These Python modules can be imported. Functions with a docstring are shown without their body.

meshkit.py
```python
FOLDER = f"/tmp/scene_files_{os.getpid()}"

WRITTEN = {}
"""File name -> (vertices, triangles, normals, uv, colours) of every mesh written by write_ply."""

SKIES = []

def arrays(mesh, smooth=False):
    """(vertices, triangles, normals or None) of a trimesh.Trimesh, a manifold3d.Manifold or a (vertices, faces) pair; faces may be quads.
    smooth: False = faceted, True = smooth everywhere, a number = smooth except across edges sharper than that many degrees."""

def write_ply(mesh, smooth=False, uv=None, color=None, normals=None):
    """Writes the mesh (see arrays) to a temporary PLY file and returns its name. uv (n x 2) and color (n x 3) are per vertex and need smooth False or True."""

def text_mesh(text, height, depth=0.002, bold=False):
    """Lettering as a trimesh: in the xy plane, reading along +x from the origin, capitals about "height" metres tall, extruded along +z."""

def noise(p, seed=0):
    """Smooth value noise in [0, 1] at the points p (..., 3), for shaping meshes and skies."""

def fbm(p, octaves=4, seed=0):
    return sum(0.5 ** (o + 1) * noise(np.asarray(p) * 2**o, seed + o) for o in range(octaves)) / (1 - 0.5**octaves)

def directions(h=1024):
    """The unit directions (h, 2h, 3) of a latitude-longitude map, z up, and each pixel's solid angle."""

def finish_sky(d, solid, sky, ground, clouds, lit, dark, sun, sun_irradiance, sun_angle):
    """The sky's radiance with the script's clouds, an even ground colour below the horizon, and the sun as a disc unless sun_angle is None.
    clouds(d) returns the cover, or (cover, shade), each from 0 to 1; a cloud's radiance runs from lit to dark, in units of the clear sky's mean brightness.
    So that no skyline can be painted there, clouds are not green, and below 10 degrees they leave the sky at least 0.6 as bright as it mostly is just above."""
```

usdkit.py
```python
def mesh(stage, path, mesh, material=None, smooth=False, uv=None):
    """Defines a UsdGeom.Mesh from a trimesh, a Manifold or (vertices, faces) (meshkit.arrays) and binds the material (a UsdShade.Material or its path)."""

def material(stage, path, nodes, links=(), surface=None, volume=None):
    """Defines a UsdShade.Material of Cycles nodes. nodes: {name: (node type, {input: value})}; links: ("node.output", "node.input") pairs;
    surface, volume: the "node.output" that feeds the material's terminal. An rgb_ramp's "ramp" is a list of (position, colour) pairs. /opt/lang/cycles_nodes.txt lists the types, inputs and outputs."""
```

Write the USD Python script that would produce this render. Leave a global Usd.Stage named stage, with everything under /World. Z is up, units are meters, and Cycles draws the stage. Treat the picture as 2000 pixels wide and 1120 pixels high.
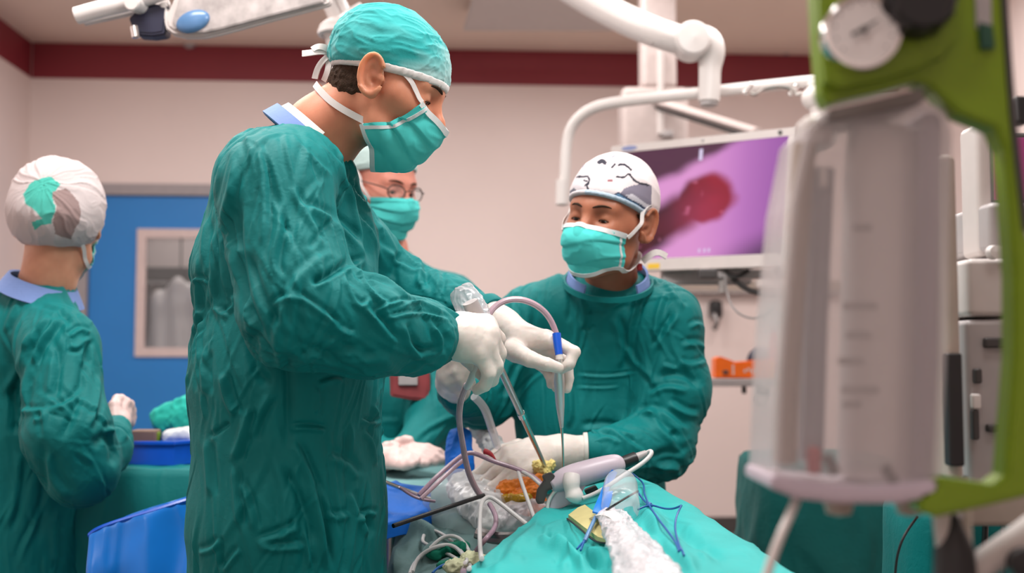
import math, numpy as np, trimesh, usdkit, meshkit, manifold3d as m3
from scipy import ndimage
from scipy.interpolate import RBFInterpolator
from shapely.geometry import Polygon
from pxr import Usd, UsdGeom, UsdLux, UsdShade, Gf, Sdf, Vt

stage = Usd.Stage.CreateInMemory()
UsdGeom.SetStageUpAxis(stage, 'Z')
UsdGeom.Xform.Define(stage, '/World')
UsdGeom.Scope.Define(stage, '/World/Looks')

# ---------------------------------------------------------------- camera
FPX, PITCH, CZ = 2160.0, math.atan(140 / 2160.0), 1.10
cam = UsdGeom.Camera.Define(stage, '/World/Camera')
cam.AddTranslateOp().Set(Gf.Vec3d(0, 0, CZ))
cam.AddRotateXOp().Set(90 + math.degrees(PITCH))
cam.CreateHorizontalApertureAttr(36.0)
cam.CreateFocalLengthAttr(36.0 * FPX / 2000)
cam.CreateFStopAttr(2.5)
cam.CreateFocusDistanceAttr(1.95)
cam.CreateClippingRangeAttr(Gf.Vec2f(0.05, 100))
cam.CreateExposureAttr(1.42)

# ---------------------------------------------------------------- lights (ceiling panels of the theatre and the operating lamp)
def rect_light(name, loc, w, h, power, color=(1, 1, 1), target=None):
    l = UsdLux.RectLight.Define(stage, '/World/' + name)
    l.CreateWidthAttr(w); l.CreateHeightAttr(h)
    l.CreateIntensityAttr(power); l.CreateColorAttr(Gf.Vec3f(*color))
    l.AddTranslateOp().Set(Gf.Vec3d(*loc))
    if target is not None:
        d = np.array(target, float) - np.array(loc, float)
        yaw = math.degrees(math.atan2(d[0], d[1])); pit = math.degrees(math.atan2(d[2], math.hypot(d[0], d[1])))
        l.AddRotateZOp().Set(-yaw); l.AddRotateXOp().Set(90 + pit)
    return l
WARM = (1.0, 0.95, 0.92)
for i, (x, y, p) in enumerate([(-1.0, -.5, 3.6), (0.9, .5, 2.0), (-.75, 1.75, 10.5), (-1.6, 3.4, 6.5), (0.9, 3.4, 6.5), (-1.7, 5.0, 4.4), (0.0, 5.1, 5.0), (1.7, 5.0, 4.6)]):
    rect_light('ceiling_panel_light_%d' % i, (x, y, 3.05), 1.1, 0.55, p, WARM)
rect_light('operating_lamp_light', (0.55, 1.55, 2.45), 0.4, 0.4, 14.0, (1, 0.98, 0.96), (0.12, 2.25, 0.85))

# ---------------------------------------------------------------- kit
def P(px, py, Y):
    """The point at depth Y metres whose picture lies at (px, py)."""
    a, b = (px - 1000) / FPX, (560 - py) / FPX
    c, s = math.cos(PITCH), math.sin(PITCH)
    t = Y / (c - b * s)
    return np.array([a * t, Y, CZ + (s + b * c) * t])

def proj(p):
    p = np.asarray(p, float); c, s = math.cos(PITCH), math.sin(PITCH)
    d = p[..., 1] * c + (p[..., 2] - CZ) * s; u = -p[..., 1] * s + (p[..., 2] - CZ) * c
    return np.stack([1000 + FPX * p[..., 0] / d, 560 - FPX * u / d], -1)

CAMP = np.array([0, 0, CZ])
_used = {}
def _path(parent, name):
    k = parent + '/' + name; n = _used.get(k, 0); _used[k] = n + 1
    return k if n == 0 else '%s_%03d' % (k, n)

def tag(path, **kw):
    pr = stage.GetPrimAtPath(path)
    for k, v in kw.items():
        if v: pr.SetCustomDataByKey(k, v)

_base = {}
def thing(name, label, cat, loc=(0, 0, 0), group=None, kind=None):
    path = _path('/World', name)
    x = UsdGeom.Xform.Define(stage, path); x.AddTranslateOp().Set(Gf.Vec3d(*map(float, loc)))
    _base[path] = np.array(loc, float)
    tag(path, label=label, category=cat, group=group, kind=kind)
    return path

def obj(name, mesh, mat, parent='/World', smooth=35, label=None, cat=None, group=None, kind=None, col=None):
    """ONE mesh; its vertices are given in world coordinates."""
    path = _path(parent, name)
    base = _base.get(parent, np.zeros(3))
    _base[path] = base
    if hasattr(mesh, 'to_mesh') or isinstance(mesh, (tuple, list)):
        v, f, _ = meshkit.arrays(mesh)
    else:
        v, f = np.array(mesh.vertices), np.array(mesh.faces)
    v = v - base
    u = usdkit.mesh(stage, path, trimesh.Trimesh(v, f, process=False), mat, smooth)
    if col is not None:
        UsdGeom.PrimvarsAPI(u).CreatePrimvar('Col', Sdf.ValueTypeNames.Color3fArray, 'vertex').Set(Vt.Vec3fArray.FromNumpy(np.asarray(col, np.float32)))
    tag(path, label=label, category=cat, group=group, kind=kind)
    return path

def spline(pts, n=60):
    """Catmull-Rom through the points (rows of any width)."""
    p = np.asarray(pts, float)
    if len(p) < 3: return p[0] + np.linspace(0, 1, n)[:, None] * (p[-1] - p[0])
    seg = np.maximum(np.linalg.norm(np.diff(p[:, :3], axis=0), axis=1), 1e-9) ** .5
    t = np.concatenate([[0], np.cumsum(seg)])
    from scipy.interpolate import PchipInterpolator, CubicSpline
    s = CubicSpline(t, p, bc_type='natural')
    return s(np.linspace(0, t[-1], n))

def frames(p):
    t = np.gradient(p, axis=0); t /= np.linalg.norm(t, axis=1, keepdims=True) + 1e-12
    a = np.zeros_like(p); ref = np.array([0, 0, 1.0]) if abs(t[0, 2]) < .9 else np.array([1.0, 0, 0])
    u = np.cross(t[0], ref); u /= np.linalg.norm(u); a[0] = u
    for i in range(1, len(p)):
        u = u - t[i] * (u @ t[i]); u /= np.linalg.norm(u) + 1e-12; a[i] = u
    return t, a, np.cross(t, a)

def tube(pts, r, n=None, sides=12, flat=None, caps=True):
    """A swept tube; r one radius or one per sample; flat = (ratio across the first frame axis)."""
    p = spline(pts, n) if n else np.asarray(pts, float)
    if n and np.ndim(r) and len(r) != n: r = np.interp(np.linspace(0, 1, n), np.linspace(0, 1, len(r)), r)
    r = np.broadcast_to(np.asarray(r, float), (len(p),))
    t, a, b = frames(p); ang = np.arange(sides) * 2 * np.pi / sides
    k = 1.0 if flat is None else flat
    v = p[:, None] + r[:, None, None] * (np.cos(ang)[None, :, None] * a[:, None] + k * np.sin(ang)[None, :, None] * b[:, None])
    i, j = np.meshgrid(np.arange(len(p) - 1), np.arange(sides), indexing='ij')
    q = np.stack([i * sides + j, i * sides + (j + 1) % sides, (i + 1) * sides + (j + 1) % sides, (i + 1) * sides + j], -1).reshape(-1, 4)
    f = [q[:, [0, 1, 2]], q[:, [0, 2, 3]]]; v = v.reshape(-1, 3)
    if caps:
        m = len(v); v = np.vstack([v, p[0] - t[0] * r[0] * .25, p[-1] + t[-1] * r[-1] * .25]); jj = np.arange(sides); e = (len(p) - 1) * sides
        f += [np.stack([np.full(sides, m), (jj + 1) % sides, jj], 1), np.stack([np.full(sides, m + 1), e + jj, e + (jj + 1) % sides], 1)]
    return trimesh.Trimesh(v, np.vstack(f), process=False)

def ribbon(pts, nrm, w, th=.0012, n=50):
    """A flat strap along pts whose face looks along nrm (one per point)."""
    pn = spline(np.hstack([np.asarray(pts, float), np.asarray(nrm, float)]), n); p, q = pn[:, :3], pn[:, 3:]
    t = np.gradient(p, axis=0); t /= np.linalg.norm(t, axis=1, keepdims=True)
    q = q - t * (q * t).sum(1, keepdims=True); q /= np.linalg.norm(q, axis=1, keepdims=True); s = np.cross(t, q)
    w = np.interp(np.linspace(0, 1, n), np.linspace(0, 1, len(np.atleast_1d(w))), np.atleast_1d(w)) if np.ndim(w) else np.full(n, w)
    ring = [p + s * w[:, None] / 2 + q * th, p - s * w[:, None] / 2 + q * th, p - s * w[:, None] / 2 - q * th, p + s * w[:, None] / 2 - q * th]
    v = np.stack(ring, 1).reshape(-1, 3); f = []
    for i in range(n - 1):
        for k in range(4):
            a, b, c, d = i * 4 + k, i * 4 + (k + 1) % 4, (i + 1) * 4 + (k + 1) % 4, (i + 1) * 4 + k
            f += [(a, b, c), (a, c, d)]
    e = (n - 1) * 4; f += [(0, 2, 1), (0, 3, 2), (e, e + 1, e + 2), (e, e + 2, e + 3)]
    return trimesh.Trimesh(v, f, process=False)

def fix(m):
    m.fix_normals(); return m

def rbox(c, s, r=.01, R=None, seg=3):
    """A box with rounded edges: centre, sizes, edge radius, rotation."""
    s = np.asarray(s, float); r = min(r, s.min() / 2 - 1e-5)
    sp = m3.Manifold.sphere(r, 4 * seg)
    h = s / 2 - r
    m = m3.Manifold.batch_hull([sp.translate([x * h[0], y * h[1], z * h[2]]) for x in (-1, 1) for y in (-1, 1) for z in (-1, 1)])
    v, f, _ = meshkit.arrays(m)
    if R is not None: v = v @ np.asarray(R).T
    return trimesh.Trimesh(v + np.asarray(c, float), f, process=False)

def lathe(profile, origin, axis=(0, 0, 1), n=32):
    """Revolve (radius, height) pairs about an axis through origin."""
    pr = np.asarray(profile, float); ax = np.asarray(axis, float); ax /= np.linalg.norm(ax)
    u = np.cross(ax, [0, 0, 1.0] if abs(ax[2]) < .9 else [1.0, 0, 0]); u /= np.linalg.norm(u); w = np.cross(ax, u)
    ang = np.arange(n) * 2 * np.pi / n
    v = (np.asarray(origin, float) + pr[:, None, 1:] * ax + pr[:, None, :1] * (np.cos(ang)[None, :, None] * u + np.sin(ang)[None, :, None] * w)).reshape(-1, 3)
    k = len(pr); i, j = np.meshgrid(np.arange(k - 1), np.arange(n), indexing='ij')
    q = np.stack([i * n + j, i * n + (j + 1) % n, (i + 1) * n + (j + 1) % n, (i + 1) * n + j], -1).reshape(-1, 4)
    return trimesh.Trimesh(v, np.vstack([q[:, [0, 1, 2]], q[:, [0, 2, 3]]]), process=False)

def prism(poly, O, ux, uy, depth, bevel=0):
    """A polygon in the plane (ux, uy) at O, extruded by depth along ux x uy."""
    g = Polygon(poly).buffer(0)
    if bevel: g = g.buffer(-bevel).buffer(2 * bevel).buffer(-bevel)
    ux, uy = np.asarray(ux, float), np.asarray(uy, float); n = np.cross(ux, uy)
    if bevel:
        cs = [(g.buffer(-bevel), 0), (g.buffer(-bevel * .3), bevel * .3), (g, bevel), (g, depth - bevel), (g.buffer(-bevel * .3), depth - bevel * .3), (g.buffer(-bevel), depth)]
        parts = []
        for (a, za), (b, zb) in zip(cs[:-1], cs[1:]):
            small = a if a.area < b.area else b
            for g1 in getattr(small, 'geoms', [small]):
                if g1.area < 1e-9: continue
                e = trimesh.creation.extrude_polygon(g1, zb - za + 1e-5, engine='earcut'); e.apply_translation([0, 0, za]); parts.append(e)
        m = trimesh.util.concatenate(parts)
    else:
        m = trimesh.creation.extrude_polygon(g, depth, engine='earcut')
    v = m.vertices
    return trimesh.Trimesh(np.asarray(O, float) + v[:, :1] * ux + v[:, 1:2] * uy + v[:, 2:] * n, m.faces, process=False)

def cat(*ms):
    return trimesh.util.concatenate([m if isinstance(m, trimesh.Trimesh) else trimesh.Trimesh(*meshkit.arrays(m)[:2], process=False) for m in ms])

def rotm(yaw, pitch=0, roll=0):
    """Columns: forward (x), left (y), up (z). yaw about world z (0 looks along +X), pitch > 0 looks down, roll > 0 leans to its right."""
    y, p, r = map(math.radians, (yaw, pitch, roll))
    Rz = np.array([[math.cos(y), -math.sin(y), 0], [math.sin(y), math.cos(y), 0], [0, 0, 1]])
    Ry = np.array([[math.cos(p), 0, math.sin(p)], [0, 1, 0], [-math.sin(p), 0, math.cos(p)]])
    Rx = np.array([[1, 0, 0], [0, math.cos(r), -math.sin(r)], [0, math.sin(r), math.cos(r)]])
    return Rz @ Ry @ Rx

# ---- signed distances
def rc(p, a, b, ra, rb, n=None, k=1.0):
    """Tapered capsule; n, k: squeezed along n to k of its width."""
    a, b = np.asarray(a, float), np.asarray(b, float); q = p - a; d = b - a
    if n is not None:
        n = np.asarray(n, float); n = n / np.linalg.norm(n)
        q = q + (q @ n)[:, None] * n * (1 / k - 1); d = d + n * (d @ n) * (1 / k - 1)
    t = np.clip(q @ d / max(d @ d, 1e-12), 0, 1)
    e = np.linalg.norm(q - t[:, None] * d, axis=1) - (ra + (rb - ra) * t)
    return e * (min(1, (1 + k) / 2) if n is not None else 1)
def el(p, c, r, R=None):
    q = p - np.asarray(c, float)
    if R is not None: q = q @ np.asarray(R)
    r = np.asarray(r, float); k0 = np.linalg.norm(q / r, axis=1); k1 = np.linalg.norm(q / r ** 2, axis=1) + 1e-9
    return k0 * (k0 - 1) / k1
def smin(a, b, k):
    h = np.maximum(k - np.abs(a - b), 0) / k
    return np.minimum(a, b) - h * h * k / 4
def smax(a, b, k): return -smin(-a, -b, k)
def sunion(ds, k):
    o = ds[0]
    for d in ds[1:]: o = smin(o, d, k)
    return o

def bonefield(p, bones, k, m=.14):
    '''Smooth union of tapered bones; each is only worked out near itself.'''
    d = np.full(len(p), .5)
    for b in bones:
        r = max(b[2], b[3]) * (1.6 if len(b) > 4 and b[4] is not None else 1) + m
        lo, hi = np.minimum(b[0], b[1]) - r, np.maximum(b[0], b[1]) + r
        i = np.nonzero((p[:, 0] > lo[0]) & (p[:, 0] < hi[0]) & (p[:, 1] > lo[1]) & (p[:, 1] < hi[1]) & (p[:, 2] > lo[2]) & (p[:, 2] < hi[2]))[0]
        if len(i): d[i] = smin(d[i], rc(p[i], *b[:6]), k)
    return d

def nets(fn, lo, hi, h, C=8):
    """Naive surface nets of fn < 0 on a grid of step h, evaluated only in the blocks of C cells that the surface meets."""
    lo, hi = np.asarray(lo, float), np.asarray(hi, float)
    nc = np.ceil((hi - lo) / (h * C)).astype(int) + 1
    g = np.stack(np.meshgrid(*[lo[k] + np.arange(nc[k]) * h * C for k in range(3)], indexing='ij'), -1).reshape(-1, 3)
    dc = fn(g).reshape(nc)
    mn = np.min([np.abs(dc[i:nc[0] - 1 + i, j:nc[1] - 1 + j, k:nc[2] - 1 + k]) for i in (0, 1) for j in (0, 1) for k in (0, 1)], axis=0)
    blocks = np.argwhere(mn < h * C * 1.5)
    o = np.stack(np.meshgrid(*[np.arange(C + 1)] * 3, indexing='ij'), -1).reshape(-1, 3)
    D = np.empty((len(blocks), (C + 1) ** 3), np.float32); step = max(1, 400000 // len(o))
    for s in range(0, len(blocks), step):
        q = (blocks[s:s + step, None] * C + o[None]).reshape(-1, 3)
        D[s:s + step] = fn(lo + q * h).reshape(-1, len(o))
    keep = (D.min(1) < 0) & (D.max(1) >= 0); blocks, D = blocks[keep], D[keep].reshape(-1, C + 1, C + 1, C + 1)
    ins = D < 0; sl = lambda a, i, j, k: a[:, i:C + i, j:C + j, k:C + k]
    cs = [sl(ins, i, j, k) for i in (0, 1) for j in (0, 1) for k in (0, 1)]
    al = cs[0].copy(); an = cs[0].copy()
    for x in cs[1:]: al &= x; an |= x
    act = np.argwhere(an & ~al); b, c = act[:, 0], act[:, 1:]
    G = blocks[b] * C + c; S = (nc + 1) * C + 2
    key = lambda q: (q[..., 0] * S[1] + q[..., 1]) * S[2] + q[..., 2]
    K = key(G); order = np.argsort(K); K, b, c, G = K[order], b[order], c[order], G[order]
    acc = np.zeros((len(G), 3)); cnt = np.zeros(len(G))
    corners = [(i, j, k) for i in (0, 1) for j in (0, 1) for k in (0, 1)]
    val = {q: D[b, c[:, 0] + q[0], c[:, 1] + q[1], c[:, 2] + q[2]] for q in corners}
    for a in corners:
        for ax in range(3):
            if a[ax]: continue
            bb = list(a); bb[ax] = 1
            va, vb = val[a], val[tuple(bb)]; m = (va < 0) != (vb < 0)
            t = va[m] / (va[m] - vb[m]); pt = np.tile(np.array(a, float), (m.sum(), 1)); pt[:, ax] += t
            acc[m] += pt; cnt[m] += 1
    v = lo + (G + acc / cnt[:, None]) * h
    fs = []
    for ax in range(3):
        A = sl(ins, 0, 0, 0); B = sl(ins, *[int(k == ax) for k in range(3)])
        e = np.argwhere(A != B); inside = A[tuple(e.T)]; ge = blocks[e[:, 0]] * C + e[:, 1:]
        o2 = [k for k in range(3) if k != ax]; q = []
        for s, t in ((1, 1), (0, 1), (0, 0), (1, 0)):
            z = ge.copy(); z[:, o2[0]] -= s; z[:, o2[1]] -= t
            kk = key(z); p = np.clip(np.searchsorted(K, kk), 0, len(K) - 1); q.append(np.where(K[p] == kk, p, -1))
        q = np.stack(q, 1); flip = inside ^ (ax == 1); q[~flip] = q[~flip][:, ::-1]
        q = q[(q >= 0).all(1)]
        fs += [q[:, [0, 1, 2]], q[:, [0, 2, 3]]]
    return v, np.vstack(fs)

def vnorm(v, f):
    n = np.zeros_like(v); c = np.cross(v[f[:, 1]] - v[f[:, 0]], v[f[:, 2]] - v[f[:, 0]])
    for k in range(3): n[:, k] = sum(np.bincount(f[:, j], c[:, k], len(v)) for j in range(3))
    return n / (np.linalg.norm(n, axis=1, keepdims=True) + 1e-15)

def relax(v, f, it=2, lam=.5):
    e = np.vstack([f[:, [0, 1]], f[:, [1, 2]], f[:, [2, 0]]])
    deg = np.bincount(e[:, 0], minlength=len(v)) + np.bincount(e[:, 1], minlength=len(v))
    for i in range(it):
        s = np.stack([np.bincount(e[:, 0], v[e[:, 1], k], len(v)) + np.bincount(e[:, 1], v[e[:, 0], k], len(v)) for k in range(3)], 1) / np.maximum(deg, 1)[:, None]
        v = v + (s - v) * (lam if i % 2 == 0 else -lam * 1.02 if it > 2 else lam)
    return v

def halve(v, f):
    """Every triangle into four."""
    e = np.sort(np.vstack([f[:, [0, 1]], f[:, [1, 2]], f[:, [2, 0]]]), 1)
    u, inv = np.unique(e[:, 0].astype(np.int64) * len(v) + e[:, 1], return_inverse=True); inv = inv.ravel()
    mid = (v[u // len(v)] + v[u % len(v)]) / 2
    n = len(f); a, b, c = inv[:n] + len(v), inv[n:2 * n] + len(v), inv[2 * n:] + len(v)
    F = np.vstack([np.stack([f[:, 0], a, c], 1), np.stack([a, f[:, 1], b], 1), np.stack([c, b, f[:, 2]], 1), np.stack([a, b, c], 1)])
    return np.vstack([v, mid]), F

def cluster(v, f, keep, size):
    """Vertices outside keep are merged on a grid: coarse where nothing shows."""
    key = np.floor(v / size).astype(np.int64); k = key[:, 0] * 73856093 ^ key[:, 1] * 19349663 ^ key[:, 2] * 83492791
    k = np.where(keep, -1 - np.arange(len(v)), np.abs(k)); u, inv = np.unique(k, return_inverse=True); inv = inv.ravel()
    c = np.bincount(inv); nv = np.stack([np.bincount(inv, v[:, j]) / c for j in range(3)], 1)
    g = inv[f]; ok = (g[:, 0] != g[:, 1]) & (g[:, 1] != g[:, 2]) & (g[:, 2] != g[:, 0])
    return nv, g[ok]

def crop(v, f, keepf):
    f = f[keepf]; u, inv = np.unique(f, return_inverse=True)
    return v[u], inv.reshape(-1, 3)

_LAT = np.random.RandomState(7).rand(64, 64, 64).astype(np.float32)
def n01(p, seed=0):
    q = np.asarray(p, np.float32).reshape(-1, 3) + np.array([seed * 7.31 + 100, seed * 3.77 + 200, seed * 11.13 + 300], np.float32)
    i = np.floor(q); f = q - i
    return ndimage.map_coordinates(_LAT, (i + f * f * (3 - 2 * f)).T, order=1, mode='grid-wrap').reshape(np.shape(p)[:-1])
def nz(p, seed=0): return n01(p, seed) * 2 - 1
def ridge(p, seed=0):
    a = 1 - np.abs(nz(p, seed)) * 2.3
    return np.where(a > 0, np.maximum(a, 0) ** 1.25, a * .22)

def seglist_dist(uv, line):
    """Distance, side (sign) and place 0..1 along a polyline for the points uv."""
    L = np.asarray(line, float); best = np.full(len(uv), 1e9); side = np.zeros(len(uv)); at = np.zeros(len(uv))
    sl = np.linalg.norm(np.diff(L, axis=0), axis=1); tot = sl.sum(); s0 = 0
    for a, b, l in zip(L[:-1], L[1:], sl):
        d = b - a; q = uv - a; t = np.clip(q @ d / (d @ d), 0, 1); r = q - t[:, None] * d; e = np.linalg.norm(r, axis=1)
        m = e < best; best[m] = e[m]; side[m] = np.sign(d[0] * r[m, 1] - d[1] * r[m, 0]); at[m] = (s0 + t[m] * l) / tot; s0 += l
    return best, side, at

def sculpt(v, n, strokes, near=None):
    """Folds pressed into the cloth: strokes (line as picture points, width px, height mm). Height > 0 a ridge with a groove along its left side."""
    uv = proj(v); tocam = CAMP - v; tocam /= np.linalg.norm(tocam, axis=1, keepdims=True)
    facing = np.clip((n * tocam).sum(1) * 3, 0, 1)
    if near is not None: facing = facing * near
    dsp = np.zeros(len(v))
    for line, w, a in strokes:
        L = spline(np.asarray(line, float), 4 * len(line)) if len(line) > 2 else np.asarray(line, float)
        lo, hi = L.min(0) - 4 * w, L.max(0) + 4 * w
        m = np.nonzero((uv > lo).all(1) & (uv < hi).all(1) & (facing > 0))[0]
        if not len(m): continue
        d, s, t = seglist_dist(uv[m], L)
        taper = np.clip(np.minimum(t, 1 - t) * 5, 0, 1); taper = taper * taper * (3 - 2 * taper)
        sd = d * s / w
        prof = np.exp(-sd ** 2) - .75 * np.exp(-((sd + 1.7) / .9) ** 2) if a > 0 else np.exp(-(sd) ** 2)
        # where the line ends the distance is round, so the fold ends round too
        dsp[m] += a * .001 * prof * taper
    return dsp * facing
# ---------------------------------------------------------------- materials
def sr(r, g, b):
    return tuple(((c / 255) / 12.92 if c / 255 <= .04045 else ((c / 255 + .055) / 1.055) ** 2.4) for c in (r, g, b))
def mat(name, nodes, links, surface='p.BSDF'):
    return usdkit.material(stage, '/World/Looks/' + name, nodes, links, surface)
def plain(name, c, rough=.5, metal=0, spec=.5, var=.06, scale=30, bump=0, bscale=200, **kw):
    """A surface of one colour with slight mottling and fine relief."""
    c = np.array(c)
    n = {'tc': ('texture_coordinate', {}), 'nz': ('noise_texture', {'scale': scale, 'detail': 3}),
         'r': ('rgb_ramp', {'ramp': [(0.25, tuple(c * (1 - var))), (.75, tuple(np.minimum(c * (1 + var), 1)))]}),
         'p': ('principled_bsdf', {'roughness': rough, 'metallic': metal, 'specular_ior_level': spec, **kw})}
    l = [('tc.object', 'nz.vector'), ('nz.fac', 'r.fac'), ('r.color', 'p.base_color')]
    if bump:
        n['bn'] = ('noise_texture', {'scale': bscale, 'detail': 3}); n['b'] = ('bump', {'strength': bump, 'distance': .002})
        l += [('tc.object', 'bn.vector'), ('bn.fac', 'b.height'), ('b.normal', 'p.normal')]
    return mat(name, n, l)
def cloth(name, c, bump=.5, var=.12, rough=.8, sheen=.25, bscale=55, dist=.003, spec=.25):
    c = np.array(c)
    n = {'tc': ('texture_coordinate', {}), 'nz': ('noise_texture', {'scale': 9, 'detail': 4}),
         'r': ('rgb_ramp', {'ramp': [(0.3, tuple(c * (1 - var))), (.7, tuple(np.minimum(c * (1 + var), 1)))]}),
         'wv': ('noise_texture', {'scale': bscale, 'detail': 5, 'roughness': .55, 'distortion': .6}),
         'b': ('bump', {'strength': bump, 'distance': dist}),
         'p': ('principled_bsdf', {'roughness': rough, 'specular_ior_level': spec, 'sheen_weight': sheen, 'sheen_roughness': .4, 'sheen_tint': tuple(np.minimum(c * 1.5 + .25, 1))})}
    return mat(name, n, [('tc.object', 'nz.vector'), ('nz.fac', 'r.fac'), ('r.color', 'p.base_color'), ('tc.object', 'wv.vector'), ('wv.fac', 'b.height'), ('b.normal', 'p.normal')])
def film(name, c, fac, rough=.12, bump=.3, bscale=60):
    """Clear or milky plastic: fac of it solid, the rest lets light through."""
    return mat(name, {'t': ('transparent_bsdf', {'color': (1, 1, 1)}), 'tc': ('texture_coordinate', {}), 'nz': ('noise_texture', {'scale': bscale, 'detail': 3}),
                      'b': ('bump', {'strength': bump, 'distance': .004}), 'p': ('principled_bsdf', {'base_color': c, 'roughness': rough, 'specular_ior_level': .8}),
                      'lw': ('layer_weight', {'blend': .35}), 'mr': ('map_range', {'from_min': 0, 'from_max': 1, 'to_min': fac, 'to_max': min(1, fac + .45)}), 'm': ('mix_closure', {})},
               [('tc.object', 'nz.vector'), ('nz.fac', 'b.height'), ('b.normal', 'p.normal'), ('lw.facing', 'mr.value'), ('mr.result', 'm.fac'), ('t.BSDF', 'm.closure1'), ('p.BSDF', 'm.closure2')], 'm.closure')
def vcol(name, rough=.8, emit=0, dark=False):
    n = {'a': ('attribute', {'attribute': 'Col'}), 'p': ('principled_bsdf', {'roughness': rough, 'specular_ior_level': .08 if dark else .3, 'emission_strength': emit, 'base_color': (.02, .02, .02)})}
    l = ([] if dark else [('a.color', 'p.base_color')]) + ([('a.color', 'p.emission_color')] if emit else [])
    return mat(name, n, l)
def skin(name, c, sss=.25):
    c = np.array(c)
    return mat(name, {'tc': ('texture_coordinate', {}), 'nz': ('noise_texture', {'scale': 28, 'detail': 4}),
        'r': ('rgb_ramp', {'ramp': [(.3, tuple(c * np.array([.9, .84, .82]))), (.7, tuple(np.minimum(c * 1.06, 1)))]}),
        'bn': ('noise_texture', {'scale': 420, 'detail': 2}), 'b': ('bump', {'strength': .12, 'distance': .001}),
        'p': ('principled_bsdf', {'roughness': .48, 'specular_ior_level': .35, 'subsurface_weight': sss, 'subsurface_scale': .006, 'subsurface_radius': (1, .35, .2)})},
        [('tc.object', 'nz.vector'), ('nz.fac', 'r.fac'), ('r.color', 'p.base_color'), ('tc.object', 'bn.vector'), ('bn.fac', 'b.height'), ('b.normal', 'p.normal')])

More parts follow.
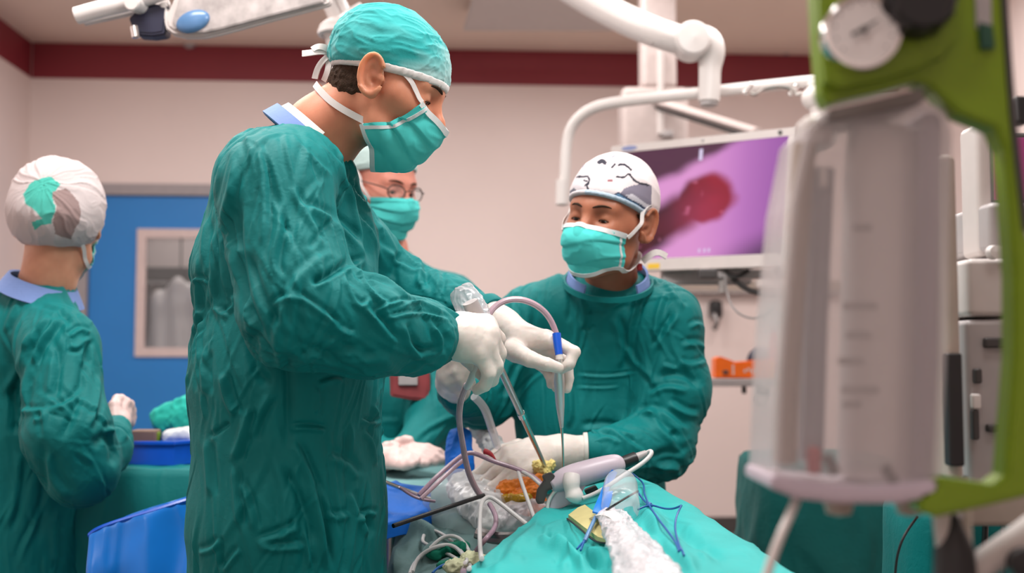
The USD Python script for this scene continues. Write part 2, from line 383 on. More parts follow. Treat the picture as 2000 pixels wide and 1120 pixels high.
M = dict(
    wall=plain('wall_paint', (.80, .68, .65), .7, var=.02, scale=2, bump=.05),
    band=plain('maroon_paint', (.225, .020, .032), .55, var=.04, scale=3),
    ceiling=plain('ceiling_paint', (.84, .69, .59), .8, var=.02, scale=2),
    floor=plain('floor_vinyl', (.13, .115, .11), .45, var=.15, scale=6),
    skirt=plain('skirting_vinyl', (.07, .06, .058), .5, var=.1),
    door=plain('blue_door', (.014, .20, .56), .45, var=.04, scale=3),
    trimgrey=plain('grey_frame', (.33, .30, .31), .5),
    framewhite=plain('cream_frame', (.62, .50, .48), .5),
    white=plain('white_enamel', (.74, .70, .68), .35, var=.02),
    offwhite=plain('offwhite_plastic', (.60, .55, .53), .4, var=.03),
    greyplastic=plain('grey_plastic', (.40, .37, .37), .4, var=.05),
    beige=plain('beige_plastic', (.42, .35, .30), .45, var=.05),
    darkgrey=plain('dark_grey_plastic', (.055, .05, .05), .45),
    black=plain('black_plastic', (.012, .012, .014), .4),
    navy=plain('navy_plastic', (.018, .02, .045), .4),
    lampblue=plain('blue_lens', (.10, .22, .42), .25, var=.2, scale=14),
    steel=plain('steel', (.62, .60, .58), .25, metal=1, var=.03),
    chrome=plain('chrome', (.85, .84, .83), .12, metal=1, var=.02),
    dullsteel=plain('dull_steel', (.30, .29, .29), .35, metal=1, var=.08),
    green=plain('green_enamel', (.18, .29, .004), .4, var=.05),
    orange=plain('orange_plastic', (.90, .16, .008), .4, var=.06, scale=18),
    lilac=plain('lilac_plastic', (.56, .48, .55), .38, var=.03),
    gown=cloth('teal_gown_cloth', (.0003, .168, .168), .35, .05, .62, .05, 80, .0025, .22),
    gowndark=cloth('dark_green_cloth', (.002, .090, .085), .6),
    drape=cloth('teal_drape_cloth', (.022, .36, .35), .3, .08, .62, .15, 60, .003, .25),
    drapepale=cloth('pale_teal_cloth', (.16, .33, .34), .35),
    drapegrey=cloth('grey_green_cloth', (.13, .22, .22), .4),
    cap=cloth('teal_cap_gauze', (.022, .36, .36), .35, .25, .85, .3, 70, .002),
    mask=cloth('aqua_mask_fabric', (.075, .57, .54), .12, .05, .85, .2, 200, .001),
    maskwhite=cloth('white_mask_edge', (.66, .68, .68), .15, .03, .85, .2, 200, .001),
    straps=cloth('white_tape_cloth', (.70, .66, .64), .15, .03, .85, .2, 200, .001),
    scrub=cloth('blue_scrub_cloth', (.18, .27, .55), .3, .06),
    glove=plain('latex_glove', (.72, .65, .60), .42, var=.06, scale=22, bump=.10, bscale=60, subsurface_weight=.15, subsurface_scale=.004),
    glovepink=plain('pink_latex_glove', (.72, .52, .49), .42, var=.06, scale=22, bump=.2, bscale=60),
    gauze=cloth('white_gauze', (.72, .74, .74), .4, .06),
    bluecloth=cloth('blue_sterile_cloth', (.006, .145, .62), .35, .1, .55),
    bluebag=plain('blue_polythene', (.010, .20, .72), .3, var=.15, scale=7, bump=.3, bscale=18),
    bluetray=plain('blue_tray_plastic', (.008, .10, .62), .25, var=.06),
    bluewire=plain('blue_wire', (.006, .085, .30), .4),
    cable=plain('grey_white_cable', (.58, .57, .57), .42, var=.04),
    pinktube=plain('pinkish_tube', (.52, .36, .42), .25, var=.12, scale=40, specular_tint=(1, 1, 1)),
    purpletube=plain('mauve_tube', (.36, .24, .31), .25, var=.18, scale=40),
    yellowpad=plain('yellow_pad', (.52, .46, .20), .7, var=.08),
    yellow=plain('yellow_mark', (.75, .48, .03), .6),
    red=plain('red_mark', (.45, .02, .03), .5),
    hair=plain('brown_hair', (.042, .023, .014), .75, spec=.15, var=.35, scale=160, bump=.8, bscale=350),
    skin_a=skin('tanned_skin', (.60, .245, .145)),
    skin_b=skin('warm_skin', (.36, .135, .075)),
    skin_c=skin('light_skin', (.60, .30, .19)),
    skin_d=skin('pink_skin', (.66, .27, .20)),
    iodine=skin('iodine_stained_skin', (.72, .15, .015), .1),
    eye=plain('eye_white', (.62, .56, .52), .15, var=.03),
    iris=plain('dark_iris', (.02, .012, .008), .1),
    film=film('clear_film', (.75, .74, .78), .14, .12, .08, 30),
    milky=film('milky_film', (.80, .76, .80), .34, .16, .3, 40),
    bouffant=film('bouffant_gauze', (.76, .70, .70), .70, .7, .25, 60),
    canister=film('canister_plastic', (.72, .67, .68), .20, .2, .04, 8), liner=film('liner_plastic', (.74, .67, .65), .62, .4, .04, 8), column=plain('column_paint', (.52, .44, .42), .6), satin=plain('satin_steel', (.72, .70, .68), .42, metal=.7, var=.03),
    glass=film('spectacle_glass', (.8, .8, .8), .06, .03, 0),
    screen=vcol('screen_picture', .35, .33, dark=True), print=vcol('cap_print', .85),
    pane=vcol('door_pane', .2),
)
# ---------------------------------------------------------------- the room
ex = np.array([1, .06, 0]) / math.hypot(1, .06); en = np.array([ex[1], -ex[0], 0]); UZ = np.array([0, 0, 1.0])
A0 = np.array([-3.0, 6.8, 0]); RW, RD, RH = 5.63, 8.2, 3.07
def wl(s, z, off=0): return A0 + ex * s + UZ * z + en * off
def wall_s(px, py=560):
    """Where along the back wall a picture column falls."""
    lo, hi = -1.0, 7.0
    for _ in range(40):
        m = (lo + hi) / 2
        if proj(wl(m, 1.1))[0] < px: lo = m
        else: hi = m
    return lo
def wall_z(px, py):
    s = wall_s(px); Yw = wl(s, 0)[1]; return P(px, py, Yw)[2]
def struct(name, mesh, m, parent='/World', label=None, smooth=False, cat=None):
    return obj(name, mesh, m, parent, smooth, label=label, kind='structure' if parent == '/World' else None, cat=cat if parent == '/World' else None)
def slab_on_wall(poly, off0, off1):
    """Polygon in (s, z) on the back wall, from off0 to off1 in front of it."""
    return prism(poly, A0 + en * off0, ex, UZ, off1 - off0)
ds0, ds1, dz1 = .36, 1.46, 2.13                                     # the door's opening
hole = Polygon([(-.1, 0), (RW + .1, 0), (RW + .1, RH), (-.1, RH)], [[(ds0, .002), (ds1, .002), (ds1, dz1), (ds0, dz1)]])
struct('wall_back', slab_on_wall(hole, -.12, 0), M['wall'], label='pale pinkish beige back wall behind the blue door', cat='wall')
struct('wall_left', prism([(0, 0), (RD, 0), (RD, RH), (0, RH)], A0 - ex * .1, en, UZ, -.1), M['wall'], label='pale beige side wall at the left edge', cat='wall')
struct('wall_right', prism([(0, 0), (RD, 0), (RD, RH), (0, RH)], A0 + ex * RW, en, UZ, .1), M['wall'], label='pale beige side wall seen right of the green device', cat='wall')
struct('wall_front', prism([(-.1, 0), (RW + .1, 0), (RW + .1, RH), (-.1, RH)], A0 + en * (RD + .1), ex, UZ, .1), M['wall'], label='pale beige wall behind the photographer', cat='wall')
def plan(z, th):
    return prism([(-.1, .12), (RW + .1, .12), (RW + .1, -RD - .1), (-.1, -RD - .1)], A0 + UZ * (z + (0 if th < 0 else th)), ex, -en, 0) if 0 else None
fl = cat(rbox(A0 + ex * RW / 2 + en * RD / 2 - UZ * .05, (RW + .3, RD + .4, .1), .002, np.stack([ex, -en, UZ], 1), 1))
struct('floor', fl, M['floor'], label='dark grey vinyl floor of the operating theatre', cat='floor')
struct('ceiling', cat(rbox(A0 + ex * RW / 2 + en * RD / 2 + UZ * (RH + .05), (RW + .3, RD + .4, .1), .002, np.stack([ex, -en, UZ], 1), 1)), M['ceiling'], label='warm beige ceiling above the maroon band', cat='ceiling')
bz0 = 2.845
struct('trim_1', slab_on_wall([(.006, bz0), (RW, bz0), (RW, RH - .001), (.006, RH - .001)], .0005, .006), M['band'], label='maroon painted band along the top of the back wall', cat='trim')
struct('trim_2', prism([(0.0, bz0), (RD, bz0), (RD, RH - .001), (0, RH - .001)], A0 + ex * .0005, en, UZ, .0055), M['band'], label='maroon painted band along the top of the left wall', cat='trim')
struct('trim_3', prism([(0.0, bz0), (RD, bz0), (RD, RH - .001), (0, RH - .001)], A0 + ex * (RW - .0005), en, UZ, -.0055), M['band'], label='maroon painted band along the top of the right wall', cat='trim')
struct('baseboard_back', slab_on_wall([(ds1 + .07, 0), (RW, 0), (RW, .10), (ds1 + .07, .10)], .0005, .012), M['skirt'], label='dark grey vinyl skirting along the back wall', cat='baseboard')
struct('baseboard_left', prism([(0.02, 0), (RD, 0), (RD, .10), (.02, .10)], A0 + ex * .0005, en, UZ, .012), M['skirt'], label='dark grey vinyl skirting along the left wall', cat='baseboard')
# the blue door
D = thing('door_1', 'bright blue theatre door with a pale framed window', 'door', wl((ds0 + ds1) / 2, 0), kind='structure')
w0, w1, z0, z1 = wall_s(263), wall_s(263) + .62, wall_z(263, 697), wall_z(263, 447)
leaf = Polygon([(ds0 + .02, .012), (ds1 - .02, .012), (ds1 - .02, dz1 - .02), (ds0 + .02, dz1 - .02)], [[(w0 + .03, z0 + .03), (w1 - .03, z0 + .03), (w1 - .03, z1 - .03), (w0 + .03, z1 - .03)]])
obj('door_leaf', slab_on_wall(leaf, -.06, -.012), M['door'], D, False)
fr = Polygon([(w0, z0), (w1, z0), (w1, z1), (w0, z1)], [[(w0 + .055, z0 + .055), (w1 - .055, z0 + .055), (w1 - .055, z1 - .055), (w0 + .055, z1 - .055)]])
obj('window_frame', slab_on_wall(fr, -.02, .006), M['framewhite'], D, False, label='cream window frame')
obj('window_pane', slab_on_wall([(w0 + .03, z0 + .03), (w1 - .03, z0 + .03), (w1 - .03, z1 - .03), (w0 + .03, z1 - .03)], -.036, -.030), M['glass'], D, False, label='clear window pane')
fr = Polygon([(ds0 - .055, 0), (ds1 + .055, 0), (ds1 + .055, dz1 + .055), (ds0 - .055, dz1 + .055)], [[(ds0 + .015, -.01), (ds1 - .015, -.01), (ds1 - .015, dz1 - .015), (ds0 + .015, dz1 - .015)]])
obj('door_frame', slab_on_wall(fr, -.06, .016), M['trimgrey'], D, False, label='grey metal door frame')
# the corridor that the pane shows
struct('wall_corridor', slab_on_wall([(-.3, 0), (2.4, 0), (2.4, 2.6), (-.3, 2.6)], -1.5, -1.42), M['wall'], label='grey corridor wall seen through the door window', cat='wall')
struct('ceiling_corridor', prism([(-.3, 0), (2.4, 0), (2.4, 1.4), (-.3, 1.4)], A0 + UZ * 2.6 - en * .12, ex, -en, .06), M['ceiling'], label='corridor ceiling behind the door', cat='ceiling')
rect_light('corridor_fill_light', wl(.9, 2.55, -.7), .5, .25, 7.0, WARM)  # unseen lamp added to brighten the view through the pane
# a pale coat and a dark box added for the pane's reflection and shadow
G = thing('reflection_coat', 'pale grey coat added for the reflection in the door window', 'coat', wl(.80, 1.0, -.6))
def coat(p):
    q = (p - wl(.80, 0, -.6)) @ np.stack([ex, en, UZ], 1)
    d = sunion([rc(q, (0, 0, 1.52), (0, 0, .9), .12, .24, (0, 1, 0), .5), rc(q, (-.12, 0, 1.47), (.16, 0, 1.47), .07, .07), rc(q, (.17, 0, 1.44), (.27, .02, 1.0), .06, .07), rc(q, (-.13, 0, 1.44), (-.2, .02, 1.0), .06, .07)], .07)
    return d - .012 * np.cos(q[:, 0] * 45 + np.sin(q[:, 2] * 5)) 
v, f = nets(coat, wl(.80, .6, -.6) - [.45, .3, 0], wl(.80, 1.7, -.6) + [.45, .3, 0], .018)
obj('coat_body', (v, f), M['offwhite'], G, True)
obj('hanger', tube([wl(.65, 1.55, -.6), wl(.80, 1.62, -.6), wl(.95, 1.55, -.6)], .012, 12), M['darkgrey'], G); obj('hanger_rod', tube([wl(.80, 1.60, -.6), wl(.80, 2.6, -.6)], .006, 4), M['darkgrey'], G)
G = thing('shade_box', 'dark box added for the shadow seen in the door window', 'box', wl(.50, 1.66, -1.2))
obj('box_body', rbox(wl(.50, 1.71, -1.25), (.5, .2, .10), .015, np.stack([ex, -en, UZ], 1)), M['darkgrey'], G)
obj('shelf', rbox(wl(.50, 1.645, -1.27), (.7, .26, .02), .004, np.stack([ex, -en, UZ], 1)), M['greyplastic'], G)
# little grey detectors under the ceiling
for px, py, w in ((360, 84, 'above the lamp head'), (1543, 97, 'left of the green device')):
    s = wall_s(px); c = wl(s, wall_z(px, py), .01)
    G = thing('wall_detector', 'small grey round detector on the maroon band ' + w, 'detector', c)
    obj('housing', lathe([(0, 0), (.036, 0), (.042, .012), (.038, .03), (.022, .045), (0, .048)], c - en * .005, en, 24), M['greyplastic'], G)
    obj('sensor', lathe([(0, .046), (.012, .046), (.010, .056), (0, .058)], c - en * .005, en, 16), M['darkgrey'], G)
# trunking and sockets on the back wall
G = thing('wall_trunking', 'pale horizontal supply rail on the wall under the monitor', 'rail', wl(wall_s(1420), 1.6))
s0, s1 = wall_s(1290), wall_s(1640); zt = wall_z(1440, 549); zb = wall_z(1440, 571)
obj('rail_body', rbox(wl((s0 + s1) / 2, (zt + zb) / 2, .035), (s1 - s0, .07, zt - zb), .01, np.stack([ex, -en, UZ], 1)), M['beige'], G)
obj('rail_lip', rbox(wl((s0 + s1) / 2, zb - .006, .04), (s1 - s0, .085, .014), .004, np.stack([ex, -en, UZ], 1)), M['greyplastic'], G, label='darker lower lip')
c = wl(wall_s(1503), wall_z(1503, 552), .10)
G = thing('socket_box', 'white socket box on the wall rail under the monitor', 'socket', c)
obj('box_body', rbox(c, (.22, .06, .085), .01, np.stack([ex, -en, UZ], 1)), M['white'], G)
obj('socket_face', lathe([(0, 0), (.02, 0), (.022, .004), (.016, .006), (0, .004)], c + en * .03, en, 20), M['greyplastic'], G)
# ---------------------------------------------------------------- equipment around the room
def slab(pxs, Y, depth, bevel=.004):
    """A picture outline at depth Y, as a solid reaching depth metres back."""
    q = [P(x, y, Y)[[0, 2]] for x, y in pxs]
    return prism(q, (0, Y + depth, 0), (1, 0, 0), (0, 0, 1), depth, bevel)
def PL(rows): return np.array([P(*r) for r in rows])
def ball(c, r, n=3, sc=(1, 1, 1)):
    m = trimesh.creation.icosphere(n, r); return trimesh.Trimesh(m.vertices * np.array(sc) + np.asarray(c), m.faces, process=False)
# pendant column
Yc = 5.4
G = thing('pendant_column', 'pale ceiling pendant column in front of the maroon band', 'column', P(1288, 120, Yc))
t0, t1 = P(1254, 60, Yc), P(1322, 60, Yc); zb = P(1288, 170, Yc)[2]; cx = (t0[0] + t1[0]) / 2
obj('shaft', rbox((cx, Yc + .09, (RH + zb) / 2), (t1[0] - t0[0], .18, RH - zb), .025), M['column'], G)
a, b = P(1214, 170, Yc), P(1346, 300, Yc)
obj('service_head', rbox(((a[0] + b[0]) / 2, Yc + .1, (a[2] + b[2]) / 2), (b[0] - a[0], .24, a[2] - b[2]), .03), M['column'], G)
obj('cable_duct', tube([P(1290, 95, Yc - .03), P(1290, 262, Yc - .03)], .016), M['offwhite'], G)
obj('duct_clip', rbox(P(1303, 262, Yc - .03), (.06, .03, .035), .008), M['greyplastic'], G, label='grey duct clip')
G = thing('spring_arm', 'thin pale boom with a dark lower edge above the monitor', 'boom', P(1375, 232, 5.0))
a, b = P(1272, 195, 5.44), P(1480, 258, 4.6)
obj('boom', tube([a, b], [.034, .03], 8, flat=.6), M['column'], G)
obj('shade_strip', tube([a - [0, 0, .03], b - [0, 0, .03]], .013, 6), M['darkgrey'], G, label='dark strip for the shaded boom underside')  # shade under the boom, modelled as a dark strip
# ceiling plate with posts
G = thing('ceiling_plate', 'pale hanging ceiling plate above the surgeon cap', 'plate', P(1050, 20, 5.9))
a, b, c2, d2 = P(905, 38, 6.2), P(1225, 58, 6.2), P(1160, 8, 5.6), P(925, 0, 5.6)
zpl = P(1050, 40, 6.0)[2]
pl = prism([(q[0], q[1]) for q in (a, b, c2, d2)], (0, 0, zpl), (1, 0, 0), (0, 1, 0), .03, .006)
obj('plate', pl, M['offwhite'], G, False)
for px in (1022, 1056):
    q = P(px, 30, 5.75); obj('post', tube([(q[0], q[1], zpl + .02), (q[0], q[1], RH)], .02, 6), M['white'], G)
# big pendant arm
Ya = 3.6
G = thing('pendant_arm', 'large white ceiling arm with a round joint and a short drop tube', 'arm', P(1350, 80, Ya))
up = P(1030, -75, Ya + .5)
sec = spline([np.append(up, .062), np.append(P(1190, 22, Ya + .2), .062), np.append(P(1300, 70, Ya + .03), .058), np.append(P(1352, 84, Ya), .056)], 30)
obj('arm_body', tube(sec[:, :3], sec[:, 3], sides=20, flat=.85), M['white'], G)
obj('arm_seam', tube(sec[:22, :3] + np.array([-.006, -.035, -.045]), .012), M['offwhite'], G, label='grey edge strip')
obj('elbow_joint', lathe([(0, 0), (.05, 0), (.060, .012), (.060, .09), (.05, .104), (0, .108)], P(1350, 82, Ya) + [0, .05, 0], (0, -1, 0), 36), M['white'], G)
el_ = [np.append(P(1352, 84, Ya + .02), .056), np.append(P(1376, 84, Ya + .02), .056), np.append(P(1388, 104, Ya + .02), .048), np.append(P(1387, 130, Ya + .02), .038), np.append(P(1386, 165, Ya + .02), .036), np.append(P(1385, 198, Ya + .02), .035)]
q = spline(el_, 26); obj('drop_tube', tube(q[:, :3], q[:, 3], sides=22), M['white'], G)
obj('tube_socket', lathe([(0, 0), (.028, 0), (.030, -.012), (.022, -.016), (0, -.012)], P(1385, 199, Ya + .02), (0, 0, 1), 22), M['greyplastic'], G, label='grey open tube end')
G = thing('ceiling_mount', 'white ceiling mount carrying the large pendant arm', 'mount', (up[0], up[1], RH - .3))
obj('pole', tube([up + [0, 0, -.05], (up[0], up[1], RH)], .06, 8, sides=24), M['white'], G)
obj('cover', lathe([(0, 0), (.17, 0), (.16, -.04), (.07, -.08), (0, -.08)], (up[0], up[1], RH), (0, 0, 1), 32), M['white'], G)
# curved rail over the monitor
Yr = 3.75
G = thing('curved_rail', 'bent white tube rail arching over the monitor', 'rail', P(1300, 190, Yr))
rl = PL([(1101, 392, Yr + .1), (1104, 330, Yr + .1), (1109, 272, Yr + .1), (1122, 240, Yr + .09), (1150, 216, Yr + .07), (1190, 203, Yr + .05), (1300, 189, Yr), (1450, 173, Yr - .1), (1605, 157, Yr - .2)])
obj('tube', tube(rl, .0195, 70, 16), M['white'], G)
obj('foot_socket', tube(PL([(1099, 352, Yr + .1), (1098, 400, Yr + .1)]), .024, 6), M['white'], G)
hk = PL([(1458, 170, Yr - .14), (1466, 182, Yr - .15), (1476, 184, Yr - .16), (1492, 174, Yr - .16), (1545, 173, Yr - .19), (1556, 184, Yr - .2), (1566, 182, Yr - .2)])
obj('hook_bar', tube(hk, .006, 40, 8), M['steel'], G, label='thin steel hook bar')
for px, py in ((1461, 174), (1549, 177)):
    c = P(px, py, Yr - .18); obj('hook_clip', rbox(c, (.020, .02, .045), .007, rotm(0, 0, 0) @ np.array([[.8, 0, .6], [0, 1, 0], [-.6, 0, .8]])), M['chrome'], G, label='shiny chrome clip')
c = P(1597, 192, Yr - .22)
obj('swivel_joint', cat(ball(c, .052, 3, (1, 1, .82)), tube([P(1590, 160, Yr - .2), P(1602, 190, Yr - .21), P(1622, 180, Yr - .22)], .022, 10)), M['white'], G, True)
obj('lower_swivel', cat(ball(P(1606, 265, Yr - .25), .05, 3, (1, 1, .9)), tube([c, P(1604, 262, Yr - .25)], .03, 6)), M['offwhite'], G, True)
# the monitor with the endoscope picture
TR, BR, TL = P(1556, 249, 3.42), P(1539, 520, 3.40), P(1196, 287, 3.78)
MX = TR - TL; MZ = TR - BR; BL = TL - MZ; mw, mh = np.linalg.norm(MX), np.linalg.norm(MZ); ux, uz = MX / mw, MZ / mh; nf = np.cross(ux, uz); nf /= np.linalg.norm(nf)
G = thing('monitor', 'flat theatre monitor showing a magenta endoscope picture', 'monitor', BL + MX / 2)
def on_mon(x, z, o): return BL + ux * x + uz * z + nf * o
bx, bt, bb = .022, .026, .040
frm = Polygon([(0, 0), (mw, 0), (mw, mh), (0, mh)], [[(bx, bb), (mw - bx, bb), (mw - bx, mh - bt), (bx, mh - bt)]])
obj('bezel', prism(frm, BL - nf * .02, ux, uz, .026), M['offwhite'], G, False)
obj('back_cover', prism([(.01, .01), (mw - .01, .01), (mw - .01, mh - .01), (.01, mh - .01)], BL - nf * .06, ux, uz, .042), M['offwhite'], G, False)
nx, nzv = 200, 120
U, V = np.meshgrid(np.linspace(0, 1, nx), np.linspace(0, 1, nzv), indexing='ij')
sv = (BL + ux * bx + uz * bb + nf * .003 + (U * (mw - 2 * bx))[..., None] * ux + (V * (mh - bb - bt))[..., None] * uz)
uvp = proj(sv)
def lrp(a, b, t): return np.asarray(a, float) + (np.asarray(b, float) - np.asarray(a, float)) * t[..., None]
def sst(x, a, b): t = np.clip((x - a) / (b - a), 0, 1); return t * t * (3 - 2 * t)
# what the endoscope sees, in the screen's own coordinates (0..1)
X_, Y_ = U, 1 - V
wob = (meshkit.fbm(np.stack([X_ * 5, Y_ * 4, 0 * X_], -1), 3, 5) - .5)
col = lrp((.62, .22, .62), (.36, .10, .42), sst(X_, .62, 1.02))
col = lrp((.80, .33, .70), (0, 0, 0), 0 * X_) * (1 - sst(X_, .45, .8))[..., None] + col * sst(X_, .45, .8)[..., None]
col = col * (1 - .75 * sst(Y_ + .5 * X_ - 1.18, .0, .30) * sst(X_, .5, .9))[..., None]
dark1 = sst(.60 - (X_ * .80 + Y_ * 1.15) + wob * .12, -.04, .10)               # plum shadow, top left
col = col * (1 - dark1)[..., None] + np.array([.095, .022, .06]) * dark1[..., None]
dc = np.hypot((X_ - .565) / .16, (Y_ - .50) / .215)                          # the red opening
cave = sst(1.12 - dc + wob * .5, -.08, .28)
tail = sst(.20 - np.abs(Y_ - (.95 - .80 * (X_ - .04)) + .03 + wob * .10) + (0.55 - X_) * .26, -.04, .14) * sst(.66 - X_, 0, .12)
cv = np.maximum(cave, tail)
rc_ = lrp((.045, .000, .010), (.34, .006, .030), np.clip(sst(X_, .34, .64) + wob * .7, 0, 1))
rc_ = rc_ + (sst(.30 - np.hypot(X_ - .50, (Y_ - .64) * .8), 0, .3) * .16)[..., None] * np.array([.7, .12, .28])
col = col * (1 - cv)[..., None] + rc_ * cv[..., None]
gl = sst(meshkit.noise(np.stack([X_ * 26, Y_ * 18, 0 * X_], -1), 9), .82, .95) * cv
col = col + gl[..., None] * np.array([.25, .08, .14])
for mx, my, ww, hh in ((.515, .085, .008, .05), (.545, .945, .005, .02), (.575, .945, .005, .02), (.60, .945, .005, .02)):
    k = ((np.abs(X_ - mx) < ww) & (np.abs(Y_ - my) < hh))[..., None]; col = np.where(k, (.80, .70, .95), col)
idx = np.arange(nx * nzv).reshape(nx, nzv)
qd = np.stack([idx[:-1, :-1], idx[1:, :-1], idx[1:, 1:], idx[:-1, 1:]], -1).reshape(-1, 4)
obj('screen', (sv.reshape(-1, 3), np.vstack([qd[:, :3], qd[:, [0, 2, 3]]])), M['screen'], G, True, label='lit screen with a pink and red endoscope picture', col=np.clip(col, 0, 1).reshape(-1, 3))
obj('maker_badge', prism([(math.cos(t) * .030, math.sin(t) * .008) for t in np.linspace(0, 6.28, 24)[:-1]], on_mon(.07, mh - .013, .006), ux, uz, .0015), plain('badge_blue', (.20, .24, .45), .4), G, False, label='small blue oval badge')
obj('warning_label', prism([(-.022, -.009), (.022, -.009), (.022, .009), (-.022, .009)], on_mon(mw * .30, bb * .36, .006), ux, uz, .001), M['yellow'], G, False, label='yellow label on the lower bezel')
obj('power_button', lathe([(0, 0), (.007, 0), (.007, .003), (0, .003)], on_mon(mw - .05, mh - .013, .006), nf, 14), M['darkgrey'], G)
obj('camera_dot', lathe([(0, 0), (.006, 0), (.005, .002), (0, .002)], on_mon(mw * .52, mh - .012, .006), nf, 12), M['greyplastic'], G)
c = BL + MX * .5 - nf * .12
obj('mount_plate', rbox(c + MZ * .06, (.3, .05, .12), .01), M['greyplastic'], G)
G = thing('monitor_bracket', 'grey bracket bar under the theatre monitor', 'bracket', P(1450, 540, 3.55))
obj('bar', rbox(P(1455, 536, 3.56), (.29, .05, .030), .006), M['greyplastic'], G)
obj('clamp_block', rbox(P(1382, 536, 3.5), (.058, .05, .03), .005), M['darkgrey'], G, label='dark clamp block')
obj('pivot', tube(PL([(1412, 520, 3.56), (1411, 572, 3.56)]), .014, 6), M['offwhite'], G)
obj('screw_knob', rbox(P(1517, 526, 3.5), (.012, .03, .03), .005), M['black'], G)
obj('arm_up', tube([P(1440, 530, 3.66), P(1480, 400, 3.75), P(1606, 268, Yr - .25)], .03, 12), M['offwhite'], G)
for rows, r, nm, lb in (([(1418, 528, 3.55), (1436, 548, 3.55), (1462, 566, 3.55), (1500, 576, 3.55), (1560, 585, 3.6)], .009, 'monitor_cable', 'thick dark cable sagging under the monitor to the right'),
                    ([(1416, 530, 3.53), (1440, 540, 3.53), (1462, 528, 3.53)], .007, 'monitor_cable', 'short dark cable looped close under the monitor bezel'),
                    ([(1415, 535, 3.52), (1420, 570, 3.52), (1436, 606, 3.5), (1470, 622, 3.5), (1502, 610, 3.5), (1521, 570, 3.5), (1523, 525, 3.52)], .0035, 'monitor_cable', 'thin grey cable hanging in a wide loop below the monitor')):
    obj(nm, tube(PL(rows), r, 40, 8), M['darkgrey'] if r > .005 else M['greyplastic'], label=lb, cat='cable')
c = wl(wall_s(1395), wall_z(1395, 606), .05)
G = thing('wall_hook', 'small black wall hook beside the assistant shoulder', 'hook', c)
obj('body', rbox(c, (.08, .10, .12), .028), M['black'], G)
obj('hook_tip', tube([c + [-.02, -.05, -.03], c + [-.006, -.07, -.08], c + [-.02, -.05, -.125]], .016, 12), M['dullsteel'], G)
# the orange unit on its shelf
Yo = 4.4
G = thing('equipment_shelf', 'narrow grey equipment shelf carrying the orange unit', 'shelf', P(1455, 746, Yo))
a, b = P(1380, 743, Yo), P(1600, 752, Yo)
obj('board', rbox(((a[0] + b[0]) / 2, Yo + .08, (a[2] + b[2]) / 2), (b[0] - a[0], .22, .03), .004), M['greyplastic'], G)
for px in (1453, 1484): obj('rail_clamp', rbox(P(px, 757, Yo), (.016, .03, .05), .004), M['darkgrey'], G)
obj('upright', tube([P(1575, 752, Yo + .15), P(1575, 1110, Yo + .15) * [1, 1, 0]], .02, 6), M['dullsteel'], G)
zs = (a[2] + b[2]) / 2 + .015
q = [P(x, y, Yo)[[0, 2]] for x, y in ((1397, 739), (1398, 700), (1408, 697), (1428, 704), (1436, 708), (1460, 706), (1514, 702), (1516, 740))]
q = [(x, max(z, zs)) for x, z in q]
G = thing('orange_unit', 'bright orange plastic case on the grey shelf', 'case', (P(1455, 740, Yo)[0], Yo + .05, zs))
obj('case_body', prism(q, (0, Yo + .1, 0), (1, 0, 0), (0, 0, 1), .1, .006), M['orange'], G, False)
obj('end_cap', rbox((P(1508, 721, Yo)[0], Yo + .05, zs + .038), (.022, .104, .070), .006), plain('bright_orange', (.95, .27, .01), .4), G, label='lighter orange end cap')
obj('latch', rbox((P(1417, 725, Yo)[0], Yo - .002, zs + .026), (.022, .01, .014), .003), M['darkgrey'], G)
for k, px in enumerate((1455, 1462, 1469, 1477)): obj('print_mark', rbox((P(px, 724, Yo)[0], Yo - .0006, zs + .03 + (.006 if k == 1 else 0)), (.010, .002, .012), .0008), M['offwhite'], G, label='worn white print')
obj('print_bar', rbox((P(1432, 722, Yo)[0], Yo - .0006, zs + .035), (.007, .002, .04), .0008), M['offwhite'], G)
c = P(1488, 700, Yo + .17)
G = thing('dark_cap_box', 'dark navy dome shaped box behind the orange case', 'box', c)
obj('dome', trimesh.intersections.slice_mesh_plane(ball(c + [0, 0, -.01], .062, 3, (1, .8, .9)), (0, 0, 1), c - [0, 0, .02], cap=False), M['navy'], G, True)
obj('foot', rbox(c + [0, 0, -.05], (.11, .09, .075), .01), M['navy'], G)
c = P(1512, 668, Yo + .08)
G = thing('red_bottle', 'thin dark red bottle behind the orange case', 'bottle', c + [0, 0, -.04])
obj('bottle_body', lathe([(0, -.12), (.02, -.12), (.02, 0), (.012, .02), (.009, .045), (0, .046)], c, (0, 0, 1), 18), M['red'], G)
obj('stopper', lathe([(0, .044), (.011, .044), (.011, .056), (0, .058)], c, (0, 0, 1), 14), M['greyplastic'], G)
c = P(1492, 766, Yo - .03)
G = thing('black_clamp', 'black clamp with a grey ring hanging below the orange case', 'clamp', c)
obj('jaw', rbox(c, (.045, .03, .035), .009), M['black'], G)
th = np.linspace(0, 2 * np.pi, 24)
obj('ring', tube([c + [-.012 + .022 * math.cos(t), -.01, -.03 + .022 * math.sin(t)] for t in th], .004), M['steel'], G)
# foot pedal on the floor by the back wall
c = np.array([P(1420, 1080, 6.0)[0], 6.0, .03])
G = thing('foot_pedal', 'dark foot pedal with a white button on the floor', 'pedal', c)
obj('pedal_base', rbox(c + [0, 0, 0], (.24, .22, .06), .02), M['black'], G)
obj('button', lathe([(0, 0), (.022, 0), (.022, .02), (.014, .03), (0, .032)], c + [-.03, -.02, .03], (0, 0, 1), 18), M['white'], G, label='white round button')
obj('lever', tube([c + [.03, -.05, .03], c + [.09, 0, .09], c + [.13, .03, .15]], .022, 10), M['black'], G)
